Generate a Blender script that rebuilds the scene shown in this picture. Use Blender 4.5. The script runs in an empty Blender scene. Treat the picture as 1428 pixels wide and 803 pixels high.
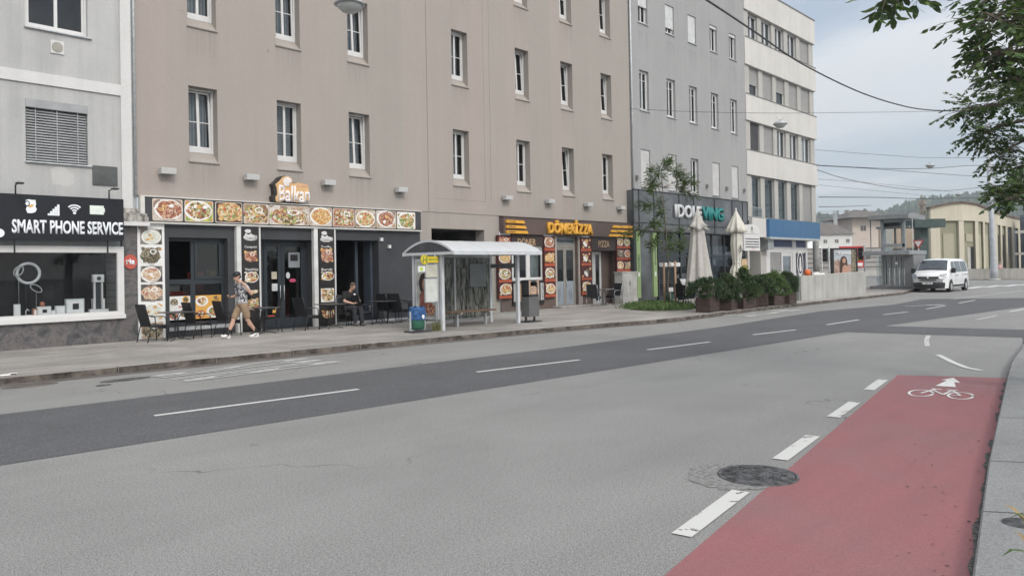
import bpy, bmesh, math, random
from mathutils import Vector, Matrix, Euler
random.seed(7)
S = bpy.context.scene
C = bpy.data.collections.new("place"); S.collection.children.link(C)
PI = math.pi; R = math.radians

# ------------------------------------------------------------------ camera
FPX, CX, CY, HCAM = 1067.0, 714.0, 364.8, 1.81
_y, _p, _r = R(47.12), R(0.57), R(-1.043)
FW = Vector((math.sin(_y)*math.cos(_p), math.cos(_y)*math.cos(_p), math.sin(_p)))
_rt = Vector((math.cos(_y), -math.sin(_y), 0)); _up = _rt.cross(FW)
RT = _rt*math.cos(_r)+_up*math.sin(_r); UP = _up*math.cos(_r)-_rt*math.sin(_r)
CAM = Vector((0, 0, HCAM))
cam = bpy.data.cameras.new("camera"); co = bpy.data.objects.new("camera", cam); C.objects.link(co)
cam.sensor_width = 36; cam.lens = FPX/1428*36; cam.shift_y = -(401.5-CY)/1428; cam.clip_end = 6000; cam.clip_start = .05
co.matrix_world = Matrix(((RT.x, UP.x, -FW.x, 0), (RT.y, UP.y, -FW.y, 0), (RT.z, UP.z, -FW.z, HCAM), (0, 0, 0, 1)))
S.camera = co
# survey helpers: measured photo points carried onto the real planes of the place
def ray(px, py): return FW+RT*((px-CX)/FPX)-UP*((py-CY)/FPX)
def G(px, py, z=0.0):
    d = ray(px, py); t = (z-HCAM)/d.z; return (d.x*t, d.y*t)
def W(px, py, Y):
    d = ray(px, py); t = Y/d.y; return (d.x*t, HCAM+d.z*t)
def at(px, py, depth): return CAM+ray(px, py)*depth
def WR(px0, py0, px1, py1, Y):
    a = W(px0, py0, Y); b = W(px1, py1, Y); return a[0], b[1], b[0], a[1]   # x0,z0,x1,z1

# ------------------------------------------------------------------ materials
MC = {}
def newmat(name):
    m = bpy.data.materials.new(name); m.use_nodes = True; nt = m.node_tree
    b = nt.nodes['Principled BSDF']; return m, nt, b
def N(nt, t, **k):
    n = nt.nodes.new(t)
    for a, v in k.items():
        if a in n.inputs.keys(): n.inputs[a].default_value = v
        else: setattr(n, a, v)
    return n
def mathn(nt, op, a, b=None, c=None):
    n = nt.nodes.new('ShaderNodeMath'); n.operation = op
    for i, v in enumerate((a, b, c)):
        if v is None: continue
        if isinstance(v, (int, float)): n.inputs[i].default_value = v
        else: nt.links.new(v, n.inputs[i])
    return n.outputs[0]
def noise(nt, vec, scale, detail=4, rough=.55, dist=0.0):
    n = nt.nodes.new('ShaderNodeTexNoise'); n.inputs['Scale'].default_value = scale
    n.inputs['Detail'].default_value = detail; n.inputs['Roughness'].default_value = rough
    n.inputs['Distortion'].default_value = dist
    if vec is not None: nt.links.new(vec, n.inputs['Vector'])
    return n.outputs['Fac']
def ramp(nt, fac, stops, interp='LINEAR'):
    r = nt.nodes.new('ShaderNodeValToRGB'); e = r.color_ramp.elements; r.color_ramp.interpolation = interp
    while len(e) > len(stops): e.remove(e[-1])
    while len(e) < len(stops): e.new(.5)
    for i, (p, c) in enumerate(stops):
        e[i].position = p; e[i].color = (*c, 1) if len(c) == 3 else c
    nt.links.new(fac, r.inputs['Fac']); return r.outputs['Color']
def mixc(nt, fac, a, b, mode='MIX'):
    n = nt.nodes.new('ShaderNodeMix'); n.data_type = 'RGBA'; n.blend_type = mode
    for s, v in ((n.inputs[0], fac), (n.inputs[6], a), (n.inputs[7], b)):
        if isinstance(v, (int, float)): s.default_value = v
        elif isinstance(v, tuple): s.default_value = (*v, 1) if len(v) == 3 else v
        else: nt.links.new(v, s)
    return n.outputs[2]
def coords(nt, sc=(1, 1, 1), kind='Object'):
    t = nt.nodes.new('ShaderNodeTexCoord'); m = nt.nodes.new('ShaderNodeMapping'); m.inputs['Scale'].default_value = sc
    nt.links.new(t.outputs[kind], m.inputs['Vector']); return m.outputs['Vector']
def bump(nt, b, h, strength=.3, dist=.01):
    n = nt.nodes.new('ShaderNodeBump'); n.inputs['Strength'].default_value = strength; n.inputs['Distance'].default_value = dist
    nt.links.new(h, n.inputs['Height']); nt.links.new(n.outputs['Normal'], b.inputs['Normal'])
def mat(name, col, rough=.7, metal=0.0, var=.1, vs=3.0, bmp=0.0, bs=60.0, spec=.4, stretch=(1, 1, 1), coat=0.0):
    if name in MC: return MC[name]
    m, nt, b = newmat(name); v = coords(nt, stretch)
    f = noise(nt, v, vs, 5, .6)
    lo = tuple(c*(1-var*1.6) for c in col); hi = tuple(min(1, c*(1+var)) for c in col)
    c = ramp(nt, f, [(.3, lo), (.7, hi)]); nt.links.new(c, b.inputs['Base Color'])
    b.inputs['Roughness'].default_value = rough; b.inputs['Metallic'].default_value = metal
    b.inputs['Specular IOR Level'].default_value = spec; b.inputs['Coat Weight'].default_value = coat
    if bmp: bump(nt, b, noise(nt, v, bs, 3), bmp, .01)
    MC[name] = m; return m
def food(name, cols, scale=16.0):
    if name in MC: return MC[name]
    m, nt, b = newmat(name); v = coords(nt)
    vo = nt.nodes.new('ShaderNodeTexVoronoi'); vo.inputs['Scale'].default_value = scale
    w = nt.nodes.new('ShaderNodeTexNoise'); w.inputs['Scale'].default_value = scale*.5
    nt.links.new(v, w.inputs['Vector']); va = nt.nodes.new('ShaderNodeVectorMath'); va.operation = 'MULTIPLY_ADD'
    nt.links.new(w.outputs['Color'], va.inputs[0]); va.inputs[1].default_value = (.12, .12, .12); nt.links.new(v, va.inputs[2])
    nt.links.new(va.outputs[0], vo.inputs['Vector'])
    sp = nt.nodes.new('ShaderNodeSeparateColor'); nt.links.new(vo.outputs['Color'], sp.inputs[0])
    n = len(cols); c = ramp(nt, sp.outputs[0], [(i/n, q) for i, q in enumerate(cols)], 'CONSTANT')
    c2 = mixc(nt, .55, c, ramp(nt, noise(nt, v, scale*2.4, 5), [(.3, (.25, .2, .18)), (.7, (1, 1, 1))]), 'MULTIPLY')
    nt.links.new(c2, b.inputs['Base Color']); b.inputs['Roughness'].default_value = .35; MC[name] = m; return m
def asphalt(name, col, grain=.35, blot=.16, bs=.5, crack=0.0, patches=0.0):
    m, nt, b = newmat(name); v = coords(nt)
    g = noise(nt, v, 110, 2, .9); g2 = noise(nt, v, 38, 4, .8); bl = noise(nt, v, bs, 6, .62, .4); bl2 = noise(nt, v, bs*.23, 3, .5)
    vs2 = coords(nt, (.12, 1, 1)); st = noise(nt, vs2, 1.6, 4, .6)
    c = ramp(nt, g, [(.40, tuple(x*(1-grain) for x in col)), (.5, col), (.61, tuple(min(1, x*(1+grain*1.3)) for x in col))])
    c = mixc(nt, .9, c, ramp(nt, g2, [(.3, (.66, .66, .67)), (.7, (1.22, 1.22, 1.22))]), 'MULTIPLY')
    c = mixc(nt, 1., c, ramp(nt, bl, [(.3, (1-blot*1.3,)*3), (.7, (1+blot*.4,)*3)]), 'MULTIPLY')
    c = mixc(nt, 1., c, ramp(nt, bl2, [(.35, (1-blot*.6,)*3), (.65, (1, 1, 1))]), 'MULTIPLY')
    c = mixc(nt, 1., c, ramp(nt, st, [(.3, (1-blot*.8,)*3), (.62, (1, 1, 1))]), 'MULTIPLY')
    dr = noise(nt, v, 3.1, 2, .4); c = mixc(nt, 1., c, ramp(nt, dr, [(.185, (.72,)*3), (.235, (1, 1, 1))]), 'MULTIPLY')
    dr = noise(nt, v, 11, 1, .3); c = mixc(nt, 1., c, ramp(nt, dr, [(.14, (.62,)*3), (.17, (1, 1, 1))]), 'MULTIPLY')
    if crack:
        vo = nt.nodes.new('ShaderNodeTexVoronoi'); vo.feature = 'DISTANCE_TO_EDGE'; vo.inputs['Scale'].default_value = .22
        wn = nt.nodes.new('ShaderNodeTexNoise'); wn.inputs['Scale'].default_value = 1.4; nt.links.new(v, wn.inputs['Vector'])
        va = nt.nodes.new('ShaderNodeVectorMath'); va.operation = 'MULTIPLY_ADD'; nt.links.new(wn.outputs['Color'], va.inputs[0])
        va.inputs[1].default_value = (1.1, 1.1, 1.1); nt.links.new(v, va.inputs[2]); nt.links.new(va.outputs[0], vo.inputs['Vector'])
        k = ramp(nt, vo.outputs['Distance'], [(0, (1, 1, 1)), (.0035, (0, 0, 0))]); msk = ramp(nt, noise(nt, v, .35, 2), [(.5, (0, 0, 0)), (.56, (1, 1, 1))])
        k = mixc(nt, 1., k, msk, 'MULTIPLY'); kk = nt.nodes.new('ShaderNodeRGBToBW'); nt.links.new(k, kk.inputs[0])
        c = mixc(nt, mathn(nt, 'MULTIPLY', kk.outputs[0], crack), c, tuple(x*.35 for x in col))
    nt.links.new(c, b.inputs['Base Color']); b.inputs['Roughness'].default_value = .85; b.inputs['Specular IOR Level'].default_value = .25
    bump(nt, b, g2, .45, .006); MC[name] = m; return m
def glass(name, tint=(.55, .6, .62), refl=.9, rough=.02):
    """window glass: fresnel mirror over a tinted see-through layer"""
    m, nt, b = newmat(name); nt.nodes.remove(b); out = nt.nodes['Material Output']
    tr = N(nt, 'ShaderNodeBsdfTransparent'); tr.inputs[0].default_value = (*tint, 1)
    gl = N(nt, 'ShaderNodeBsdfGlossy'); gl.inputs['Roughness'].default_value = rough; gl.inputs[0].default_value = (.9, .93, .95, 1)
    v = coords(nt); nn = noise(nt, v, .8, 2); bp = nt.nodes.new('ShaderNodeBump'); bp.inputs['Strength'].default_value = .05
    nt.links.new(nn, bp.inputs['Height']); nt.links.new(bp.outputs[0], gl.inputs['Normal'])
    fr = N(nt, 'ShaderNodeLayerWeight'); fr.inputs[0].default_value = .5
    mx = N(nt, 'ShaderNodeMixShader'); k = mathn(nt, 'MULTIPLY_ADD', mathn(nt, 'POWER', fr.outputs['Facing'], 4.0), refl, refl*.06)
    nt.links.new(k, mx.inputs[0]); nt.links.new(tr.outputs[0], mx.inputs[1]); nt.links.new(gl.outputs[0], mx.inputs[2])
    nt.links.new(mx.outputs[0], out.inputs['Surface']); MC[name] = m; return m

def plaster(name, col, col2, band=0.0, stain=.12, drips=None, sc=1.0):
    m, nt, b = newmat(name); v = coords(nt)
    sx = nt.nodes.new('ShaderNodeSeparateXYZ'); nt.links.new(v, sx.inputs[0])
    n1 = noise(nt, v, .7*sc, 5, .6); c = ramp(nt, n1, [(.3, col), (.7, col2)])
    if band:
        wn = nt.nodes.new('ShaderNodeTexWhiteNoise'); wn.noise_dimensions = '1D'
        nt.links.new(mathn(nt, 'FLOOR', mathn(nt, 'MULTIPLY_ADD', sx.outputs[0], .74, .35)), wn.inputs['W'])
        c = mixc(nt, band, c, ramp(nt, wn.outputs['Value'], [(0, tuple(x*y for x, y in zip(col, (.96, 1.0, .99)))), (1, tuple(x*y for x, y in zip(col2, (1.07, 1.0, .99))))]))
    vs = coords(nt, (3.2, 3.2, .16)); s = noise(nt, vs, 1.1, 5, .65)
    c = mixc(nt, 1., c, ramp(nt, s, [(.28, (1-stain,)*3), (.6, (1, 1, 1))]), 'MULTIPLY')
    if drips:   # rain streaks hanging below the sills
        xs_, z0_, dz_ = drips; mk = None
        for xc in xs_:
            q = mathn(nt, 'SUBTRACT', .50, mathn(nt, 'ABSOLUTE', mathn(nt, 'SUBTRACT', sx.outputs[0], xc))); q = mathn(nt, 'MULTIPLY', mathn(nt, 'MAXIMUM', q, 0.0), 9.0); q = mathn(nt, 'MINIMUM', q, 1.0); mk = q if mk is None else mathn(nt, 'MAXIMUM', mk, q)
        fr_ = mathn(nt, 'FRACT', mathn(nt, 'DIVIDE', mathn(nt, 'ADD', mathn(nt, 'SUBTRACT', sx.outputs[2], z0_), dz_), dz_)); fr_ = mathn(nt, 'MAXIMUM', mathn(nt, 'MULTIPLY_ADD', fr_, 3.2, -2.2), 0.0)
        stn = ramp(nt, noise(nt, coords(nt, (9, 9, .35)), 1.3, 4, .7), [(.38, (0, 0, 0)), (.62, (1, 1, 1))]); bb_ = nt.nodes.new('ShaderNodeRGBToBW'); nt.links.new(stn, bb_.inputs[0])
        c = mixc(nt, mathn(nt, 'MULTIPLY', mathn(nt, 'MULTIPLY', mk, fr_), mathn(nt, 'MULTIPLY', bb_.outputs[0], .30)), c, tuple(x*.55 for x in col))
    f = noise(nt, v, 24, 4, .7); c = mixc(nt, 1., c, ramp(nt, f, [(.3, (.93,)*3), (.6, (1.02,)*3)]), 'MULTIPLY')
    sp = noise(nt, v, 5, 2, .5); c = mixc(nt, 1., c, ramp(nt, sp, [(.2, (.8,)*3), (.27, (1,)*3)]), 'MULTIPLY')
    nt.links.new(c, b.inputs['Base Color']); b.inputs['Roughness'].default_value = .92; b.inputs['Specular IOR Level'].default_value = .15
    bump(nt, b, noise(nt, v, 90, 3), .25, .004); MC[name] = m; return m
def striped(name, a, b_, freq, axis=2, duty=.3, rough=.6):
    m, nt, b = newmat(name); v = coords(nt); sx = nt.nodes.new('ShaderNodeSeparateXYZ'); nt.links.new(v, sx.inputs[0])
    f = mathn(nt, 'FRACT', mathn(nt, 'MULTIPLY', sx.outputs[axis], freq))
    c = ramp(nt, f, [(0, b_), (duty*.5, b_), (duty, a), (.9, a), (1, b_)])
    c = mixc(nt, 1., c, ramp(nt, noise(nt, v, 2.5, 4), [(.3, (.86,)*3), (.7, (1.04,)*3)]), 'MULTIPLY')
    nt.links.new(c, b.inputs['Base Color']); b.inputs['Roughness'].default_value = rough; MC[name] = m; return m

M_road = asphalt('asphalt_light', (.272, .270, .260), .42, .09, .45, crack=.8)
M_dark = asphalt('asphalt_dark', (.118, .119, .124), .5, .10, .6)
M_pave = asphalt('pavement_asphalt', (.40, .38, .355), .22, .26, .7, crack=.5)
M_rpave = asphalt('pavement_slabs', (.285, .29, .288), .22, .14, .9)
M_ground = asphalt('ground_grey', (.24, .24, .235), .2, .15, .1)
M_gutter = mat('gutter_dirt', (.13, .115, .105), .95, var=.25, vs=3, bmp=.4)
M_rubble = mat('gutter_rubble', (.10, .095, .09), .95, var=.9, vs=38, bmp=.9, bs=45)
M_kerb = mat('kerb_granite', (.24, .225, .205), .9, var=.4, vs=5, bmp=.4, bs=60)
M_kerbf = mat('kerb_face_grimy', (.125, .108, .095), .95, var=.55, vs=4, bmp=.5, bs=50)
M_cover = mat('cast_iron_cover', (.105, .105, .108), .6, .2, var=.6, vs=9, bmp=.3, bs=40)
def worn_paint(name, col, wear=.32, soft=.05):
    m, nt, b = newmat(name); v = coords(nt); out = nt.nodes['Material Output']
    n1 = noise(nt, v, 5.5, 6, .7); g = noise(nt, v, 120, 2, .8)
    c = ramp(nt, g, [(.3, tuple(x*.84 for x in col)), (.65, col)]); nt.links.new(c, b.inputs['Base Color']); b.inputs['Roughness'].default_value = .75
    tr = N(nt, 'ShaderNodeBsdfTransparent'); mx = N(nt, 'ShaderNodeMixShader')
    k = ramp(nt, n1, [(wear-soft, (0, 0, 0)), (wear, (1, 1, 1))]); bw = nt.nodes.new('ShaderNodeRGBToBW'); nt.links.new(k, bw.inputs[0])
    nt.links.new(bw.outputs[0], mx.inputs[0]); nt.links.new(tr.outputs[0], mx.inputs[1]); nt.links.new(b.outputs[0], mx.inputs[2])
    nt.links.new(mx.outputs[0], out.inputs['Surface']); MC[name] = m; return m
M_paint = worn_paint('road_paint', (.60, .60, .575), .405, .012)
M_paint2 = worn_paint('road_paint_faded', (.50, .50, .48), .45, .2)
M_bus = worn_paint('road_paint_bus', (.44, .44, .43), .52, .3)
M_paint3 = worn_paint('road_paint_thin', (.60, .60, .585), .37, .1)
def redmat():
    m, nt, b = newmat('red_lane'); v = coords(nt)
    n1 = noise(nt, v, .55, 6, .6, .5); n2 = noise(nt, v, 130, 2, .8); n3 = noise(nt, coords(nt, (.25, 1.6, 1)), 2.0, 5, .65); n4 = noise(nt, v, 8, 5, .7)
    c = ramp(nt, n1, [(.32, (.250, .122, .125)), (.55, (.270, .108, .113)), (.75, (.282, .120, .125))])
    c = mixc(nt, 1., c, ramp(nt, n3, [(.3, (.90, .93, .93)), (.6, (1.02, 1, 1))]), 'MULTIPLY')
    c = mixc(nt, .9, c, ramp(nt, n2, [(.38, (.80, .80, .80)), (.62, (1.16, 1.16, 1.16))]), 'MULTIPLY')
    c = mixc(nt, 1., c, ramp(nt, n4, [(.22, (.62, .64, .66)), (.3, (1, 1, 1))]), 'MULTIPLY')
    nt.links.new(c, b.inputs['Base Color']); b.inputs['Roughness'].default_value = .8; bump(nt, b, noise(nt, v, 50, 3), .3, .005); return m
M_red = redmat()
M_plB = plaster('plaster_taupe', (.340, .309, .285), (.365, .333, .308), band=.45, stain=.04, drips=([9.895, 12.605, 15.215, 19.855, 23.365, 26.295, 29.235], 4.93, 3.82))
M_plBr = plaster('plaster_taupe_reveal', (.340, .309, .282), (.360, .329, .302), stain=.08)
M_plA = plaster('plaster_grey_shop', (.43, .433, .43), (.48, .483, .48), stain=.16, sc=1.8)
M_plAw = plaster('plaster_white_band', (.60, .605, .60), (.64, .64, .635), stain=.08)
M_patch = plaster('plaster_patch', (.50, .495, .48), (.53, .525, .515), stain=.05)
M_plC = plaster('plaster_grey', (.325, .325, .328), (.35, .35, .352), stain=.06, drips=([32.5, 35.04, 37.34, 39.75, 42.06], 1.7, 3.95))
M_plD = plaster('plaster_offwhite', (.56, .55, .53), (.61, .60, .575), stain=.10)
M_plDp = plaster('concrete_pier', (.42, .41, .385), (.47, .46, .435), stain=.12)
M_white = mat('white_plastic', (.64, .64, .635), .35, var=.04)
M_whitem = mat('white_metal', (.46, .465, .46), .4, var=.06)
M_steel = mat('steel_grey', (.44, .46, .47), .45, .5, var=.12)
M_galv = mat('galvanised', (.50, .53, .54), .5, .3, var=.15, vs=9)
M_dgrey = mat('dark_grey_paint', (.050, .052, .058), .6, var=.12, vs=1.6, bmp=.1)
M_anth = mat('anthracite_frame', (.030, .038, .046), .4, var=.1)
M_black = mat('black_paint', (.016, .016, .018), .5, var=.1)
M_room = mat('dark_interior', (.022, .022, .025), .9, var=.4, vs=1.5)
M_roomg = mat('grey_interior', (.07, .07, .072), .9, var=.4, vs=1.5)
M_brown = mat('brown_fascia', (.105, .076, .068), .55, var=.08, vs=1.2)
M_brownd = mat('dark_brown_fascia', (.052, .036, .033), .5, var=.1)
M_yel = mat('ochre_letters', (.70, .36, .045), .5, var=.06)
M_gold = mat('beige_letters', (.55, .38, .22), .5, var=.05)
M_lorng = mat('orange_caption', (.50, .115, .055), .5, var=.12, vs=14)
M_dred = mat('dark_red_print', (.085, .022, .022), .45, var=.3, vs=6)
M_glass = glass('window_glass', (.50, .54, .56))
M_glassd = glass('dark_shop_glass', (.30, .33, .35))
M_clear = glass('clear_glass', (.86, .90, .90), .6)
M_shopgl = glass('display_glass', (.80, .82, .83), .45)
M_curt = striped('net_curtain', (.62, .63, .63), (.32, .33, .34), 11, 0, .5)
M_blind = striped('white_blind', (.60, .61, .61), (.28, .29, .30), 15, 2, .35)
M_blindg = striped('grey_blind', (.34, .335, .325), (.20, .20, .195), 26, 2, .4)
M_shut = striped('roller_shutter', (.56, .56, .555), (.30, .30, .30), 18, 2, .25)
M_rattan = mat('black_rattan', (.022, .023, .027), .6, var=.35, vs=60, bmp=.6, bs=90)
M_rattang = mat('charcoal_rattan', (.045, .05, .058), .6, var=.3, vs=60, bmp=.6, bs=90)
M_tube = mat('dark_tube', (.035, .036, .04), .4, .4, var=.1)
M_chrome = mat('silver_tube', (.50, .51, .52), .25, .9, var=.05)
M_skin = mat('skin', (.50, .31, .235), .55, var=.08, vs=8)
M_wood = mat('bench_wood', (.17, .105, .07), .7, var=.3, vs=6, stretch=(.3, 4, 4))
M_stake = mat('stake_wood', (.42, .27, .18), .8, var=.15, vs=5, stretch=(4, 4, .4))
M_bark = mat('bark', (.16, .135, .11), .95, var=.35, vs=14, bmp=.8, bs=30, stretch=(1, 1, .3))

# ------------------------------------------------------------------ mesh builder
class MB:
    def __init__(s): s.v = []; s.f = []; s.m = []; s.sm = []
    def face(s, pts, mi=0, smooth=False):
        i = len(s.v); s.v += [tuple(p) for p in pts]; s.f.append(tuple(range(i, i+len(pts)))); s.m.append(mi); s.sm.append(smooth)
    def box(s, x0, y0, z0, x1, y1, z1, mi=0, M=None):
        x0, x1 = sorted((x0, x1)); y0, y1 = sorted((y0, y1)); z0, z1 = sorted((z0, z1))
        P = [Vector(p) for p in ((x0, y0, z0), (x1, y0, z0), (x1, y1, z0), (x0, y1, z0), (x0, y0, z1), (x1, y0, z1), (x1, y1, z1), (x0, y1, z1))]
        if M is not None: P = [M @ p for p in P]
        i = len(s.v); s.v += [tuple(p) for p in P]
        for f in ((0, 3, 2, 1), (4, 5, 6, 7), (0, 1, 5, 4), (1, 2, 6, 5), (2, 3, 7, 6), (3, 0, 4, 7)):
            s.f.append(tuple(i+k for k in f)); s.m.append(mi); s.sm.append(False)
        return s
    def prism(s, poly, y0, y1, mi=0, ax='Y', smooth=False, mi_side=None):
        """poly in XZ extruded along Y ('Y'), in XY along Z ('Z'), in YZ along X ('X')"""
        def T(a, b, d): return {'Y': (a, d, b), 'Z': (a, b, d), 'X': (d, a, b)}[ax]
        n = len(poly); i = len(s.v)
        s.v += [T(a, b, y0) for a, b in poly]+[T(a, b, y1) for a, b in poly]
        s.f.append(tuple(i+k for k in range(n))); s.m.append(mi); s.sm.append(False)
        s.f.append(tuple(i+n+k for k in reversed(range(n)))); s.m.append(mi); s.sm.append(False)
        ms = mi if mi_side is None else mi_side
        for k in range(n):
            j = (k+1) % n; s.f.append((i+k, i+n+k, i+n+j, i+j)); s.m.append(ms); s.sm.append(smooth)
        return s
    def tube(s, pts, r, n=8, mi=0, caps=True, smooth=True):
        pts = [Vector(p) for p in pts]; rs = r if isinstance(r, (list, tuple)) else [r]*len(pts)
        i0 = len(s.v); ref = None
        for k, p in enumerate(pts):
            d = (pts[min(k+1, len(pts)-1)]-pts[max(k-1, 0)]).normalized()
            if ref is None: ref = Vector((0, 0, 1)) if abs(d.z) < .9 else Vector((1, 0, 0))
            u = (ref-d*ref.dot(d)).normalized(); ref = u; w = d.cross(u)
            for j in range(n):
                a = 2*PI*j/n; s.v.append(tuple(p+u*math.cos(a)*rs[k]+w*math.sin(a)*rs[k]))
        for k in range(len(pts)-1):
            for j in range(n):
                a = i0+k*n+j; b = i0+k*n+(j+1) % n; s.f.append((a, b, b+n, a+n)); s.m.append(mi); s.sm.append(smooth)
        if caps:
            s.f.append(tuple(i0+j for j in reversed(range(n)))); s.m.append(mi); s.sm.append(False)
            e = i0+(len(pts)-1)*n; s.f.append(tuple(e+j for j in range(n))); s.m.append(mi); s.sm.append(False)
        return s
    def lathe(s, prof, c=(0, 0, 0), n=20, mi=0, ax='Z', smooth=True):
        i0 = len(s.v)
        for (r, h) in prof:
            for j in range(n):
                a = 2*PI*j/n; p = (r*math.cos(a), r*math.sin(a), h)
                if ax == 'Y': p = (p[0], p[2], p[1])
                if ax == 'X': p = (p[2], p[0], p[1])
                s.v.append((c[0]+p[0], c[1]+p[1], c[2]+p[2]))
        for k in range(len(prof)-1):
            for j in range(n):
                a = i0+k*n+j; b = i0+k*n+(j+1) % n; s.f.append((a, b, b+n, a+n)); s.m.append(mi); s.sm.append(smooth)
        s.f.append(tuple(i0+j for j in range(n))); s.m.append(mi); s.sm.append(False)
        e = i0+(len(prof)-1)*n; s.f.append(tuple(e+j for j in range(n))); s.m.append(mi); s.sm.append(False)
        return s
    def build(s, name, mats, parent=None, bev=0.0, origin=None, fix=True):
        me = bpy.data.meshes.new(name); o0 = Vector(origin) if origin else Vector((0, 0, 0))
        me.from_pydata([tuple(Vector(p)-o0) for p in s.v], [], s.f)
        mats = mats if isinstance(mats, (list, tuple)) else [mats]
        for m in mats: me.materials.append(m)
        me.polygons.foreach_set('material_index', s.m); me.polygons.foreach_set('use_smooth', s.sm)
        if fix or bev:
            bm = bmesh.new(); bm.from_mesh(me)
            if fix: bmesh.ops.recalc_face_normals(bm, faces=bm.faces)
            if bev: bmesh.ops.bevel(bm, geom=[e for e in bm.edges if len(e.link_faces) == 2 and e.calc_face_angle(0) > .6], offset=bev, segments=1, affect='EDGES')
            bm.to_mesh(me); bm.free()
        me.update(); o = bpy.data.objects.new(name, me); C.objects.link(o); o.location = o0
        if parent is not None: par(o, parent)
        return o
def wmat(o):
    m = o.matrix_basis.copy()
    if o.parent: m = wmat(o.parent) @ o.matrix_parent_inverse @ m
    return m
def par(o, p): o.parent = p; o.matrix_parent_inverse = wmat(p).inverted()
def tag(o, label=None, cat=None, group=None, kind=None):
    if label: o['label'] = label
    if cat: o['category'] = cat
    if group: o['group'] = group
    if kind: o['kind'] = kind
    return o
def thing(name, label, cat, loc=(0, 0, 0), group=None):
    o = bpy.data.objects.new(name, None); C.objects.link(o); o.location = loc; o.empty_display_size = .2
    return tag(o, label, cat, group)
def kids(o): return [c for c in C.objects if c.parent is o]
def copy_tree(o, parent=None):
    c = o.copy(); C.objects.link(c)
    if parent is not None: c.parent = parent
    for ch in kids(o): copy_tree(ch, c)
    return c
def place(proto, used, loc, rz, label, group=None, sc=None):
    o = proto if not used else copy_tree(proto)
    o.location = loc; o.rotation_euler = (0, 0, rz); o['label'] = label
    if group: o['group'] = group
    if sc: o.scale = (sc, sc, sc)
    return o
def text(name, s_, rect, Y, m, parent, ext=.01, bold=.0, basis=None, shear=0.0, keep=False):
    """lettering fitted to rect (x0,z0,x1,z1) on the plane Y, facing -Y; basis=(origin,u,v,n) for other planes"""
    cu = bpy.data.curves.new(name, 'FONT'); cu.body = s_; cu.size = 1; cu.offset = bold; cu.resolution_u = 3; cu.shear = shear
    t = bpy.data.objects.new(name, cu); C.objects.link(t); dg = bpy.context.evaluated_depsgraph_get()
    me = bpy.data.meshes.new_from_object(t.evaluated_get(dg)); bpy.data.objects.remove(t)
    xs = [v.co.x for v in me.vertices]; ys = [v.co.y for v in me.vertices]
    x0, x1, y0, y1 = min(xs), max(xs), min(ys), max(ys); a0, b0, a1, b1 = rect
    if basis is None: org, u, v_, n = Vector((0, Y, 0)), Vector((1, 0, 0)), Vector((0, 0, 1)), Vector((0, -1, 0))
    else: org, u, v_, n = [Vector(q) for q in basis]
    bm = bmesh.new(); bm.from_mesh(me)
    if ext:
        r_ = bmesh.ops.extrude_face_region(bm, geom=bm.faces[:])
        for e in r_['geom']:
            if isinstance(e, bmesh.types.BMVert): e.co.z += 1
    for vt in bm.verts:
        a = a0+(vt.co.x-x0)/(x1-x0)*(a1-a0); b = b0+(vt.co.y-y0)/(y1-y0)*(b1-b0)
        vt.co = org+u*a+v_*b+n*(ext if vt.co.z > .5 else 0)
    bmesh.ops.recalc_face_normals(bm, faces=bm.faces); bm.to_mesh(me); bm.free()
    me.materials.clear(); me.materials.append(m); o = bpy.data.objects.new(name, me); C.objects.link(o)
    if parent is not None: par(o, parent)
    return o
def ell(cx, cz, rx, rz, n=20, jit=0.0, rnd=random):
    return [(cx+rx*math.cos(2*PI*i/n)*(1+rnd.uniform(-jit, jit)), cz+rz*math.sin(2*PI*i/n)*(1+rnd.uniform(-jit, jit))) for i in range(n)]
def wall_holes(mb, x0, x1, z0, z1, Y, holes, mi=0, rmi=0):
    """wall face on Y facing -Y with openings (x0,z0,x1,z1,depth,sill_rise) and their reveals"""
    xs = sorted({x0, x1, *[h[0] for h in holes], *[h[2] for h in holes]}); zs = sorted({z0, z1, *[h[1] for h in holes], *[h[3] for h in holes]})
    xs = [x for x in xs if x0 <= x <= x1]; zs = [z for z in zs if z0 <= z <= z1]
    for a, b in zip(xs, xs[1:]):
        for c, d in zip(zs, zs[1:]):
            mx, mz = (a+b)/2, (c+d)/2
            if any(h[0] < mx < h[2] and h[1] < mz < h[3] for h in holes): continue
            mb.face([(a, Y, c), (b, Y, c), (b, Y, d), (a, Y, d)], mi)
    for h in holes:
        a, c, b, d, dp, rise = h; Z = Y+dp
        mb.face([(a, Y, c), (a, Y, d), (a, Z, d), (a, Z, c+rise)], rmi); mb.face([(b, Y, c), (b, Z, c+rise), (b, Z, d), (b, Y, d)], rmi)
        mb.face([(a, Y, d), (b, Y, d), (b, Z, d), (a, Z, d)], rmi); mb.face([(a, Y, c), (a, Z, c+rise), (b, Z, c+rise), (b, Y, c)], rmi)

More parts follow.
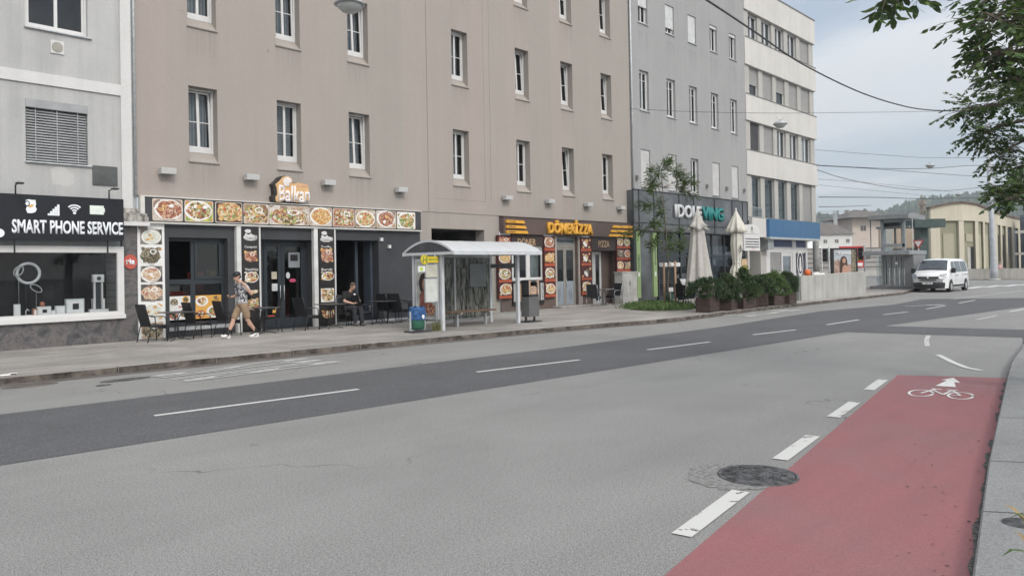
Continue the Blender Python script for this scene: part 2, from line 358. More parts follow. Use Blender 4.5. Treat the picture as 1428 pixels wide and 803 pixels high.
# ------------------------------------------------------------------ ground
def sheet(name, pts, z, m, kind='structure'):
    mb = MB(); mb.face([(p[0], p[1], z) for p in pts]); o = mb.build(name, m, fix=False)
    if o.data.polygons[0].normal.z < 0: o.data.flip_normals()
    tag(o, kind=kind); return o
sheet('ground', [(-900, -900), (2600, -900), (2600, 2600), (-900, 2600)], -.03, M_ground)
sheet('road', [(-60, -14), (170, -14), (170, 75), (58, 75), (58, 15.5), (-60, 15.5)], 0, M_road)
up_e = [(-60, 16.3), (-30, 14.3), (2.82, 11.97), (8.29, 11.56), (13.8, 11.1), (20.6, 10.9), G(1144, 434), G(1244, 425), G(1287, 417), G(1428, 415.5)]
lo_e = [(-60, 11.8), (-30, 10.6), (2.02, 8.72), (6.0, 8.38), (20.7, 7.29), (21.13, 3.45), (19.6, 3.2), (19.6, 2.9), (23.6, 3.6), (23.2, 7.1), G(1428, 428)]
M_dk = sheet('dark_asphalt_strip', up_e+[(95, 11)]+[(95, 3.0)]+lo_e[::-1], .004, M_dark)
kerbL = [(-60, 17.1), (-20, 15.9), (3.6, 15.27), (7.3, 15.06), (10.7, 14.84), (14.5, 14.42), (18, 13.95), (21.0, 13.32), (22.5, 13.2), (25, 13.27), (31.7, 13.42), (40, 13.32), (46.5, 13.2), (49.5, 13.75), (54, 13.95), (58, 14.6), (60.5, 16.5), (62, 21), (63, 75)]
mb = MB(); mb.prism([(x, y+.13) for x, y in kerbL]+[(-60, 75)], -.1, .12, ax='Z'); tag(mb.build('pavement', M_pave), kind='structure')
def along(poly, step):
    out = []; 
    for (a, b) in zip(poly, poly[1:]):
        L = math.dist(a, b); n = max(1, round(L/step))
        for k in range(n): out.append((a[0]+(b[0]-a[0])*k/n, a[1]+(b[1]-a[1])*k/n, a[0]+(b[0]-a[0])*(k+1)/n, a[1]+(b[1]-a[1])*(k+1)/n))
    return out
mb = MB()
for (a, b, c, d) in along(kerbL, 1.6):
    L = math.dist((a, b), (c, d)); ux, uy = (c-a)/L, (d-b)/L; g = .008
    jx = random.uniform(-.004, .004); h = .124+random.uniform(-.004, .006)
    p = [(a+ux*g, b+uy*g), (c-ux*g, d-uy*g), (c-ux*g-uy*.135, d-uy*g+ux*.135), (a+ux*g-uy*.135, b+uy*g+ux*.135)]
    mb.prism([(q[0], q[1]+jx) for q in p], -.05, h, ax='Z', mi=0, mi_side=1)
tag(mb.build('kerb', [M_pave, M_kerbf], bev=.006), kind='structure')
mb = MB(); gw = [.30]*5+[.24, .22, .20]+[.11]*6
for k in range(13):
    for q in range(6):
        f0, f1 = q/6, (q+1)/6; a, b = kerbL[k], kerbL[k+1]; A = (a[0]+(b[0]-a[0])*f0, a[1]+(b[1]-a[1])*f0); B = (a[0]+(b[0]-a[0])*f1, a[1]+(b[1]-a[1])*f1); w0 = gw[k]
        mb.face([(A[0], A[1]-w0, .006), (B[0], B[1]-w0, .006), (B[0], B[1]+.01, .006), (A[0], A[1]+.01, .006)])
tag(mb.build('gutter', M_gutter, fix=False), kind='structure')
# cycle lane, its markings, right pavement
red_top = [G(1252, 523), G(1404, 527)]
lane = [(-4.0, 1.23), (3.87, 2.43), (8.1, 3.08), red_top[0], red_top[1], (9.8, 1.86), (5.0, 1.10), (-4, -.45)]
sheet('cycle_lane', lane, .004, M_red)
kerbR = [(-6, -.95), (-2, -.2), (1.5, .42), (4.73, 1.03), (7.62, 1.51), (9.79, 1.84), (13.03, 2.33), (15.09, 2.63), (18.43, 2.99), (26, 3.6), (40, 3.2), (90, 1.0)]
mb = MB(); mb.prism([(x, y) for x, y in kerbR]+[(90, -14), (-6, -14)], -.1, .10, ax='Z'); tag(mb.build('pavement', M_rpave, bev=.012), kind='structure')
rub = [(x, y-.012+random.uniform(0, .075)) for x, y in [(p[0]+(q[0]-p[0])*k/14, p[1]+(q[1]-p[1])*k/14) for p, q in zip(kerbR[:8], kerbR[1:9]) for k in range(14)]]
sheet('gutter', rub+[(x, y-.02) for x, y in kerbR[:9]][::-1], .008, M_rubble)
for k, (a, b) in enumerate([((7.55, 1.50), (9.2, -1.5)), ((6.0, 1.25), (7.2, -1.0)), ((9.7, 1.82), (11.8, -1.5)), ((12.4, 2.22), (14.5, -1)), ((15.6, 2.67), (17.8, -1)), ((3.2, .72), (4.4, -1.6))]):
    d = Vector((b[0]-a[0], b[1]-a[1])).normalized()*.006; sheet('pavement_joint', [(a[0]-d.y, a[1]+d.x), (b[0]-d.y, b[1]+d.x), (b[0]+d.y, b[1]-d.x), (a[0]+d.y, a[1]-d.x)], .104, M_gutter)
def strip(name, a, b, w, m=M_paint, z=.008):
    d = Vector((b[0]-a[0], b[1]-a[1])).normalized(); n = Vector((-d.y, d.x))*w/2
    return sheet(name, [(a[0]+n.x, a[1]+n.y), (b[0]+n.x, b[1]+n.y), (b[0]-n.x, b[1]-n.y), (a[0]-n.x, a[1]-n.y)], z, m)
for a, b in [((4.53, 2.70), (5.72, 2.86)), ((6.87, 3.04), (8.03, 3.19)), ((9.15, 3.39), (10.30, 3.54)), ((11.4, 3.72), (12.52, 3.87)), ((2.2, 2.34), (3.35, 2.50)), ((-.1, 1.99), (1.05, 2.16))]:
    strip('lane_dash', a, b, .145)
for a, b in [((215, 580), (500, 543)), ((665, 519), (808, 502)), ((903, 488), (990, 477)), ((1050, 467), (1110, 460)), ((1153, 453), (1198, 446)), ((1232, 439), (1266, 435)), ((1292, 431), (1318, 426.5)), ((1337, 423), (1360, 418.5))]:
    strip('centre_line', G(*a), G(*b), .10, M_paint3)
strip('lane_line', G(1408, 435), G(1432, 430), .12, M_paint3); strip('lane_line', G(1362, 446), G(1390, 440), .10, M_paint2); strip('lane_line', G(1330, 417), G(1428, 405), .12, M_paint2)
def arcline(name, pts, w, m):
    mb = MB(); L = []
    for i in range(len(pts)):
        a = Vector(pts[max(i-1, 0)]); b = Vector(pts[min(i+1, len(pts)-1)]); d = (b-a).normalized(); n = Vector((-d.y, d.x))*w/2; p = Vector(pts[i]); L.append((p+n, p-n))
    for (a, b), (c, d) in zip(L, L[1:]): mb.face([(a.x, a.y, .008), (c.x, c.y, .008), (d.x, d.y, .008), (b.x, b.y, .008)])
    tag(mb.build(name, m), kind='structure')
arcline('curved_marking', [G(1308, 495), G(1318, 500), G(1330, 506), G(1348, 513), G(1368, 517)], .11, M_paint3)
arcline('curved_marking', [G(1295, 468), G(1292, 474), G(1293, 483)], .10, M_paint2)
for q in [((1350, 402.5), (1369, 399.5)), ((1375, 400.8), (1395, 398)), ((1401, 399.4), (1420, 396.8)), ((1424, 397.8), (1445, 395))]:
    strip('crossing_bar', G(*q[0]), G(*q[1]), .55, M_paint3)
# stretched BUS lettering read by traffic heading left, faint word further on and arrow
def ground_word(s_, o, u, v, m, w, h, name): return tag(text(name, s_, (0, 0, w, h), 0, m, None, ext=0, bold=.02, basis=((o[0], o[1], .009), u, v, (0, 0, 1))), kind='structure')
ground_word('BUS', (9.0, 13.05), (-.06, 1, 0), (-1, -.05, 0), M_bus, 1.35, 3.3, 'road_lettering')
ground_word('BUS', (29.9, 12.15), (0, 1, 0), (-1, 0, 0), M_paint2, 1.1, 4.8, 'road_lettering')
ax_, ay_ = G(1262, 427.5); bx_, by_ = G(1321, 424.5)
mb = MB(); d = Vector((bx_-ax_, by_-ay_)).normalized(); n = Vector((-d.y, d.x))
def q2(a, b): return (ax_+d.x*a+n.x*b, ay_+d.y*a+n.y*b, .009)
L_ = math.dist((ax_, ay_), (bx_, by_)); mb.face([q2(0, -.08), q2(0, .08), q2(L_*.6, .08), q2(L_*.6, .35), q2(L_, 0), q2(L_*.6, -.35), q2(L_*.6, -.08)])
tag(mb.build('road_arrow', M_bus), kind='structure')
# bicycle symbol and arrow on the lane (drawn across the lane, read heading +X)
M_sym = worn_paint('symbol_paint', (.72, .72, .70), .3, .01)
def bike_symbol():
    o = Vector(G(1310, 553)); dv = Vector((13.5-3.9, 3.95-2.43)).normalized(); rv = Vector((dv.y, -dv.x))
    def P(a, b): p = o+rv*a+dv*b; return (p.x, p.y)
    def seg(pts, w, z=.009, closed=False):
        pts = pts+([pts[0], pts[1]] if closed else []); mb_pts = []
        for i in range(len(pts)):
            a = Vector(pts[max(i-1, 0)]); b = Vector(pts[min(i+1, len(pts)-1)]); d_ = (b-a).normalized(); mb_pts.append((Vector(pts[i]), Vector((-d_.y, d_.x))*w/2))
        for (p, n_), (q, m_) in zip(mb_pts, mb_pts[1:]):
            mb.face([(*P(*(p+n_)), z), (*P(*(q+m_)), z), (*P(*(q-m_)), z), (*P(*(p-n_)), z)])
    mb = MB()
    for cxx in (-.235, .235): seg([(cxx+.145*math.cos(a*PI/12), .17+.30*math.sin(a*PI/12)) for a in range(24)], .032, .009, True)
    seg([(-.235, .17), (-.10, .62)], .035, .0092); seg([(-.02, .60), (-.15, .66)], .05, .0094); seg([(-.11, .5), (.03, .17)], .03, .0096)
    seg([(.03, .17), (.10, .58)], .03, .0098); seg([(.03, .17), (.235, .17)], .03, .0100); seg([(.235, .17), (.12, .56)], .03, .0102); seg([(.04, .62), (.17, .62)], .05, .0104)
    tag(mb.build('cycle_symbol', M_sym), kind='structure')
    mb = MB(); mb.face([(*P(*q), .009) for q in [(-.13, .95), (.13, .95), (.075, 1.45), (.155, 1.42), (.03, 1.95), (-.11, 1.62), (-.03, 1.60)]])
    tag(mb.build('cycle_arrow', M_sym), kind='structure')
bike_symbol()
# manhole, gully covers
def disc_cover(name, c, r, z, label, ry=None, slots=True):
    mb = MB(); x, y = c
    mb.lathe([(r, z-.03), (r, z+.004), (r*.93, z+.006), (r*.925, z-.004), (r*.90, z-.004), (r*.895, z+.006), (0.01, z+.007)], (x, y, 0), 40)
    if slots:
        for rr in (.62, .42): mb.tube([(x+r*rr*math.cos(a*PI/16), y+r*rr*math.sin(a*PI/16), z+.007) for a in range(33)], .006, 5, caps=False)
        for k in range(8):
            a = k*PI/4+.2; mb.box(-.022, -.014, z+.006, .022, .014, z+.012, 0, Matrix.Translation((x+r*.8*math.cos(a), y+r*.8*math.sin(a), 0)) @ Matrix.Rotation(a, 4, 'Z'))
        for i in range(-4, 5):
            for j in range(-4, 5):
                if i*i+j*j < 15: mb.box(x+i*.062-.012, y+j*.062-.02, z+.006, x+i*.062+.016, y+j*.062+.02, z+.011)
    return tag(mb.build(name, M_cover, origin=(x, y, z)), label, 'manhole cover')
disc_cover('manhole_cover', (6.24, 2.96), .335, .008, 'large round cast iron manhole cover at the edge of the red cycle lane')
o = sheet('asphalt_patch', [(6.10+.44*math.cos(a*PI/20)*random.uniform(.88, 1.06), 3.12+.40*math.sin(a*PI/20)*random.uniform(.88, 1.06)) for a in range(40)], .0045, mat('patch_rough', (.228, .225, .218), .95, var=.34, vs=26, bmp=.5, bs=70))
disc_cover('utility_cover', (5.88, 1.00), .10, .104, 'small round iron cover set into the grey right-hand pavement', slots=False)
for (c, rx, ry, lab) in [((5.2, 14.1), .42, .16, 'oblong dark iron road cover beside the kerb near the white bus lettering'), ((4.70, 13.70), .12, .08, 'tiny dark valve cover in the road left of the bus lettering'), ((3.9, 14.72), .42, .17, 'rusty brown iron drain cover in the gutter at far left of the street')]:
    mb = MB(); mb.prism(ell(c[0], c[1], rx, ry, 24), -.02, .011, ax='Z'); tag(mb.build('drain_cover', M_cover if 'rusty' not in lab else M_gutter, origin=(c[0], c[1], 0)), lab, 'drain cover')

mb = MB(); rr_ = random.Random(8)      # grit and leaf scraps on the lane and by the kerb
for _ in range(150):
    X_g = rr_.uniform(2.5, 13); y_lo = .42+(X_g-1.5)*.166; Y_g = y_lo+abs(rr_.gauss(.05, .35)); s_g = rr_.uniform(.004, .013); a_g = rr_.uniform(0, 6)
    mb.face([(X_g+s_g*math.cos(a_g+q)*rr_.uniform(.6, 1.4), Y_g+s_g*math.sin(a_g+q)*rr_.uniform(.6, 1.4), .012+.003*(q > 3)) for q in (0, 1.3, 2.6, 3.9, 5.1)])
tag(mb.build('grit', mat('grit', (.10, .085, .065), .9, var=.4, vs=5), fix=False), kind='stuff')
# ------------------------------------------------------------------ windows
def frame(mb, x0, z0, x1, z1, Y, w=.055, d=.06, mi=0):
    mb.box(x0, Y, z0, x0+w, Y+d, z1, mi); mb.box(x1-w, Y, z0, x1, Y+d, z1, mi); mb.box(x0+w, Y, z0, x1-w, Y+d, z0+w, mi); mb.box(x0+w, Y, z1-w, x1-w, Y+d, z1, mi)
def casement(root, x0, x1, z0, z1, Y, tilt=0.0, inner=None, cols=2, bar=.46, fm=None, shut=None, part='window', sash_w=.05, backmat=None, low=.12):
    fm = fm or M_white
    mb = MB(); mb.box(x0, Y, z0, x0+.05, Y+.07, z1); mb.box(x1-.05, Y, z0, x1, Y+.07, z1); mb.box(x0+.05, Y, z1-.05, x1-.05, Y+.07, z1); mb.box(x0+.05, Y-.01, z0, x1-.05, Y+.07, z0+low)
    w = mb.build(part, fm, root)
    sx0, sx1, sz0, sz1 = x0+.055, x1-.055, z0+low+.005, z1-.055
    M = Matrix.Translation((0, Y+.035, sz0)) @ Matrix.Rotation(tilt, 4, 'X') @ Matrix.Translation((0, -(Y+.035), -sz0))
    mb = MB(); q = sash_w
    xs = [sx0+(sx1-sx0)*k/cols for k in range(cols+1)]
    mb.box(sx0, Y+.01, sz0, sx0+q, Y+.06, sz1, 0, M); mb.box(sx1-q, Y+.01, sz0, sx1, Y+.06, sz1, 0, M)
    mb.box(sx0+q, Y+.01, sz0, sx1-q, Y+.06, sz0+q, 0, M); mb.box(sx0+q, Y+.01, sz1-q, sx1-q, Y+.06, sz1, 0, M)
    for x in xs[1:-1]: mb.box(x-q*.75, Y+.008, sz0+q, x+q*.75, Y+.058, sz1-q, 0, M)
    zb = sz0+(sz1-sz0)*bar
    if bar: 
        for a, b in zip(xs, xs[1:]): mb.box(a+q, Y+.02, zb-.012, b-q*.8, Y+.045, zb+.012, 0, M)
    mb.build('sash', fm, w)
    mb = MB(); P = [M @ Vector(p) for p in ((sx0+.02, Y+.04, sz0+.02), (sx1-.02, Y+.04, sz0+.02), (sx1-.02, Y+.04, sz1-.02), (sx0+.02, Y+.04, sz1-.02))]; mb.face(P); mb.build('pane', M_glass, w, fix=False)
    if inner: mb = MB(); mb.box(x0+.03, Y+.30, z0+.05, x1-.03, Y+.32, z1-.05); mb.build('curtain', inner, w)
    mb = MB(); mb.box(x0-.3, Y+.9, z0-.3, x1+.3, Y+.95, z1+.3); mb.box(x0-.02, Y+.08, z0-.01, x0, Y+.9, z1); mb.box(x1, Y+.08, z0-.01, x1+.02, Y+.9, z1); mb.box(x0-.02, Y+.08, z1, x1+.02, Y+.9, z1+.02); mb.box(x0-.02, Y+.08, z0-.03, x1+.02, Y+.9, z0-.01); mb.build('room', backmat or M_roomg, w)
    return w
YF = 20.95
# ---- building B : long taupe block
bB = thing('apartment_block', 'long taupe rendered apartment block above the food shops', 'building', (19.6, YF, .12))
bx = [9.48, 12.19, 14.80, 19.44, 22.95, 25.88, 28.82]; rows = [(4.99, 7.08), (8.76, 10.83), (12.58, 14.65)]
holes = [(x, z0, x+.83, z1, .28, .28) for x in bx for z0, z1 in rows]
mb = MB(); wall_holes(mb, 8.06, 31.16, 3.94, 16.6, YF, holes, 0, 1)
mb.face([(8.06, YF, 3.94), (31.16, YF, 3.94), (31.16, YF+.5, 3.94), (8.06, YF+.5, 3.94)], 1); mb.face([(31.16, YF, 3.94), (31.16, YF+12, 3.94), (31.16, YF+12, 16.6), (31.16, YF, 16.6)], 0); mb.face([(8.06, YF, 3.94), (8.06, YF+12, 3.94), (8.06, YF+12, 16.6), (8.06, YF, 16.6)], 0)
mb.build('wall', [M_plB, M_plBr], bB, fix=False)
mb = MB(); mb.box(8.0, YF-.12, 16.6, 31.2, YF+12, 16.75); mb.build('roof', M_steel, bB)
# expansion joints and the framed field in the render
mb = MB()
for x in (18.2,): mb.box(x-.012, YF-.003, 3.95, x+.012, YF+.004, 16.6)
x0, x1 = W(605, 250, YF)[0], W(676.5, 250, YF)[0]
for x in (x1, x1+.33): mb.box(x-.006, YF-.002, 4.45, x+.006, YF+.004, 16.6)
mb.box(x0, YF-.002, 4.44, x1, YF+.004, 4.45)
mb.build('joint', mat('joint_dark', (.20, .175, .155), .9), bB)  # joints keep their own dark taupe colour
tilts = {(0, 0): .05, (2, 0): .05, (5, 0): .06, (4, 1): .05, (5, 1): .05, (6, 1): .05, (2, 1): .045, (1, 1): .03, (5, 2): .05, (6, 2): .05}
inn = {(0, 0): M_curt, (1, 0): M_blind, (2, 0): M_blind, (4, 0): M_curt, (3, 0): M_curt, (3, 1): M_curt, (2, 1): M_curt, (1, 1): M_curt, (0, 1): M_curt, (6, 1): M_blind}
for i, x in enumerate(bx):
    for j, (z0, z1) in enumerate(rows):
        w = casement(bB, x+.002, x+.828, z0+.282, z1-.002, YF+.282, -tilts.get((i, j), 0), inn.get((i, j), [M_curt, M_roomg, mat('cream_curtain', (.58, .56, .52), .9, var=.25, vs=3, stretch=(5, 1, .2)), M_blindg][(i*3+j*5) % 4])); mb = MB(); mb.prism([(YF-.03, z0-.055), (YF-.045, z0-.035), (YF-.045, z0-.012), (YF+.02, z0+.022), (YF+.02, z0-.055)], x-.02, x+.86, ax='X'); mb.build('sill', M_plBr, w)
# ground storey wall pieces of B, interrupted by shopfronts
xpa, xpb = W(602, 330, YF)[0], W(676, 330, YF)[0]; zpt = W(640, 319.5, YF)[1]
mb = MB(); wall_holes(mb, 17.76, 21.86, .10, 3.94, YF+.02, [(18.32, .10, xpb, zpt, .48, 0)]); mb.build('ground_floor_wall', M_plBr, bB, fix=False)
mb = MB(); mb.box(31.0, YF+.0, .1, 31.16, YF+.5, 3.94); mb.build('corner_pier', M_plBr, bB)
mb = MB(); mb.box(18.32, YF+3.2, .1, xpb, YF+3.3, 3.4); mb.box(18.31, YF+.5, .1, 18.33, YF+3.2, 3.4); mb.box(xpb, YF+.5, .1, xpb+.02, YF+3.2, 3.4); mb.box(18.3, YF+.5, W(640, 319.5, YF)[1], xpb, YF+3.2, 3.5)
mb.build('passage', M_roomg, bB)

# ---- food panel helper
F_meat = food('food_meat', [(.36, .12, .08), (.50, .20, .12), (.62, .32, .18), (.22, .06, .05), (.75, .60, .45)], 26)
F_pizza = food('food_pizza', [(.72, .42, .16), (.78, .62, .36), (.60, .14, .08), (.30, .34, .10), (.80, .70, .50)], 18)
F_salad = food('food_salad', [(.25, .38, .10), (.45, .55, .20), (.60, .16, .10), (.80, .80, .66), (.14, .26, .08)], 24)
F_fries = food('food_fries', [(.80, .55, .20), (.72, .42, .14), (.55, .22, .10), (.85, .72, .45)], 24)
P_soup = mat('soup_print', (.66, .67, .60), .4, var=.14, vs=14); F_pale = food('food_pale', [(.62, .42, .28), (.72, .56, .40), (.50, .22, .16), (.80, .74, .62), (.66, .50, .36)], 26); F_pl2 = food('table_dark', [(.10, .09, .08), (.20, .17, .14), (.30, .28, .24), (.07, .06, .06)], 9)
F_dark = food('food_dark', [(.12, .10, .07), (.30, .22, .14), (.42, .40, .30), (.07, .08, .05)], 26)
F_mix = food('food_mix', [(.55, .18, .10), (.70, .55, .25), (.30, .36, .12), (.80, .76, .66), (.18, .08, .05)], 20)
P_white = mat('plate_white', (.78, .77, .75), .3, var=.04)
P_wood = food('board_print', [(.30, .18, .11), (.42, .28, .17), (.62, .50, .38), (.72, .66, .58)], 7)
P_table = food('table_print', [(.66, .58, .50), (.55, .40, .28), (.74, .70, .66), (.30, .22, .17)], 6)
P_pale = mat('print_pale', (.74, .75, .74), .4, var=.06, vs=8); P_blk = mat('print_black', (.03, .028, .028), .4, var=.2, vs=8)
P_lime = food('print_lime', [(.62, .62, .10), (.35, .45, .12), (.75, .66, .40), (.66, .30, .12)], 8)
P_orange = mat('print_orange', (.72, .40, .10), .4, var=.12, vs=5)
def foodtile(parent, x0, z0, x1, z1, Y, bg, f, plate=P_white, kind='plate', seed=0, trim=None):
    """one printed dish picture: board, plate and food as shallow print layers"""
    rn = random.Random(seed); mb = MB(); w, h = x1-x0, z1-z0; r = min(w, h)*.07
    def rr(a0, b0, a1, b1, r):
        return [(a+r*math.cos(t*PI/6), b+r*math.sin(t*PI/6)) for (a, b, s) in ((a1-r, b1-r, 0), (a0+r, b1-r, 3), (a0+r, b0+r, 6), (a1-r, b0+r, 9)) for t in range(s, s+4)]
    if trim: mb.prism(rr(x0, z0, x1, z1, r), Y, Y-.006, 3); e = min(w, h)*.035; mb.prism(rr(x0+e, z0+e, x1-e, z1-e, r*.8), Y-.006, Y-.008, 0)
    else: mb.prism(rr(x0, z0, x1, z1, .004), Y, Y-.008, 0)
    cx_, cz_ = (x0+x1)/2+rn.uniform(-.04, .04)*w, (z0+z1)/2+rn.uniform(-.04, .04)*h
    rx, rz = w*rn.uniform(.46, .495), h*rn.uniform(.46, .495)
    if bg in (P_pale, P_blk, M_brownd, M_dred) and w*h > .05:
        for _q in range(5): ax_q, az_q = x0+w*rn.choice((.12, .2, .8, .88)), z0+h*rn.choice((.12, .2, .8, .88)); mb.prism(ell(ax_q, az_q, w*.10, h*.10, 9, .2, rn), Y-.008, Y-.0092-.0001*_q, rn.choice((2, 4)))
    if kind == 'plate':
        mb.prism(ell(cx_, cz_, rx, rz, 28), Y-.008, Y-.010, 1); mb.prism(ell(cx_+.02*w, cz_, rx*.88, rz*.86, 18, .10, rn), Y-.010, Y-.013, 2)
        for _q in range(3): mb.prism(ell(cx_+rn.uniform(-.25, .25)*w, cz_+rn.uniform(-.25, .25)*h, rx*.2, rz*.18, 9, .2, rn), Y-.013, Y-.015-.001*_q, rn.choice((1, 4, 4)))
    elif kind == 'pizza':
        mb.prism(ell(cx_, cz_, rx, rz, 28, .02, rn), Y-.008, Y-.010, 4); mb.prism(ell(cx_, cz_, rx*.87, rz*.86, 24, .02, rn), Y-.010, Y-.013, 2)
    elif kind == 'pile':
        mb.prism(ell(cx_, cz_-.03*h, rx*1.0, rz*.92, 22, .10, rn), Y-.008, Y-.011, 2); mb.prism(ell(cx_+w*.12, cz_+h*.18, rx*.34, rz*.3, 16), Y-.011, Y-.014, 1); mb.prism(ell(cx_+w*.12, cz_+h*.18, rx*.24, rz*.2, 12, .1, rn), Y-.014, Y-.016, 2)
    elif kind == 'roll':
        ca, sa = math.cos(.9), math.sin(.9); pts = [(cx_+a*ca-b*sa, cz_+a*sa+b*ca) for a, b in ell(0, 0, h*.40, w*.20, 18, .06, rn)]
        mb.prism(pts, Y-.008, Y-.011, 2); mb.prism([(a-w*.1, b-h*.12) for a, b in [(cx_+a*ca-b*sa, cz_+a*sa+b*ca) for a, b in ell(0, 0, h*.2, w*.24, 12, .05, rn)]], Y-.011, Y-.014, 1)
    return mb.build('food_photo', [bg, plate, f, trim or bg, F_fries], parent)

# ---- grill shop signage and shopfront
def xz(px, py, Y=YF): return W(px, py, Y)
fs = thing('food_photo_sign', 'long fascia sign with ten dish photos above the dark grill shopfront', 'sign', (12.9, YF, 3.2))
mb = MB(); mb.box(8.2, YF-.14, 3.25, 17.70, YF-.005, 3.90); mb.build('sign_panel', M_dgrey, fs)
mb = MB(); mb.box(8.09, YF-.17, 3.22, 8.20, YF-.005, 3.93); mb.box(8.2, YF-.17, 3.905, 17.72, YF-.005, 3.935); mb.box(8.2, YF-.17, 3.205, 17.72, YF-.005, 3.245); mb.build('sign_trim', mat('cream_trim', (.60, .585, .55), .5), fs)
tl = [(212.5, 255, P_table, F_meat, 'plate'), (257.3, 297.6, P_lime, F_mix, 'plate'), (300, 338, M_brownd, F_pizza, 'pizza'), (339.6, 375, P_wood, F_mix, 'pile'), (375.3, 431, P_table, F_mix, 'pile'), (431.3, 463, P_table, F_fries, 'plate'), (463.9, 494.3, F_meat, F_mix, 'pile'), (495.3, 523.5, P_wood, F_pizza, 'plate'), (524.5, 552, P_table, F_meat, 'plate'), (553, 579, P_pale, F_salad, 'plate')]
M_cream = mat('cream_border', (.66, .58, .50), .5)
for i, (a, b, bg, f, k) in enumerate(tl):
    foodtile(fs, xz(a, 290, YF-.14)[0], 3.28, xz(b, 290, YF-.14)[0]-.01, 3.87, YF-.14, bg, f, kind=k, seed=i, trim=M_cream)
# dark shop facade (a shopfront of its own)
sf = thing('grill_shopfront', 'dark grey shopfront of the grill with open doorway and dark door', 'shopfront', (12.9, YF, .12))
h1 = (W(236, 400, YF)[0], .42, W(318, 400, YF)[0], xz(236, 331)[1]); h2 = (W(364.5, 400, YF)[0], .13, W(436, 400, YF)[0], xz(400, 334.5)[1]); h3 = (W(469, 400, YF)[0], .13, W(528.5, 400, YF)[0], xz(490, 335)[1])
mb = MB(); wall_holes(mb, 8.1, 17.76, .10, 3.2, YF-.01, [(*h1, .28, 0), (*h2, .45, 0), (*h3, .7, 0)], 0, 0); mb.face([(17.76, YF-.01, .1), (17.76, YF+.4, .1), (17.76, YF+.4, 3.2), (17.76, YF-.01, 3.2)])
mb.build('wall', M_dgrey, sf, fix=False)
yi = YF+.22; a0, c0, a1, c1 = h1
mb = MB(); frame(mb, a0, c0, a1, c1, yi, .09, .07); zt = W(250, 393, yi)[1]; zt2 = W(250, 413, yi)[1]; xm = W(269, 400, yi)[0]
mb.box(a0+.09, yi, zt-.07, a1-.09, yi+.06, zt+.07); mb.box(xm-.07, yi+.002, c0+.09, xm+.07, yi+.062, zt-.07); mb.box(xm-.05, yi+.002, zt+.07, xm+.05, yi+.062, c1-.09)
frame(mb, xm+.05, zt+.07, a1-.09, c1-.09, yi-.03, .07, .06)
wn = mb.build('window', M_anth, sf)
mb = MB(); mb.face([(xm+.1, yi+.02, zt+.1), (a1-.12, yi+.02, zt+.1), (a1-.12, yi+.02, c1-.12), (xm+.1, yi+.02, c1-.12)]); mb.face([(a0+.09, yi+.03, zt2), (xm-.07, yi+.03, zt2), (xm-.07, yi+.03, zt-.07), (a0+.09, yi+.03, zt-.07)]); mb.face([(xm+.07, yi+.03, zt2), (a1-.09, yi+.03, zt2), (a1-.09, yi+.03, zt-.07), (xm+.07, yi+.03, zt-.07)])
mb.build('pane', M_glassd, wn, fix=False)
for k, (u0, u1, bg, f) in enumerate([(a0+.09, xm-.07, P_pale, F_dark), (xm+.07, a1-.09, P_orange, F_mix)]):
    mb = MB(); mb.box(u0, yi+.02, c0+.16, u1, yi+.04, zt2); pn = mb.build('banner', bg, wn); wv = u1-u0; hv = zt2-c0-.16; cc = c0+.16; Yb = yi+.02
    mb = MB()
    for (fx, fz, fr, mi) in [(.25, .75, .24, 1), (.72, .28, .30, 1), (.78, .85, .16, 2), (.2, .2, .18, 3)]:
        mb.prism(ell(u0+wv*fx, cc+hv*fz, wv*fr, hv*fr*.9, 20), Yb-.002, Yb-.004, mi); mb.prism(ell(u0+wv*fx, cc+hv*fz, wv*fr*.75, hv*fr*.62, 14, .12), Yb-.004, Yb-.007, 0)
    mb.build('food_print', [f, P_white, M_yel, M_lorng], pn)
    text('lettering', 'Grill' if k else 'Burek', (u0+wv*.45, cc+hv*.08 if k else cc+hv*.5, u0+wv*.95, cc+hv*.2 if k else cc+hv*.6), Yb-.002, M_white if k else M_lorng, pn, .003, .02)
mb = MB(); mb.box(a0-.02, YF-.05, c0-.12, a1+.02, yi, c0-.02); mb.build('sill', M_galv, sf)
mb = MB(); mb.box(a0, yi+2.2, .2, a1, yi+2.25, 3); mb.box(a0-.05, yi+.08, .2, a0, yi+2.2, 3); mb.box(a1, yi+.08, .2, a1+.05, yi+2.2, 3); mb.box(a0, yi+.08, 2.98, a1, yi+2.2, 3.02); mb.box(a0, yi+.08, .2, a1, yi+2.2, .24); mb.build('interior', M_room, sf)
mb = MB(); mb.box(a0+.3, yi+.9, 1.2, a1-.1, yi+1.3, 1.35); mb.box(xm+.2, yi+.5, 1.35, xm+.55, yi+.8, 1.9); mb.box(xm+.75, yi+.5, 1.6, xm+1.0, yi+.8, 1.95, 1); mb.box(a0+.35, yi+.95, 1.35, a0+.8, yi+1.2, 1.52, 2); mb.build('counter', [mat('red_box', (.30, .05, .04), .5), mat('amber_box', (.45, .30, .10), .5), M_steel], sf)
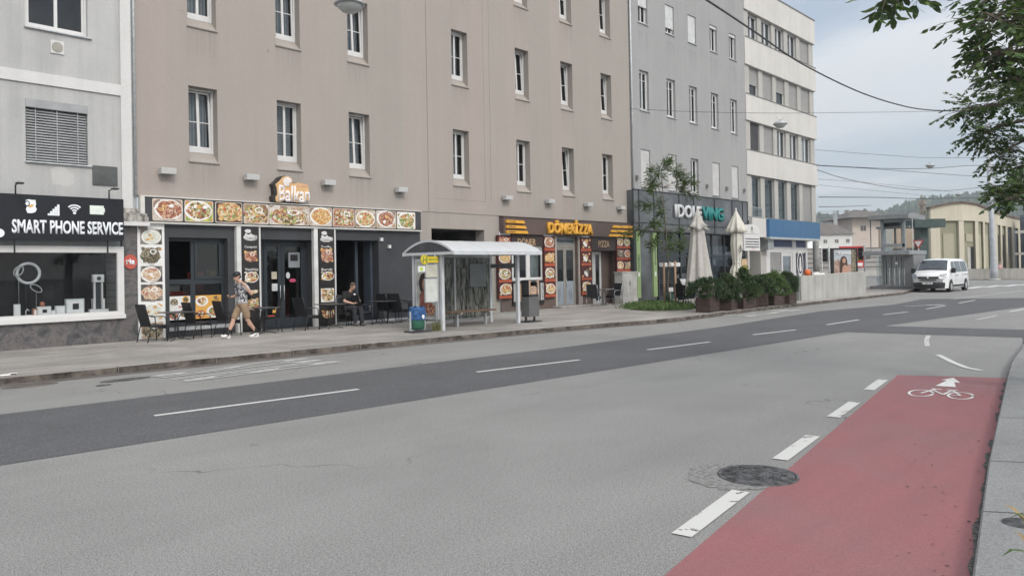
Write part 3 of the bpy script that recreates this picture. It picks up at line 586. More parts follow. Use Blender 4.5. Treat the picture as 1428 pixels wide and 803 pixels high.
# glass double door in recess
a0, c0, a1, c1 = h2; yi = YF+.38; mb = MB()
xl0, xl1, xr0, xr1 = [W(p, 400, yi)[0] for p in (364, 390, 394, 423)]
frame(mb, xl0, c0, xr1+.1, c1, yi-.01, .08, .07); mb.box(xr1+.1, yi-.01, c0, a1+.02, yi+.05, c1)
df = mb.build('door_frame', M_anth, sf)
for (u0, u1) in ((xl0+.085, (xl1+xr0)/2-.005), ((xl1+xr0)/2+.005, xr1+.015)):
    mb = MB(); frame(mb, u0, c0+.02, u1, c1-.085, yi-.03, .11, .06); mb.box(u0+.11, yi-.03, c0+.13, u1-.11, yi+.03, c0+.30)
    dd = mb.build('door', M_anth, sf); mb = MB(); mb.face([(u0+.1, yi, c0+.29), (u1-.1, yi, c0+.29), (u1-.1, yi, c1-.19), (u0+.1, yi, c1-.19)]); mb.build('pane', M_glassd, dd, fix=False)
    mb = MB(); hx = u1-.06 if u0 < xl1-.5 else u0+.06; mb.tube([(hx, yi-.07, 1.0), (hx, yi-.07, 1.45)], .014); mb.build('handle', M_steel, dd)
mb = MB(); Yd = yi-.004
STK = [mat('paper_yellow', (.50, .46, .36), .8), mat('paper', (.55, .56, .58), .8), mat('poster_grey', (.22, .24, .26), .6), M_black, P_orange, mat('poster_red', (.45, .08, .06), .6), mat('sticker_pink', (.45, .07, .14), .5)]
def pr(px0, py0, px1, py1, mi): x0_, z0_, x1_, z1_ = WR(px0, py0, px1, py1, Yd); mb = MB(); o = .003 if mi in (3, 4) else 0; mb.box(x0_, Yd-.006-o, z0_, x1_, Yd-.002-o, z1_); mb.build('sticker', STK[mi], sf)
pr(378.5, 379, 386, 389, 0); pr(379, 395.5, 387, 405.5, 1); pr(402, 352, 418, 373, 2); pr(404.5, 355, 415, 364, 3); pr(414, 438, 423, 447, 1); pr(380, 430, 388, 436, 4); pr(368, 440, 388, 449, 5)
x_, z_ = W(401.5, 384, Yd); mb = MB(); mb.prism(ell(x_, z_, .07, .1, 16), Yd-.007, Yd-.002); mb.build('sticker', STK[1], sf); x_, z_ = W(408, 391, Yd); mb = MB(); mb.prism(ell(x_, z_, .12, .06, 14), Yd-.007, Yd-.002); mb.build('sticker', STK[6], sf)
mb = MB(); mb.box(xl0, yi+2, .1, a1, yi+2.05, 3); mb.box(xl0, yi+.1, .1, xl0+.02, yi+2, 3); mb.box(a1-.0, yi+.1, .1, a1+.02, yi+2, 3); mb.box(xl0, yi+.1, 2.98, a1, yi+2, 3); mb.build('interior', M_roomg, sf)
mb = MB(); mb.box(xr0+.2, yi+.7, .15, xr0+.65, yi+1.0, 1.3); mb.build('cabinet', mat('cabinet_red', (.16, .035, .03), .5), sf)
# open doorway with folding dark leaf
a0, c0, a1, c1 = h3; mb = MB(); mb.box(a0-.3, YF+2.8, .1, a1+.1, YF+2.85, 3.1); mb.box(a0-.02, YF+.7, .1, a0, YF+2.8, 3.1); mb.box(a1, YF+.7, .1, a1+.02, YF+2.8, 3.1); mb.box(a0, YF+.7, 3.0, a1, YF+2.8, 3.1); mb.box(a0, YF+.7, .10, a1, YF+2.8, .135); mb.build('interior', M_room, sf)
mb = MB(); x_ = W(499, 400, YF+.5)[0]; mb.box(x_, YF+.62, .13, x_+.1, YF+.7, c1); x_ = W(517, 400, YF+.3)[0]; mb.box(x_, YF+.30, .13, x_+.09, YF+.7, c1); mb.build('door_post', mat('blue_steel', (.06, .075, .10), .4), sf)
for (px, py) in ((530.6, 334), (541.6, 344)): x_, z_ = xz(px, py); mb = MB(); mb.box(x_-.05, YF-.09, z_-.055, x_+.05, YF-.012, z_+.055); mb.build('wall_spotlight', M_white, sf)
mb = MB(); mb.box(13.95, YF-.06, .13, 17.7, YF-.012, .20); mb.build('base_strip', M_galv, sf)
for a, b, zz in ((331, 337.3, .13), (438.8, 444.3, .13)): mb = MB(); mb.box(W(a, 400, YF-.15)[0], YF-.15, zz, W(b, 400, YF-.15)[0], YF-.012, 3.2); mb.build('pilaster', mat('white_post', (.62, .625, .615), .6), sf)
# menu boards
mb0 = thing('menu_board', 'tall white menu board of six dishes left of the grill window', 'menu board', (8.55, YF, .14), 'grill menu boards')
x0, x1 = W(192.4, 400, YF-.04)[0], W(230, 400, YF-.04)[0]; mb = MB(); mb.box(x0, YF-.05, .14, x1, YF-.012, 3.19); mb.build('board', P_pale, mb0)
for k, (p0, p1, bg, f, kd) in enumerate([(45, 145, F_pl2, P_soup, 'plate'), (152, 270, P_pale, F_dark, 'pile'), (288, 392, F_pl2, F_pale, 'plate'), (408, 517, F_pl2, F_pale, 'pile'), (530, 640, P_pale, P_soup, 'plate'), (655, 762, P_wood, F_dark, 'pile')]):
    za, zb = W(212, 310+p0/4.72, YF-.05)[1], W(212, 310+p1/4.72, YF-.05)[1]
    foodtile(mb0, x0+.07, zb, x1-.07, za, YF-.05, bg, f, kind=kd, seed=30+k)
    if k in (0, 1, 2, 3, 4): text('caption', ['Supe', 'Vorspeisen', 'Salate', 'Suppen', 'Grill'][k], (x0+.3, za+.015, x1-.28, za+.055), YF-.05, P_blk, mb0, .002)
x_, z_ = xz(196, 315, YF-.05); text('lettering', 'Balkan', (x0+.03, 3.04, x0+.26, 3.15), YF-.05, M_dred, mb0, .002, .02)
for (pa, pb, lab, ims, T) in [(337.8, 361.5, 'narrow black menu board between the white post and the glass door of the grill', [(320, 337, 0), (349, 366, 1), (378, 394, 1), (404, 410, 2), (415, 432, 1)], ['Cevapcici', 'Vesalnica']), (445, 466.6, 'narrow black menu board between the glass door and the open doorway of the grill', [(323, 339, 0), (345, 367, 1), (378, 391, 1), (402, 421, 3), (432, 444, 1)], ['Tortillas', 'Burek'])]:
    mm = thing('menu_board', lab, 'menu board', (W(pa, 400, YF)[0], YF, .14), 'grill menu boards'); x0, x1 = W(pa, 400, YF-.1)[0], W(pb, 400, YF-.1)[0]
    mb = MB(); mb.box(x0, YF-.12, .16, x1, YF-.012, 3.18); mb.build('board', P_blk, mm)
    mb = MB(); mb.box(x1, YF-.13, .14, x1+.05, YF-.012, 3.19); mb.build('trim', M_white, mm)
    for j, (p0, p1, k) in enumerate(ims):
        za, zb = W(pa+12, p0, YF-.12)[1], W(pa+12, p1, YF-.12)[1]
        if k == 0:
            text('lettering', 'Balkan', (x0+.08, zb+.06, x1-.06, za-.12), YF-.123, M_white, mm, .004, .045, shear=.2); mb = MB(); mb.prism(ell((x0+x1)/2-.08, za-.05, .1, .06, 12, .1), YF-.126, YF-.122); mb.prism(ell((x0+x1)/2, (za+zb)/2-.06, (x1-x0)*.42, .09, 16, .08), YF-.1225, YF-.1215); mb.build('emblem', M_white, mm)
            text('caption', T[0], (x0+.08, W(pa+12, 347, YF-.12)[1], x0+.46, W(pa+12, 342.5, YF-.12)[1]), YF-.121, M_white, mm, .002, .02)
        else: foodtile(mm, x0+.05, zb, x1-.04, za, YF-.12, P_blk if k != 3 else P_pale, F_meat if j < 2 else F_mix, kind=['plate', 'pile', 'plate', 'pile', 'pile'][j], seed=50+j)
        if k == 1 and j == 2: text('caption', T[1], (x0+.08, za+.01, x0+.5, za+.09), YF-.121, M_white, mm, .002, .02)
# Balkan logo sign
lg = thing('logo_sign', 'orange and white Balkan logo sign with chef hat on dark backing', 'sign', (W(405, 285, YF-.3)[0], YF, 3.95))
Yl = YF-.22; c_ = lambda px, py: W(px, py, Yl)
sil = [c_(*q) for q in [(385, 281), (384, 275), (387, 271), (386, 262), (384, 257), (390, 252), (394, 247), (400, 245.5), (405, 247), (408, 252), (407, 256), (416, 255), (429, 257), (431, 265), (432.5, 279), (426, 280), (420, 277), (418, 283), (409, 281.5), (398, 279), (391, 282.5)]]
mb = MB(); mb.prism([(x-.09, z+.0) for x, z in sil], Yl+.01, YF-.005); mb.build('backing', P_blk, lg)
mb = MB(); mb.prism(sil, Yl, Yl+.01); mb.build('face', mat('logo_orange', (.66, .42, .20), .4), lg)
text('lettering', 'Balkan', (*c_(388, 281), *c_(432, 261)), Yl, mat('logo_white', (.80, .74, .72), .4), lg, .02, .024, shear=.1)
text('caption', 'Spezialitäten', (*c_(414, 262), *c_(429, 256.5)), Yl, mat('logo_peach', (.78, .50, .36), .4), lg, .01)
mb = MB(); mb.prism([c_(*q) for q in [(396, 258), (394, 252), (397, 248), (401, 247), (406, 250), (406, 254), (403, 256), (403, 259), (398, 260)]], Yl-.004, Yl-.02); mb.build('chef_hat', mat('logo_white', (.8, .74, .72)), lg)

# ---- wall lamps above the shops
labs = ['white box wall lamp above the menu board at the left end of the food sign', 'white box wall lamp left of the Balkan logo sign', 'white box wall lamp right of the Balkan logo sign', 'white box wall lamp above the salad photo at the right end of the food sign', 'small box wall lamp above the upper stripes at the left of the brown sign', 'small box wall lamp above the left letters of the brown pizza sign', 'small box wall lamp just right of the yellow letters on the brown sign', 'small box wall lamp nearest the grey neighbouring house']
pl = None
for i, (px, py) in enumerate([(233, 239), (350.5, 247.5), (458, 255), (559.5, 265), (707.5, 276), (767, 281), (820.5, 285.5), (866.5, 290)]):
    x, z = W(px, py, YF-.15)
    if pl is None:
        pl = thing('wall_lamp', labs[0], 'wall lamp', (0, 0, 0)); mb = MB(); mb.box(-.2, -.28, -.085, .2, -.06, .085); mb.build('lamp_box', M_whitem, pl, bev=.008); mb = MB(); mb.box(-.13, -.24, -.10, .13, -.1, -.085); mb.build('lens', M_clear, pl); mb = MB(); mb.box(-.05, -.06, -.06, .05, 0, .06); mb.build('bracket', M_steel, pl)
    place(pl, i > 0, (x, YF, z), 0, labs[i], 'box lamps along the taupe wall')

# ---- Dönerizza shop
ds = thing('kebab_shopfront', 'brown kebab and pizza shopfront with greige double door', 'shopfront', (26.4, YF, .12))
Yd = YF-.02; gx = lambda p: W(p, 400, Yd)[0]; zf0 = W(694, 326, Yd)[1]
door = (gx(775.5), .13, gx(806), zf0); wdw = (gx(714.5), W(736, 391, Yd)[1], gx(758.5), W(736, 343, Yd)[1]); rec = (gx(826.5), .13, gx(862), W(840, 350, Yd)[1])
mb = MB(); wall_holes(mb, 21.88, 30.98, .10, 3.2, Yd, [(*wdw, .15, 0), (*door, .2, 0), (*rec, .55, 0)], 0, 0); mb.build('wall', mat('brown_wall', (.135, .10, .09), .8, var=.1), ds, fix=False)
for q_ in ((806.5, 811, .06), (774, 776.5, .04)): mb = MB(); mb.box(gx(q_[0]), Yd-q_[2], .13, gx(q_[1]), Yd-.005, zf0+.02); mb.build('pilaster', mat('greige', (.40, .37, .33), .8), ds)
M_gre = mat('greige_frame', (.27, .255, .235), .5)
x0, z0, x1, z1 = door; yi = Yd+.13; mb = MB(); frame(mb, x0+.002, z0, x1-.002, z1, yi, .07, .06); zt = W(790, 344, yi)[1]; mb.box(x0+.07, yi, zt-.05, x1-.07, yi+.06, zt+.13); mb.build('door_frame', M_gre, ds)
mb = MB(); mb.box(x0+.07, yi+.02, zt+.13, x1-.07, yi+.04, z1-.07); tp = mb.build('transom_panel', mat('transom_blue', (.20, .24, .28), .3), ds)
text('lettering', 'Dönerizza', (x0+.12, zt+.2, x1-.12, z1-.14), yi+.02, P_blk, tp, .004, .02)
xm = (x0+x1)/2
for u0, u1 in ((x0+.075, xm-.004), (xm+.004, x1-.075)):
    mb = MB(); frame(mb, u0, z0+.02, u1, zt-.055, yi-.02, .09, .05); zz = W(790, 392, yi)[1]; dd = mb.build('door', M_gre, ds)
    mb = MB(); mb.face([(u0+.08, yi, zz), (u1-.08, yi, zz), (u1-.08, yi, zt-.14), (u0+.08, yi, zt-.14)]); mb.build('pane', M_glassd, dd, fix=False)
    mb = MB(); mb.box(u0+.085, yi-.002, z0+.1, u1-.085, yi+.01, zz); fr_ = mb.build('frosted_panel', mat('frosted_blue', (.27, .31, .35), .3, var=.08), dd)
    mb = MB(); mb.prism(ell((u0+u1)/2+(.05 if u0 > xm-.1 else -.08), (z0+zz)/2, .13, .3, 16, .35), yi-.003, yi-.006); mb.build('emblem', mat('door_print', (.06, .08, .11) if u0 > xm-.1 else (.20, .23, .27), .4), fr_)
mb = MB(); mb.tube([(xm+.05, yi-.06, 1.0), (xm+.05, yi-.06, 1.35)], .012); mb.build('handle', M_steel, ds)
mb = MB(); mb.box(x0, Yd+1.6, .1, x1, Yd+1.65, 3); mb.box(x0-.02, Yd+.3, .1, x0, Yd+1.6, 3); mb.box(x1, Yd+.3, .1, x1+.02, Yd+1.6, 3); mb.build('interior', M_roomg, ds)
mb = MB(); mb.box(gx(768), Yd-.55, .12, gx(822), Yd-.01, .20); mb.build('step', mat('step_concrete', (.30, .29, .275), .9, var=.2), ds, bev=.01)
x0, z0, x1, z1 = wdw; mb = MB(); frame(mb, x0+.002, z0+.002, x1-.002, z1-.002, Yd+.02, .12, .07); a_ = gx(735); mb.box(a_, Yd+.02, z0+.12, a_+.22, Yd+.09, z1-.12); w_ = mb.build('window', M_white, ds)
mb = MB(); mb.face([(x0+.1, Yd+.05, z0+.1), (x1-.1, Yd+.05, z0+.1), (x1-.1, Yd+.05, z1-.1), (x0+.1, Yd+.05, z1-.1)]); mb.build('pane', M_glass, w_, fix=False)
mb = MB(); mb.box(a_+.22, Yd+.2, z0, x1-.1, Yd+.22, z1); mb.build('curtain', mat('pale_curtain', (.46, .49, .46), .8, var=.3, vs=3, stretch=(3, 1, .4)), w_); mb = MB(); mb.box(x0, Yd+.9, z0-.3, x1, Yd+.95, z1+.3); mb.box(x0, Yd+.16, z0-.05, x1, Yd+.9, z0); mb.build('room', M_roomg, w_)
x0, z0, x1, z1 = rec; mb = MB(); x1b = gx(845)+.2; frame(mb, x0+.02, z0, x1b, z1-.02, Yd+.40, .13, .07); xm_ = x0+(x1b-x0)*.42; mb.box(xm_, Yd+.40, z0+.13, xm_+.26, Yd+.47, z1-.15); w_ = mb.build('window', M_white, ds)
mb = MB(); mb.face([(x0+.1, Yd+.43, z0+.1), (x1b-.1, Yd+.43, z0+.1), (x1b-.1, Yd+.43, z1-.1), (x0+.1, Yd+.43, z1-.1)]); mb.build('pane', M_glassd, w_, fix=False); mb = MB(); mb.box(x0+.1, Yd+.46, z0+.1, x1b-.1, Yd+.465, z0+.9); mb.build('frosted_panel', MC['frosted_blue'], w_)
mb = MB(); mb.box(x0-.2, Yd+1.2, .1, x1+.2, Yd+1.25, 3); mb.build('room', M_room, w_)
mb = MB(); mb.box(x1b, Yd+.41, .1, x1+.02, Yd+.5, z1); mb.build('recess_wall', MC['brown_wall'], ds)
# fascia sign
fz = thing('pizza_fascia_sign', 'brown fascia sign with yellow DÖNERIZZA letters and yellow stripes', 'sign', (26.4, YF, 3.2))
mb = MB(); mb.box(21.88, YF-.22, zf0, 31.1, YF-.005, 3.88); mb.build('sign_panel', M_brown, fz); mb = MB(); mb.box(21.86, YF-.24, 3.88, 31.12, YF-.004, 3.915); mb.build('trim', M_brownd, fz)
Ys = YF-.22
for k in range(3):
    za, zb = 3.76-k*.205, 3.76-k*.205-.115
    xa = 21.98; xb = W(728.5+k*2.2, 305, Ys)[0]; mb = MB(); mb.prism([(xa, zb), (xb+.07, zb), (xb, za), (xa, za)], Ys, Ys-.09); st = mb.build('stripe', M_yel, fz); text('caption', ['DÖNER', 'PIZZA', 'KEBAP'][k], (xa+.09, zb+.025, xa+.52, za-.025), Ys-.09, M_brownd, st, .003, .02)
    xa2 = W(855-k*2.4, 315, Ys)[0]; mb = MB(); mb.prism([(xa2-.1, zb), (31.0, zb), (31.0, za), (xa2-.02, za)], Ys, Ys-.09); st = mb.build('stripe', M_yel, fz); text('caption', ['DÖNER', 'PIZZA', 'KEBAP'][k], (30.35, zb+.025, 30.9, za-.025), Ys-.09, M_brownd, st, .003, .02)
xa, zb = W(765, 325.5, Ys-.1)[0], W(765, 325.5, Ys-.1)[1]; xb = W(827, 325, Ys-.1)[0]
lt = text('lettering', 'DÖNERİZZA', (xa, zf0+.05, xb, 3.90), Ys, M_yel, fz, .13, .05)
# photo panels
def photo_panel(px0, px1, py0, py1, cols, rows_, lab, kinds, Yp=YF-.14):
    t = thing('menu_photo_panel', lab, 'menu board', (W(px0, 400, Yp)[0], YF, .5), 'red photo menu panels'); pm = (px0+px1)/2
    x0, x1 = W(px0, 400, Yp)[0], W(px1, 400, Yp)[0]; z1, z0 = W(pm, py0, Yp)[1], W(pm, py1, Yp)[1]
    mb = MB(); mb.box(x0, Yp, z0, x1, Yp+.11, z1); mb.build('board', M_dred, t); cw = (x1-x0)/cols; rh = (z1-z0)/rows_; n = 0
    for i in range(rows_):
        for j in range(cols):
            a = x0+j*cw+.03; b = x0+(j+1)*cw-.03; tz = z1-i*rh-.04; bz = z1-(i+1)*rh+.03; cap = bz+rh*.17
            foodtile(t, a, cap+.015, b, tz, Yp, M_dred, [F_meat, F_fries, F_mix, F_pizza, F_salad, F_dark][(i*2+j+px0) % 6 if isinstance(px0, int) else n % 6], kind=kinds[n % len(kinds)], seed=n+int(px0)); n += 1
            mb = MB(); mb.box(a, Yp-.006, bz, b, Yp, cap); cc = mb.build('caption_bar', M_lorng, t)
            text('lettering', ['DÖNER', 'KEBAP', 'DÜRÜM', 'PIZZA', 'SALAT', 'BOX'][n % 6], (a+(b-a)*.15, bz+(cap-bz)*.25, b-(b-a)*.15, cap-(cap-bz)*.25), Yp-.006, M_dred, cc, .002)
photo_panel(695.5, 714, 328, 417, 1, 4, 'red photo menu panel at the left corner behind the bus shelter', ['pile', 'plate', 'plate', 'plate'])
photo_panel(759.8, 775, 329, 415, 1, 4, 'red photo menu panel left of the kebab shop door', ['plate', 'pile', 'plate', 'plate'])
photo_panel(811, 825.8, 331, 411.5, 1, 4, 'red photo menu panel right of the kebab shop door', ['roll', 'roll', 'roll', 'plate'])
photo_panel(861, 880.5, 331, 379, 2, 3, 'wide red panel of six dish photos above the grey utility cabinet', ['plate', 'plate', 'pile'])
for (px0, px1, tx, py0, py1, lx0, lx1, lz0, lz1, lab) in [(714.5, 759, 'DÖNER', 326.5, 343, 722, 747, 342, 331, 'dark brown sign reading DÖNER over the shop window'), (826, 860.5, 'PIZZA', 330, 349.5, 834.5, 849.5, 344.5, 336, 'dark brown sign reading PIZZA over the recess')]:
    t = thing('word_sign', lab, 'sign', (W(px0, 400, YF-.08)[0], YF, 2.7)); x0, x1 = W(px0, 400, YF-.09)[0], W(px1, 400, YF-.09)[0]; pm = (px0+px1)/2
    z1, z0 = W(pm, py0, YF-.09)[1], W(pm, py1, YF-.09)[1]; mb = MB(); mb.box(x0, YF-.10, z0, x1, YF-.025, z1); mb.build('board', M_brownd, t)
    text('lettering', tx, (W(lx0, 340, YF-.1)[0], W(pm, lz0, YF-.1)[1], W(lx1, 340, YF-.1)[0], W(pm, lz1, YF-.1)[1]), YF-.10, M_gold, t, .012, .0)
t = thing('chalk_menu_board', 'black menu boards with fine white price lines under the kebab window', 'menu board', (22.9, YF, .2))
Yp = YF-.08; z1, z0 = W(736, 391.5, Yp)[1], .35
for k, (a, b) in enumerate([(715, 722), (723, 744), (745, 752), (752.5, 758.5)]):
    x0, x1 = W(a, 400, Yp)[0], W(b, 400, Yp)[0]; mb = MB(); mb.box(x0, Yp-.02, z0, x1, Yp+.05, z1-.02); b_ = mb.build('board', P_blk, t); mb = MB(); rn = random.Random(k)
    for q in range(26): zz = z1-.12-q*(z1-z0-.25)/26; mb.box(x0+.03, Yp-.024, zz, x0+(x1-x0)*rn.uniform(.5, .85), Yp-.0205, zz+.014); mb.box(x1-.08, Yp-.024, zz, x1-.03, Yp-.0205, zz+.014)
    mb.build('print_lines', M_gold if k == 1 else P_pale, b_)
# grey cabinet
ub = thing('utility_cabinet', 'weathered grey utility cabinet under the six-photo panel', 'utility box', (30.1, 20.5, .12))
mb = MB(); mb.box(29.55, 20.45, .12, 30.75, 20.9, 1.55); mb.box(29.5, 20.42, 1.55, 30.8, 20.92, 1.60); mb.build('body', mat('weathered_cabinet', (.47, .465, .44), .85, var=.13, vs=3, bmp=.1), ub)
mb = MB(); mb.box(29.62, 20.435, .55, 30.13, 20.447, 1.48); mb.box(30.16, 20.435, .55, 30.68, 20.447, 1.48); mb.build('door', MC['weathered_cabinet'], ub); mb = MB(); mb.box(30.10, 20.42, .95, 30.13, 20.434, 1.15); mb.build('handle', M_black, ub)
mb = MB(); mb.box(30.82, 20.6, .12, 31.05, 20.9, 1.3); tag(mb.build('cable_box', M_galv, origin=(30.9, 20.75, .12)), 'narrow grey cable box right of the utility cabinet', 'utility box')

# ---- building A: phone shop house
bA = thing('corner_house', 'light grey rendered house with white bands over the phone shop', 'building', (4, YF, .12))
YA = YF+.0; ah = [(5.52, 4.62, 6.89, 6.12, .14, 0), (5.53, 7.86, 6.92, 9.4, .14, .02), (1.3, 4.62, 2.7, 6.12, .14, 0), (1.3, 7.86, 2.7, 9.4, .14, .02), (5.53, 11.6, 6.92, 13.1, .14, .02), (1.3, 11.6, 2.7, 13.1, .14, .02)]
mb = MB(); wall_holes(mb, -7, 7.68, 3.35, 15.5, YA, ah, 0, 0); mb.face([(-7, YA, 3.35), (-7, YA+12, 3.35), (-7, YA+12, 15.5), (-7, YA, 15.5)]); mb.build('wall', M_plA, bA, fix=False)
mb = MB(); mb.box(7.68, YA-.05, 3.45, 7.94, YA+.3, 15.5); mb.box(-7, YA-.045, 6.50, 7.68, YA+.05, 6.78); mb.box(-7, YA-.045, 10.2, 7.68, YA+.05, 10.48); mb.build('white_band', M_plAw, bA)
mb = MB(); mb.box(7.94, YA+.0, 3.4, 8.06, YA+.3, 15.5); mb.build('joint', M_steel, bA); mb = MB(); mb.tube([(8.02, YA-.06, 3.9), (8.0, YA-.06, 15.5)], .035); mb.build('downpipe', M_galv, bA)
mb = MB(); mb.box(-7.1, YA-.2, 15.5, 8.06, YA+12, 15.7); mb.build('roof', M_steel, bA)
for (x0, z0, x1, z1, *_) in ah:
    if z0 > 7: casement(bA, x0+.003, x1-.003, z0+.02, z1-.003, YA+.10, 0, None, cols=2, bar=0, low=.06)
    else:
        mb = MB(); mb.box(x0, YA-.03, z1-.2, x1, YA+.12, z1); sh = mb.build('shutter_box', mat('shutter_grey', (.33, .34, .35), .5), bA)
        mb = MB(); n = 19; 
        for k in range(n):
            zz = z0+.03+k*(z1-z0-.26)/n; mb.prism([(YA+.03, zz+.012), (YA+.085, zz+.062), (YA+.088, zz+.058), (YA+.035, zz+.006)], x0+.02, x1-.02, ax='X')
        for q in (.16, .5, .84): mb.box(x0+(x1-x0)*q-.008, YA+.025, z0+.03, x0+(x1-x0)*q+.008, YA+.03, z1-.2, 1)
        mb.build('blind', [mat('blind_slats', (.50, .515, .53), .4, .3), M_steel], bA, fix=False); mb = MB(); mb.box(x0, YA+.11, z0, x1, YA+.13, z1); mb.build('pane', M_black, bA)
    mb = MB(); mb.box(x0-.02, YA-.07, z0-.035, x1+.08, YA+.02, z0-.003); mb.build('sill', M_galv, bA)
mb = MB(); x, z = W(79.5, 66.5, YA); mb.box(x-.15, YA-.03, z-.16, x+.15, YA-.003, z+.16); mb.lathe([(.12, 0), (.125, .012), (.10, .014), (.0, .006)], (x, YA-.046, z), 24, 1, 'Y'); mb.build('vent', [M_plAw, mat('vent_grille', (.34, .33, .29), .6, var=.2, vs=60)], bA)
mb = MB(); mb.prism([W(q[0], q[1], YA) for q in [(70, 236), (80, 232), (92, 234), (96, 240), (103, 244), (102, 256), (92, 262), (84, 258), (74, 258), (72, 248)]], YA-.004, YA+.01); mb.build('plaster_patch', M_patch, bA)
mb = MB(); x0, z0, x1, z1 = WR(129, 230.5, 164, 260, YA-.02); mb.box(x0, YA-.03, z0, x1, YA-.003, z1); mb.build('plaque', mat('dark_plaque', (.085, .09, .092), .6, var=.2), bA)
mb = MB(); mb.box(7.62, YA-.22, 3.36, 8.24, YA-.055, 3.45); mb.box(7.62, YA-.26, 3.22, 8.26, YA-.02, 3.36); mb.box(7.62, YA-.1, 3.45, 8.08, YA-.052, 3.58); mb.build('cornice', mat('old_cornice', (.36, .345, .32), .9, var=.5, vs=9), bA); mb = MB(); mb.box(7.56, YA-.28, 3.12, 8.28, YA-.02, 3.22); mb.build('ledge', M_plAw, bA)
# ground floor of A: marble, window
M_marble = None
def marble():
    m, nt, b = newmat('dark_marble'); v = coords(nt); n1 = noise(nt, v, 2.2, 9, .68, 2.2); n2 = noise(nt, v, 14, 5, .7, 1.0)
    c = ramp(nt, n1, [(.3, (.045, .045, .048)), (.48, (.10, .10, .104)), (.55, (.16, .145, .14)), (.62, (.085, .085, .09)), (.75, (.14, .125, .122))])
    c = mixc(nt, .6, c, ramp(nt, n2, [(.3, (.6, .6, .62)), (.7, (1.2, 1.18, 1.18))]), 'MULTIPLY'); nt.links.new(c, b.inputs['Base Color']); b.inputs['Roughness'].default_value = .35; return m
M_marble = marble()
sz0, sz1 = .86, 2.42; swx0, swx1 = -3.0, 7.55
mb = MB(); wall_holes(mb, -7, 8.08, .10, 3.32, YA-.02, [(swx0, sz0-.05, swx1+.12, 3.25, .12, 0)], 0, 0); mb.build('shop_plinth', M_marble, bA, fix=False)
mb = MB(); Yw = YA+.02; frame(mb, swx0, sz0-.1, swx1+.14, sz1+.16, Yw-.10, .16, .10); mb.box(swx0+.16, Yw-.14, sz0-.13, swx1+.16, Yw-.1, sz0-.02); mb.box(3.5, Yw-.06, sz0+.06, 3.6, Yw-.01, sz1); shw = mb.build('shop_window', M_white, bA)
mb = MB(); mb.face([(swx0+.1, Yw-.03, sz0+.04), (swx1, Yw-.03, sz0+.04), (swx1, Yw-.03, sz1+.02), (swx0+.1, Yw-.03, sz1+.02)]); mb.build('pane', M_shopgl, shw, fix=False)
mb = MB(); mb.face([(swx0, Yw, sz1+.16), (swx1+.1, Yw, sz1+.16), (swx1+.1, Yw, 3.25), (swx0, Yw, 3.25)]); mb.build('transom', mat('transom_grey', (.20, .215, .225), .25), shw, fix=False)
mb = MB(); mb.box(swx0, Yw+.0, sz0-.08, swx1+.1, Yw+.9, sz0+.03); mb.build('display_shelf', M_white, shw)
mb = MB(); mb.box(swx0, Yw+.9, sz0, swx1+.1, Yw+.94, 3.2); mb.box(swx0, Yw+.02, sz1+.1, swx1, Yw+.9, sz1+.14); mb.build('back_panel', M_room, shw); mb = MB(); mb.box(swx1+.05, Yw+.02, sz0+.03, swx1+.1, Yw+.9, sz1+.1); mb.build('side_panel', striped('side_boards', (.30, .31, .30), (.18, .19, .19), 5.5, 2, .12), shw)
# display goods
Yg = Yw+.24; dz = sz0+.03
def disp(px, py, Y=Yg): return W(px, py, Y)
rl = thing('ring_light', 'white ring light standing in the phone shop window', 'ring light', (disp(39, 400)[0], Yg, dz)); cx_, cz_ = disp(39.5, 381); mb = MB()
mb.tube([(cx_+.24*math.cos(a*PI/16), Yg, cz_+.24*math.sin(a*PI/16)) for a in range(33)], .035, 8, caps=False); mb.build('ring', mat('ring_white', (.62, .64, .66), .4), rl)
mb = MB(); mb.tube([(cx_-.05, Yg+.02, cz_-.26), (cx_-.05, Yg+.02, dz+.02)], .012); mb.box(cx_-.2, Yg-.1, dz, cx_+.1, Yg+.15, dz+.015); mb.build('stand', M_black, rl)
for (px, py, r, rx, lab) in [(24.5, 378, .13, .6, 'small white hoop beside the ring light in the shop window'), (49, 402, .14, .8, 'small tilted white hoop below the ring light in the shop window')]:
    cx_, cz_ = disp(px, py); mb = MB(); rot_ = Matrix.Rotation(.6, 3, 'Y')
    mb.tube([Vector((cx_, Yg-.08, cz_))+rot_ @ Vector((r*math.cos(a*PI/12)*(1 if rx > .7 else .65), 0, r*math.sin(a*PI/12)*(.5 if rx > .7 else 1))) for a in range(25)], .014, 6, caps=False); mb.tube([(cx_, Yg-.08, cz_-.06), (cx_, Yg-.08, dz)], .004); tag(mb.build('display_hoop', M_steel, origin=(cx_, Yg-.08, dz)), lab, 'display stand')
def goods(px, w, h, d, m, lab, nm='product_box', cat='box', deco=None):
    x = disp(px, 430)[0]; mb = MB(); mb.box(x-w/2, Yg-d/2-.1, dz, x+w/2, Yg+d/2-.1, dz+h, 0); mb.box(x-w/2+.02, Yg-d/2-.103, dz+.03, x+w/2-.02, Yg-d/2-.1, dz+h-.03, 1)
    if deco: mb.box(x-w*.15, Yg-d/2-.106, dz+h*.3, x+w*.2, Yg-d/2-.103, dz+h*.7, 2)
    tag(mb.build(nm, [m, P_pale, M_black], bev=.004, origin=(x, Yg, dz)), lab, cat)
goods(22, .14, .30, .04, M_white, 'white tablet leaning on a stand in the shop window', 'tablet', 'tablet')
goods(46.5, .10, .18, .1, mat('terracotta_box', (.38, .17, .10), .6), 'brown box left of the orange figure on the shop shelf'); goods(59, .30, .22, .12, M_white, 'white box with black print below the orange figure', deco=1)
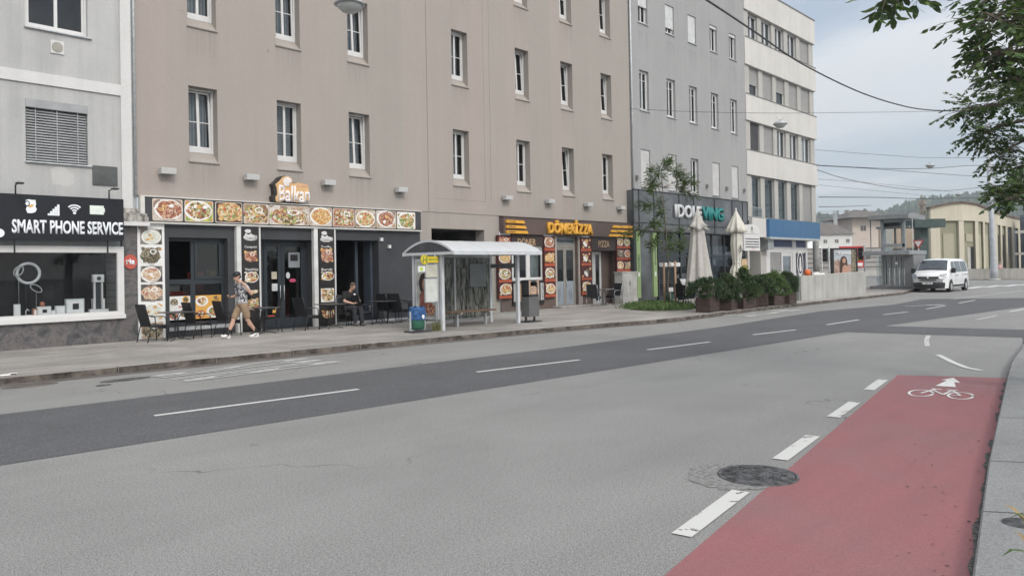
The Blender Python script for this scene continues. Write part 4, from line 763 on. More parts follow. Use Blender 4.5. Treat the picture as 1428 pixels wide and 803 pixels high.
goods(71, .16, .12, .1, M_white, 'low white box between larger boxes on the shop shelf'); goods(81.5, .22, .22, .1, M_white, 'square white box in the middle of the shop shelf')
goods(102, .42, .38, .12, mat('pale_blue_box', (.52, .56, .58), .5, var=.15, vs=12), 'pale blue and white carton in the shop window', deco=1); goods(125, .1, .1, .12, M_white, 'small white box left of the white tower')
x = disp(60, 430)[0]; mb = MB(); mb.lathe([(.03, 0), (.025, .08), (.015, .14), (.05, .2), (.06, .26), (.03, .31), (.0, .32)], (x, Yg+.06, dz+.02), 12); mb.lathe([(.05, 0), (.05, .02)], (x, Yg+.06, dz), 12); tag(mb.build('display_figure', mat('orange_figure', (.42, .16, .09), .5), origin=(x, Yg, dz)), 'small orange figure standing behind boxes in the phone shop window', 'figure')
x = disp(36, 430)[0]; mb = MB(); mb.tube([(x, Yg, dz), (x, Yg, dz+.12), (x+.03, Yg, dz+.17), (x+.07, Yg, dz+.13)], .014); mb.box(x-.02, Yg-.04, dz, x+.14, Yg+.04, dz+.03); tag(mb.build('charger_stand', M_white, origin=(x, Yg, dz)), 'white curved charger stand near the left of the shop shelf', 'stand')
tw = thing('display_tower', 'tall white and black tower stand at the right of the shop window', 'display stand', (disp(137, 430)[0], Yg, dz)); x = disp(137, 430)[0]; mb = MB(); H_ = .98
for s_ in (-1, 1): mb.box(x+s_*.09-.02, Yg-.05, dz+.1, x+s_*.09+.02, Yg+.05, dz+H_-.06)
mb.box(x-.13, Yg-.07, dz+H_-.2, x+.13, Yg+.07, dz+H_, 0); mb.box(x-.2, Yg-.1, dz, x+.22, Yg+.1, dz+.09, 0); mb.box(x-.14, Yg-.08, dz+.09, x-.08, Yg+.08, dz+.36, 0); mb.box(x+.08, Yg-.08, dz+.09, x+.14, Yg+.08, dz+.36, 0); mb.build('frame', M_white, tw, bev=.01)
mb = MB(); mb.lathe([(.05, 0), (.05, .02)], (x, Yg-.09, dz+H_-.1), 16, 0, 'Y'); mb.box(x-.05, Yg, dz+.1, x+.05, Yg+.03, dz+H_-.2); mb.build('insert', M_anth, tw)
# phone sign
ps = thing('phone_shop_sign', 'black sign box reading SMART PHONE SERVICE with white icons', 'sign', (5, YF-.35, 2.75)); Yp = 20.60
mb = MB(); mb.box(-2.2, Yp, 2.72, 7.60, Yp+.12, 3.78); mb.build('sign_box', mat('sign_navy_black', (.012, .014, .020), .35, var=.2, vs=1), ps)
M_sgw = mat('sign_white', (.80, .83, .87), .4, var=.03)
text('lettering', 'SMART PHONE SERVICE', (W(16.5, 324, Yp)[0], 2.86, 7.575, W(120, 308.7, Yp)[1]), Yp, M_sgw, ps, .015, .03)
mb = MB()
for k in range(5): x0 = W(66.5+k*3.3, 298, Yp)[0]; mb.box(x0, Yp-.02, 3.30, x0+.045, Yp, 3.30+.05+.055*k)
mb.build('signal_bars', M_sgw, ps)
mb = MB(); cx_, cz_ = W(103.7, 297, Yp); mb.prism(ell(cx_, cz_, .035, .035, 12), Yp-.02, Yp)
for r in (.085, .145, .205): mb.prism([(cx_+r*math.cos(a), cz_+r*math.sin(a)) for a in [R(45+9*k) for k in range(11)]]+[(cx_+(r-.033)*math.cos(a), cz_+(r-.033)*math.sin(a)) for a in [R(135-9*k) for k in range(11)]], Yp-.02, Yp)
mb.build('wifi_symbol', M_sgw, ps)
mb = MB(); x0, z0, x1, z1 = WR(125, 286.5, 144.5, 299.5, Yp); mb.box(x0, Yp-.02, z0, x1, Yp, z1); mb.box(x1, Yp-.018, z0+.06, x1+.025, Yp, z1-.06); mb.build('battery_symbol', mat('battery_pale', (.74, .80, .74), .4), ps)
mb = MB(); P_ = lambda px, py: W(px, py, Yp); mb.prism([P_(*q) for q in [(34, 284), (36, 279), (40, 278), (45, 279), (49, 279), (50, 285), (49, 288), (51, 292), (49, 296), (44, 297.5), (38, 297), (36, 292), (37, 288.5)]], Yp-.02, Yp, 0); c2_ = P_(37.5, 284); mb.prism(ell(c2_[0], c2_[1], .055, .07, 18), Yp-.024, Yp-.021, 1); mb.prism(ell(c2_[0], c2_[1], .035, .045, 14), Yp-.027, Yp-.0245, 0); a_, b_ = P_(43, 287); mb.prism([(a_-.04, b_-.05), (a_+.05, b_-.01), (a_+.03, b_+.04), (a_-.05, b_)], Yp-.025, Yp-.021, 2); mb.build('repair_symbol', [M_sgw, M_anth, P_orange], ps)
mb = MB(); c2_ = P_(-1, 325); mb.prism(ell(c2_[0], c2_[1], .1, .1, 16), Yp-.02, Yp); mb.build('dot_symbol', M_sgw, ps)
mb = MB()
for px in (20.5, 150.5, -110): x = W(px, 300, Yp)[0]; mb.box(x-.015, Yp+.03, 2.40, x+.015, Yp+.06, 2.73); mb.box(x-.012, Yp+.12, 2.9, x+.012, YF-.003, 2.94)
mb.build('sign_bracket', M_black, ps)
for i, (px, lab) in enumerate([(22, 'black arm lamp on top of the phone shop sign near its left symbol'), (152.5, 'black arm lamp on top of the phone shop sign by the battery symbol')]):
    x = W(px, 270, Yp+.05)[0]
    if i == 0: al = thing('sign_lamp', lab, 'lamp', (0, 0, 0)); mb = MB(); mb.tube([(0, 0, -.02), (0, 0, .20)], .018); mb.tube([(0, 0, .185), (-.05, -.5, .205)], .012); mb.build('arm', M_black, al); mb = MB(); mb.box(-.12, -.62, .165, .02, -.45, .2); mb.build('lamp_head', M_black, al)
    place(al, i > 0, (x, Yp+.07, 3.80), 0, lab, 'arm lamps on the phone shop sign')
rs = thing('round_sign', 'round red ria sign on the dark marble pier', 'sign', (W(182, 365, YF-.1)[0], YF-.05, 2.0)); cx_, cz_ = W(182.2, 365, YF-.07); mb = MB(); mb.prism(ell(cx_, cz_, .165, .19, 28), YF-.07, YF-.021); mb.build('disc', mat('sign_red', (.48, .10, .07), .5), rs)
text('lettering', 'ria', (cx_-.11, cz_-.07, cx_+.11, cz_+.08), YF-.07, M_sgw, rs, .006, .04)

# ---- building C: grey house with dark glass ground floor
bC = thing('grey_house', 'plain grey rendered house with narrow windows over a dark glass shop', 'building', (37.4, YF, .12))
YC = YF+.02; cxs = [32.08, 34.62, 36.92, 39.33, 41.64]; crow = [(5.74, 7.64), (9.57, 11.58), (13.93, 15.45), (17.75, 19.3)]
holes = [(x, z0, x+.85, z1, .20, .03) for x in cxs for z0, z1 in crow]
mb = MB(); wall_holes(mb, 31.22, 43.58, 3.0, 21, YC, holes, 0, 0); mb.face([(43.58, YC, 3), (43.58, YC+12, 3), (43.58, YC+12, 21), (43.58, YC, 21)]); mb.build('wall', M_plC, bC, fix=False)
mb = MB(); mb.tube([(31.30, YC-.07, 1.6), (31.25, YC-.07, 21)], .05); mb.build('downpipe', M_galv, bC); mb = MB(); mb.box(31.1, YC-.2, 21, 43.6, YC+12, 21.2); mb.build('roof', M_steel, bC)
for i, x in enumerate(cxs):
    for j, (z0, z1) in enumerate(crow):
        w = casement(bC, x+.003, x+.847, z0+.035, z1-.003, YC+.13, 0, M_curt if (i+j) % 2 else None, cols=2, bar=.78 if j == 1 else 0, low=.05)
        mb = MB(); mb.box(x-.04, YC-.06, z0-.03, x+.89, YC+.05, z0-.004); mb.build('sill', M_galv, w)
        sh = 0
        if j == 0 and i != 2: sh = 1.0
        if j == 2: sh = [.45, .8, 1.0, .12, .12][i]
        if sh: mb = MB(); mb.box(x+.02, YC+.05, z1-(z1-z0-.04)*sh, x+.83, YC+.11, z1-.01); mb.build('roller_shutter', M_shut if j == 0 else mat('shutter_white', (.56, .57, .57), .5), w)
for px, py in [(889.5, 248), (987, 260), (1014.5, 263.5), (1039, 266), (955, 256)]: x, z = W(px, py, YC-.1); mb = MB(); mb.box(x-.06, YC-.14, z-.1, x+.06, YC-.004, z+.12); mb.build('wall_light', mat('wall_light', (.22, .22, .21), .5), bC)
cs = thing('dark_glass_shopfront', 'dark glass shopfront with tall fascia and lime green strips', 'shopfront', (37.4, YF-.4, .12))
Yk = YF-.35; M_dglass = mat('smoked_glass', (.085, .092, .10), .12, var=.35, vs=.8, spec=.6)
mb = MB(); zk0 = W(1000, 326, Yk)[1]; xl, xr = W(883, 300, Yk)[0], W(1043, 300, Yk)[0]; zk1 = W(883, 264.5, Yk)[1]
mb.box(xl, Yk, zk0, xr, YC-.005, zk1); mb.build('fascia', M_dglass, cs)
mb = MB(); n = 9
for px in (883.2, 891, 912, 947, 967.5, 996.5, 1021, 1035.5, 1042.5): x = W(px, 300, Yk)[0]; mb.box(x-.03, Yk-.02, zk0, x+.03, Yk, zk1)
mb.box(xl, Yk-.025, zk1, xr, Yk+.02, zk1+.05); mb.box(xl, Yk-.025, zk0-.06, xr, Yk+.02, zk0); mb.box(xl, Yk-.019, zk0+.35, xr, Yk-.0, zk0+.39); mb.build('fascia_frame', M_black, cs)
mb = MB(); mb.box(xl+.1, YC-.15, .12, xr, YC-.12, zk0-.06); mb.build('storefront_glass', M_glassd, cs)
mb = MB()
for px in (918, 949, 975, 993, 1010, 1030): x = W(px, 380, YC-.15)[0]; mb.box(x-.05, YC-.2, .12, x+.05, YC-.15, zk0-.06)
mb.box(W(918, 380, YC-.15)[0], YC-.19, .13, xr, YC-.15, .35); mb.box(W(918, 380, YC-.15)[0], YC-.19, 2.3, xr, YC-.15, 2.4); mb.build('mullion', M_anth, cs)
mb = MB(); mb.box(xl+.1, YC+2.2, .1, xr, YC+2.3, 3.2); mb.box(xl, YC+.0, 2.98, xr, YC+2.2, 3.0); mb.build('interior', M_roomg, cs)
mb = MB(); rn = random.Random(3)
for k in range(16): x = rn.uniform(34.5, 43); w_ = rn.uniform(.2, .7); z_ = rn.uniform(.15, 1.0); mb.box(x, YC+.5+rn.random(), z_, x+w_, YC+1.6, z_+rn.uniform(.3, 1.2), k % 4)
mb.build('shop_goods', [mat('goods_beige', (.25, .18, .13)), mat('goods_teal', (.10, .20, .21)), mat('goods_white', (.42, .42, .41)), mat('goods_red', (.22, .06, .05))], cs)
mb = MB(); x0, x1 = W(893.5, 380, Yk)[0], W(911, 380, Yk)[0]; mb.box(x0, Yk+.1, .14, x1, Yk+.14, W(902, 350, Yk)[1]); mb.build('door_panel', P_blk, cs)
for k, (p0, p1) in enumerate(((888, 893.2), (911.3, 916.3))):
    x0, x1 = W(p0, 380, Yk)[0], W(p1, 380, Yk)[0]; z1, z0 = W(p0+2, 322+k*3, Yk)[1], .32; mb = MB(); mb.box(x0, Yk-.02, z0, x1, Yk+.08, z1); gs = mb.build('green_strip', mat('lime_green', (.24, .33, .15), .5, var=.05), cs)
    text('lettering', 'EINGANG' if k else 'WOHNEN', (0, 0, .9, (x1-x0)*.45), 0, M_anth, gs, .004, .02, basis=((x0+(x1-x0)*.75, Yk-.02, 1.9 if k else 1.5), (0, 0, 1), (-1, 0, 0), (0, -1, 0)))
    mb = MB(); mb.prism(ell((x0+x1)/2, 1.45, .07, .12, 14), Yk-.026, Yk-.02); mb.build('emblem', M_white, gs)
mb = MB(); mb.box(xl, Yk+.0, .12, W(887.5, 380, Yk)[0], Yk+.3, zk0); mb.box(W(888, 380, Yk)[0], Yk+.08, .12, W(917, 380, Yk)[0], YC-.02, zk0-.002, 1); mb.build('entrance_surround', [M_anth, M_dglass], cs)
Yt = Yk-.03
text('lettering', 'IDOLE', (*W(940.5, 303.5, Yt), *W(977, 288, Yt)), Yt, mat('sign_dull_white', (.55, .57, .58), .4), cs, .08, .04); text('lettering', 'VING', (*W(978.5, 307, Yt), *W(1008, 290.5, Yt)), Yt, mat('teal_letter', (.012, .20, .19), .4), cs, .08, .04)
mb = MB(); x0, z0, x1, z1 = WR(919, 366.5, 944, 371.5, YC-.3); mb.box(x0, YC-.5, z0, x1, YC-.3, z1); mb.build('heater_bar', M_white, cs)

# ---- building D: white banded office
bD = thing('office_building', 'white office building with ribbon windows between plain bands', 'building', (49, YF, .12))
YD = YF+.25; x0D, x1D = 43.60, 54.6
for za, zb in ((17.35, 19.02), (14.0, 15.7), (10.6, 12.24), (7.3, 8.83)): mb = MB(); mb.box(x0D, YF-.02, za, x1D, YF+12, zb); mb.build('band', M_plD, bD, bev=.01)
M_cop = mat('coping_dark', (.16, .16, .155), .6); mb = MB(); mb.box(x0D, YF-.05, 19.02, x1D+.03, YF+12, 19.1); mb.build('coping', M_cop, bD)
for za in (15.7, 12.24, 8.83, 4.72): mb = MB(); mb.box(x0D, YF-.045, za-.05, x1D, YF-.021, za+.0); mb.build('coping', M_cop, bD)
dw = [(44.30, 45.68), (46.26, 47.70), (48.26, 49.62), (50.23, 51.66), (52.22, 53.80)]; drow = [(15.7, 17.33), (12.24, 13.99), (8.83, 10.59), (4.72, 7.28)]
ed = [x0D]+[v for p in dw for v in p]+[x1D-.08]
for z0, z1 in drow:
    for k in range(0, len(ed), 2): mb = MB(); mb.box(ed[k], YD-.12 if k else YD-.16, z0, ed[k+1], YD+.3, z1); mb.build('pier', M_plDp, bD)
sty = [[('c', .12), ('o', 0), ('o', 0), ('o', 0), ('b', 1)], [('b', .62), ('b', 1), ('b', .55), ('b', 1), ('b', 1)], [('k', 1), ('b', 1), ('o', 0), ('o', 0), ('o', 0)], [('g', 0), ('g', 0), ('g', 0), ('g', 0), ('b', 1)]]
M_bluegl = glass('bluish_glass', (.48, .58, .60))
for j, (z0, z1) in enumerate(drow):
    for i, (xa, xb) in enumerate(dw):
        mb = MB(); frame(mb, xa+.003, z0+.003, xb-.003, z1-.003, YD+.02, .06, .06); k_, q = sty[j][i]; xm = (xa+xb)/2
        if k_ in 'oc': mb.box(xm-.06, YD+.01, z0+.06, xm+.06, YD+.08, z1-.06)
        if j == 3 and i == 0: mb.box(xa+.35, YD+.01, z0+.06, xa+.47, YD+.08, z1-.06)
        fmD = M_white if k_ in 'oc' or (j == 1) else M_steel; w = mb.build('window', fmD, bD)
        mb = MB(); mb.face([(xa+.05, YD+.05, z0+.05), (xb-.05, YD+.05, z0+.05), (xb-.05, YD+.05, z1-.05), (xa+.05, YD+.05, z1-.05)]); mb.build('pane', M_bluegl if j == 3 else M_glass, w, fix=False)
        mb = MB(); mb.box(xa, YD+.8, z0, xb, YD+.82, z1); mb.build('room', M_roomg if k_ != 'g' else mat('room_pale', (.22, .24, .24), .9, var=.3), w)
        if k_ == 'o' or k_ == 'c': mb = MB(); mb.box(xa+.1, YD+.2, z0+.05, xm-.1, YD+.22, z1-.05); mb.box(xm+.2, YD+.2, z0+.05, xb-.1, YD+.22, z1-.05); mb.build('curtain', M_curt, w)
        if q: mb = MB(); mb.box(xa+.05, YD-.03, z1-(z1-z0-.05)*q, xb-.05, YD+.015, z1-.01); mb.build('blind', mat('black_blind', (.05, .05, .055), .6) if k_ == 'k' else M_blindg, w)
mb = MB(); frame(mb, 44.32, 4.74, 45.66, 5.35, YD-.2, .03, .03); mb.box(44.35, YD-.19, 4.77, 45.63, YD-.185, 5.32, 1); mb.build('balcony_rail', [M_steel, M_clear], bD)
# D ground floor
Yb = YF-.45; xw, xb0, xb1 = x0D, W(1073, 320, Yb)[0], W(1143.5, 320, Yb)[0]; zc1, zc0 = 4.66, W(1100, 331.5, Yb)[1]
mb = MB(); mb.box(x0D+.02, Yb+.2, zc0-.02, W(1073, 320, Yb+.2)[0], YF-.03, zc1); mb.build('white_fascia', M_plD, bD)
mb = MB(); mb.box(xb0, Yb, zc0, xb1, YF+6, zc1-.02); mb.build('blue_fascia', mat('blue_enamel', (.045, .135, .27), .35, var=.10, vs=30), bD); mb = MB(); mb.box(xb0, Yb-.04, zc0-.12, xb1+.03, YF+6, zc0-.002); mb.build('canopy_edge', M_galv, bD)
mb = MB()
for px in (1092, 1116): x = W(px, 320, Yb)[0]; mb.box(x-.012, Yb-.004, zc0+.02, x+.012, Yb, zc1-.04)
mb.build('panel_joint', MC['blue_enamel'], bD)
Yq = YF+.35; X_ = lambda p: W(p, 370, Yq)[0]; zh = zc0-.12
mb = MB()
for p0, p1 in ((1068, 1073.2), (1104.5, 1109.5), (1123.2, 1125.5)): mb.box(X_(p0), Yq-.05, .12, X_(p1), Yq+.1, zh)
zz = [W(1090, y, Yq)[1] for y in (344.5, 352)]; mb.box(X_(1073.2), Yq-.04, zz[1], X_(1104.5), Yq+.05, zz[0]); mb.box(X_(1109.5), Yq-.04, zz[1], X_(1123.2), Yq+.05, zz[0]); mb.box(X_(1073.2), Yq-.04, .12, X_(1088), Yq+.05, W(1080, 379, Yq)[1])
frame(mb, X_(1089), .14, X_(1104), zz[1]-.02, Yq-.045, .22, .06); mb.build('storefront_frame', M_white, bD)
mb = MB(); mb.box(X_(1073.3), Yq, zz[0], X_(1123), Yq+.03, zh); mb.build('blue_panel', mat('navy_panel', (.04, .065, .17), .4), bD)
mb = MB(); mb.box(X_(1074), Yq-.02, W(1080, 379, Yq)[1], X_(1088), Yq+.02, zz[1]); mb.build('louvre', striped('louvre', (.33, .33, .33), (.16, .16, .16), 9, 2, .3), bD)
mb = MB(); mb.face([(X_(1090), Yq-.01, .3), (X_(1103.5), Yq-.01, .3), (X_(1103.5), Yq-.01, zz[1]-.1), (X_(1090), Yq-.01, zz[1]-.1)]); mb.face([(X_(1109.5), Yq+.02, .3), (X_(1123), Yq+.02, .3), (X_(1123), Yq+.02, 1.5), (X_(1109.5), Yq+.02, 1.5)]); mb.build('pane', M_glass, bD, fix=False)
mb = MB(); mb.box(X_(1066), Yq+2, .1, X_(1126), Yq+2.1, zh); mb.build('interior', mat('room_pale', (.22, .24, .24)), bD)
pt = thing('window_poster', 'dark poster with a white oval emblem on the blue fronted shop', 'poster', (X_(1116), Yq-.1, 1.2)); x0, z0, x1, z1 = WR(1110, 353.5, 1123, 380.5, Yq-.06); mb = MB(); mb.box(x0, Yq-.08, z0, x1, Yq-.052, z1); mb.build('sheet', mat('poster_navy', (.05, .045, .08), .5, var=.3, vs=4), pt)
cx_, cz_ = x0+(x1-x0)*.42, (z0+z1)/2; mb = MB(); mb.prism(ell(cx_, cz_, .5, .85, 28), Yq-.084, Yq-.08, 0); mb.prism(ell(cx_, cz_, .40, .72, 28), Yq-.088, Yq-.084, 1); mb.prism([(cx_-.2, cz_-.45), (cx_, cz_-.6), (cx_+.2, cz_-.45), (cx_+.13, cz_+.1), (cx_+.08, cz_+.45), (cx_-.08, cz_+.45), (cx_-.13, cz_+.1)], Yq-.092, Yq-.088, 0); mb.build('emblem', [P_white, MC['poster_navy']], pt)
mb = MB(); xc, _ = W(1136.5, 370, YF+.2); mb.lathe([(.22, .12), (.22, zh)], (xc, YF+.1, 0), 20); mb.build('column', mat('column_concrete', (.30, .30, .29), .9, var=.15), bD)
mb = MB(); mb.box(x0D, YF+1.3, .12, X_(1068), YF+1.4, zh); mb.box(x0D+.02, YF+.1, .12, x0D+.3, YF+1.3, zh); frame(mb, X_(1051), .12, X_(1057)+.3, 2.5, YF+1.2, .1, .06, 1); mb.box(X_(1060), YF+.3, .12, X_(1068), YF+1.3, zh, 0); mb.box(X_(1060), YF-.2, 2.75, X_(1068), YF+.3, zh, 2); mb.build('entrance', [M_plDp, M_white, M_steel], bD)
mb = MB(); mb.box(X_(1050), YF+1.25, .2, X_(1057)+.2, YF+1.28, 2.4); mb.build('door', M_anth, bD)
# office light box sign
ob = thing('office_sign', 'white rounded office light box with four dark lines of text', 'sign', (W(1049, 350, Yb-.4)[0], Yb-.4, 2.6)); Yo = Yb-.5; T_ = lambda px, py: W(px, py, Yo)
a = T_(1038, 349.5); b = T_(1060, 351); zt = T_(1049, 326.5)[1]; ztt = T_(1049, 313)[1]; xm = (a[0]+b[0])/2; rx = (b[0]-a[0])/2
mb = MB(); mb.box(a[0], Yo, a[1], b[0], Yo+.25, zt-.01); mb.prism([(a[0], zt+.01)]+[(b[0], zt+.01)]+[(xm+rx*math.cos(t*PI/14), zt+.01+(ztt-zt)*(.35+.65*math.sin(t*PI/14))) for t in range(15)], Yo, Yo+.25); mb.build('light_box', M_white, ob)
mb = MB(); mb.prism(ell(xm, zt+.32, .13, .13, 18), Yo-.01, Yo, 1)
for k in range(4): zz_ = zt-.28-k*.155; mb.box(a[0]+.15, Yo-.01, zz_-.03, b[0]-.15, Yo, zz_+.02, 0)
mb.box(xm-.3, Yo-.008, zt+.1, xm+.3, Yo, zt+.13, 1); mb.box(xm-.1, Yo-.008, a[1]+.12, xm+.35, Yo, a[1]+.15, 2); mb.build('print', [M_anth, mat('print_olive', (.26, .27, .20)), mat('print_rose', (.5, .2, .2))], ob)
mb = MB(); mb.box(xm-.05, Yo+.25, a[1]+.4, xm+.05, YF, a[1]+.5); mb.build('bracket', M_steel, ob)
nb = thing('notice_board', 'yellow and red notice board beside the narrow cream umbrella', 'sign', (W(1037, 370, YF-.3)[0], YF-.3, 1.2)); x0, z0, x1, z1 = WR(1034.5, 361, 1042.5, 380, YF-.3); mb = MB(); mb.box(x0, YF-.3, z0, x1, YF-.26, (z0+z1)/2-.02, 0); mb.box(x0, YF-.3, (z0+z1)/2+.02, x1, YF-.26, z1, 1); mb.build('sheet', [mat('notice_yellow', (.60, .52, .06)), mat('notice_peach', (.66, .48, .30), var=.3, vs=8)], nb)

# ================================================================== street furniture
def FXp(px, py, X): d = ray(px, py); t = X/d.x; return (d.y*t, HCAM+d.z*t)
# ---- bus shelter
bs = thing('bus_shelter', 'white framed bus shelter with arched white roof and glass back', 'bus shelter', (16.0, 16.7, .12))
X0, X1, Y0, Y1 = 14.45, 17.6, 16.12, 17.32
for x, y in ((X0, Y0), (X0, Y1), (X1, Y0), (X1, Y1)):
    mb = MB(); mb.box(x-.05, y-.05, .12, x+.05, y+.05, 2.3); mb.build('post', mat('shelter_white', (.54, .56, .58), .45, var=.06), bs, bev=.006)
ya, yb = 15.45, 17.62; arch = [(ya+(yb-ya)*k/16, 2.33+.34*math.sin(PI*k/16)**.85) for k in range(17)]
mb = MB(); rx0, rx1 = 14.28, 17.98
mb.prism(arch+[(y, z-.035) for y, z in arch[::-1]], rx0, rx1, ax='X', smooth=False)
mb.build('roof', mat('roof_sheet', (.52, .535, .555), .35, var=.03), bs)
mb = MB()
for x in (rx0, rx1-.04): mb.prism([(y, z+.012) for y, z in arch]+[(y, z-.05) for y, z in arch[::-1]], x-.004, x+.044, ax='X')
mb.box(rx0-.003, ya-.03, 2.24, rx1+.003, ya+.04, 2.345); mb.box(rx0-.003, yb-.04, 2.24, rx1+.003, yb+.03, 2.345); mb.box(rx0, ya+.04, 2.25, rx0+.05, yb-.04, 2.33); mb.box(rx1-.05, ya+.04, 2.25, rx1, yb-.04, 2.33)
for k in (1, 2): x = rx0+(rx1-rx0)*k/3; mb.prism([(y, z+.006) for y, z in arch]+[(y, z-.04) for y, z in arch[::-1]], x-.012, x+.012, ax='X')
mb.build('roof_frame', MC['shelter_white'], bs)
mb = MB(); mb.prism([(y, z-.05) for y, z in arch[1:-1]]+[(arch[-2][0], 2.33), (arch[1][0], 2.33)], rx0+.01, rx0+.025, ax='X'); mb.build('gable_panel', M_dglass, bs)
def frosted_reeds():
    m, nt, b = newmat('printed_glass'); nt.nodes.remove(b); out = nt.nodes['Material Output']; v = coords(nt, (5.5, 1, 1.1)); n1 = noise(nt, v, 1.7, 5, .6, 1.2)
    col = ramp(nt, n1, [(.36, (.30, .32, .31)), (.44, (.46, .49, .46)), (.52, (.42, .44, .42)), (.56, (.74, .78, .76)), (.8, (.80, .84, .82))])
    tr = N(nt, 'ShaderNodeBsdfTransparent'); nt.links.new(col, tr.inputs[0]); df = N(nt, 'ShaderNodeBsdfPrincipled'); df.inputs['Roughness'].default_value = .12
    nt.links.new(ramp(nt, n1, [(.42, (.06, .065, .06)), (.58, (.30, .31, .28))]), df.inputs['Base Color']); mx = N(nt, 'ShaderNodeMixShader'); mx.inputs[0].default_value = .58
    nt.links.new(tr.outputs[0], mx.inputs[1]); nt.links.new(df.outputs[0], mx.inputs[2]); nt.links.new(mx.outputs[0], out.inputs['Surface']); return m
M_reed = frosted_reeds()
for k in range(2):
    a = X0+.06+k*(X1-X0)/2; b = X0-.04+(k+1)*(X1-X0)/2; mb = MB(); mb.box(a, Y1-.01, .32, b, Y1, 2.2); mb.build('back_glass', M_reed, bs)
mb = MB(); mb.box(X0+.05, Y1-.03, .26, X1-.05, Y1+.02, .31); mb.box(X0+.05, Y1-.03, 2.2, X1-.05, Y1+.02, 2.25); mb.box((X0+X1)/2-.03, Y1-.04, .12, (X0+X1)/2+.03, Y1+.03, 2.2); mb.build('glazing_bar', M_steel, bs)
mb = MB(); mb.face([(X1, Y0+.06, .35), (X1, Y1-.06, .35), (X1, Y1-.06, 2.2), (X1, Y0+.06, 2.2)]); eg = mb.build('end_glass', M_clear, bs, fix=False); mb = MB(); mb.box(X1-.02, Y0+.06, 1.86, X1+.02, Y1-.06, 1.99); mb.build('end_band', MC['transom_grey'], eg)
pp = MB(); pp.box(X0-.06, Y0+.10, .42, X0+.05, Y1-.10, 2.16); pf = pp.build('poster_case', MC['shelter_white'], bs, bev=.01)
mb = MB(); mb.box(X0-.066, Y0+.16, .50, X0-.06, Y1-.16, 2.08); po = mb.build('poster', mat('poster_grey_print', (.44, .45, .43), .4, var=.3, vs=3), pf)
def xprint(name, poly, x, m, parent, t=.003): mb = MB(); mb.prism(poly, x-t, x, ax='X'); return mb.build(name, m, parent)
ym = (Y0+Y1)/2
xprint('hair_print', ell(ym+.12, 1.45, .20, .30, 18, .05), X0-.067, mat('hair_print', (.035, .025, .022), .5), po); xprint('face_print', ell(ym+.07, 1.42, .11, .17, 16), X0-.071, mat('skin_print', (.34, .19, .14), .5), po)
xprint('dress_print', [(ym+.30, .9), (ym+.28, 1.15), (ym+.15, 1.24), (ym-.06, 1.22), (ym-.12, 1.0), (ym-.05, .62), (ym+.3, .60)], X0-.075, mat('dress_print', (.25, .09, .07), .5, var=.3, vs=6), po); xprint('food_print', ell(ym-.18, .72, .22, .17, 18, .1), X0-.079, F_meat, po)
# timetable case on back glass
mb = MB(); mb.box(16.65, Y1-.07, 1.28, 17.35, Y1-.015, 2.0); tc_ = mb.build('timetable_case', MC['transom_grey'], bs); mb = MB()
for k in range(9): mb.box(16.70+k*.068, Y1-.074, 1.32, 16.745+k*.068, Y1-.071, 1.78)
mb.build('timetable_print', mat('timetable_grey', (.16, .17, .17), .3), tc_)
xprint_s = MB(); xprint_s.prism(ell(15.35, 2.0, .07, .10, 14), Y1-.02, Y1-.013); xprint_s.build('sticker', M_pale if 'M_pale' in globals() else P_pale, bs)
# bench inside shelter: a thing of its own
be = thing('bench', 'brown slatted wooden bench inside the bus shelter', 'bench', (16.2, 16.85, .12))
for k in range(4): mb = MB(); mb.box(15.2, 16.62+k*.11, .545, 17.15, 16.71+k*.11, .585); mb.build('seat_slat', M_wood, be, bev=.006)
for x in (15.65, 16.85): mb = MB(); mb.box(x-.035, 16.78, .12, x+.035, 16.86, .5); mb.box(x-.03, 16.6, .5, x+.03, 17.06, .545); mb.build('leg', M_steel, be)
# bus stop flag pole
px_, py_ = 14.05, 16.22
st = thing('bus_stop_sign', 'yellow H bus stop sign on a pole with two white timetable panels', 'bus stop sign', (px_, py_, .12))
mb = MB(); mb.tube([(px_+.25, py_, .12), (px_+.25, py_, 2.30)], .028, 12); mb.build('pole', M_galv, st)
Yh = py_-.05; cz = W(592, 362, Yh)[1]; cx_ = W(592, 362, Yh)[0]; xe = W(611, 362, Yh)[0]
mb = MB(); mb.prism(ell(cx_, cz, .135, .135, 24), Yh-.012, Yh+.012); mb.box(cx_+.05, Yh-.010, cz-.085, xe, Yh+.010, cz+.085); fl = mb.build('flag', mat('sign_yellow', (.72, .56, .03), .4), st)
mb = MB(); mb.prism(ell(cx_, cz, .115, .115, 24)+[], Yh-.0145, Yh-.012); mb.build('flag_ring', mat('sign_green', (.10, .22, .08), .4), fl); mb = MB(); mb.prism(ell(cx_, cz, .103, .103, 24), Yh-.017, Yh-.0145); mb.build('flag_disc', MC['sign_yellow'], fl)
text('lettering', 'H', (cx_-.065, cz-.075, cx_+.065, cz+.075), Yh-.017, MC['sign_green'], fl, .004, .02); text('caption', 'Bahnhof', (cx_+.16, cz-.03, xe-.03, cz+.045), Yh-.010, MC['sign_green'], fl, .003)
mb = MB(); z1 = W(588, 371, Yh)[1]; mb.box(W(583, 375, Yh)[0], Yh-.01, z1-.16, cx_+.12, Yh+.01, z1); l2 = mb.build('line_plate', P_pale, st); mb = MB(); mb.box(W(583, 375, Yh)[0]+.06, Yh-.013, z1-.13, W(583, 375, Yh)[0]+.17, Yh-.01, z1-.03); mb.build('line_symbol', mat('line_lime', (.45, .60, .12), .4), l2)
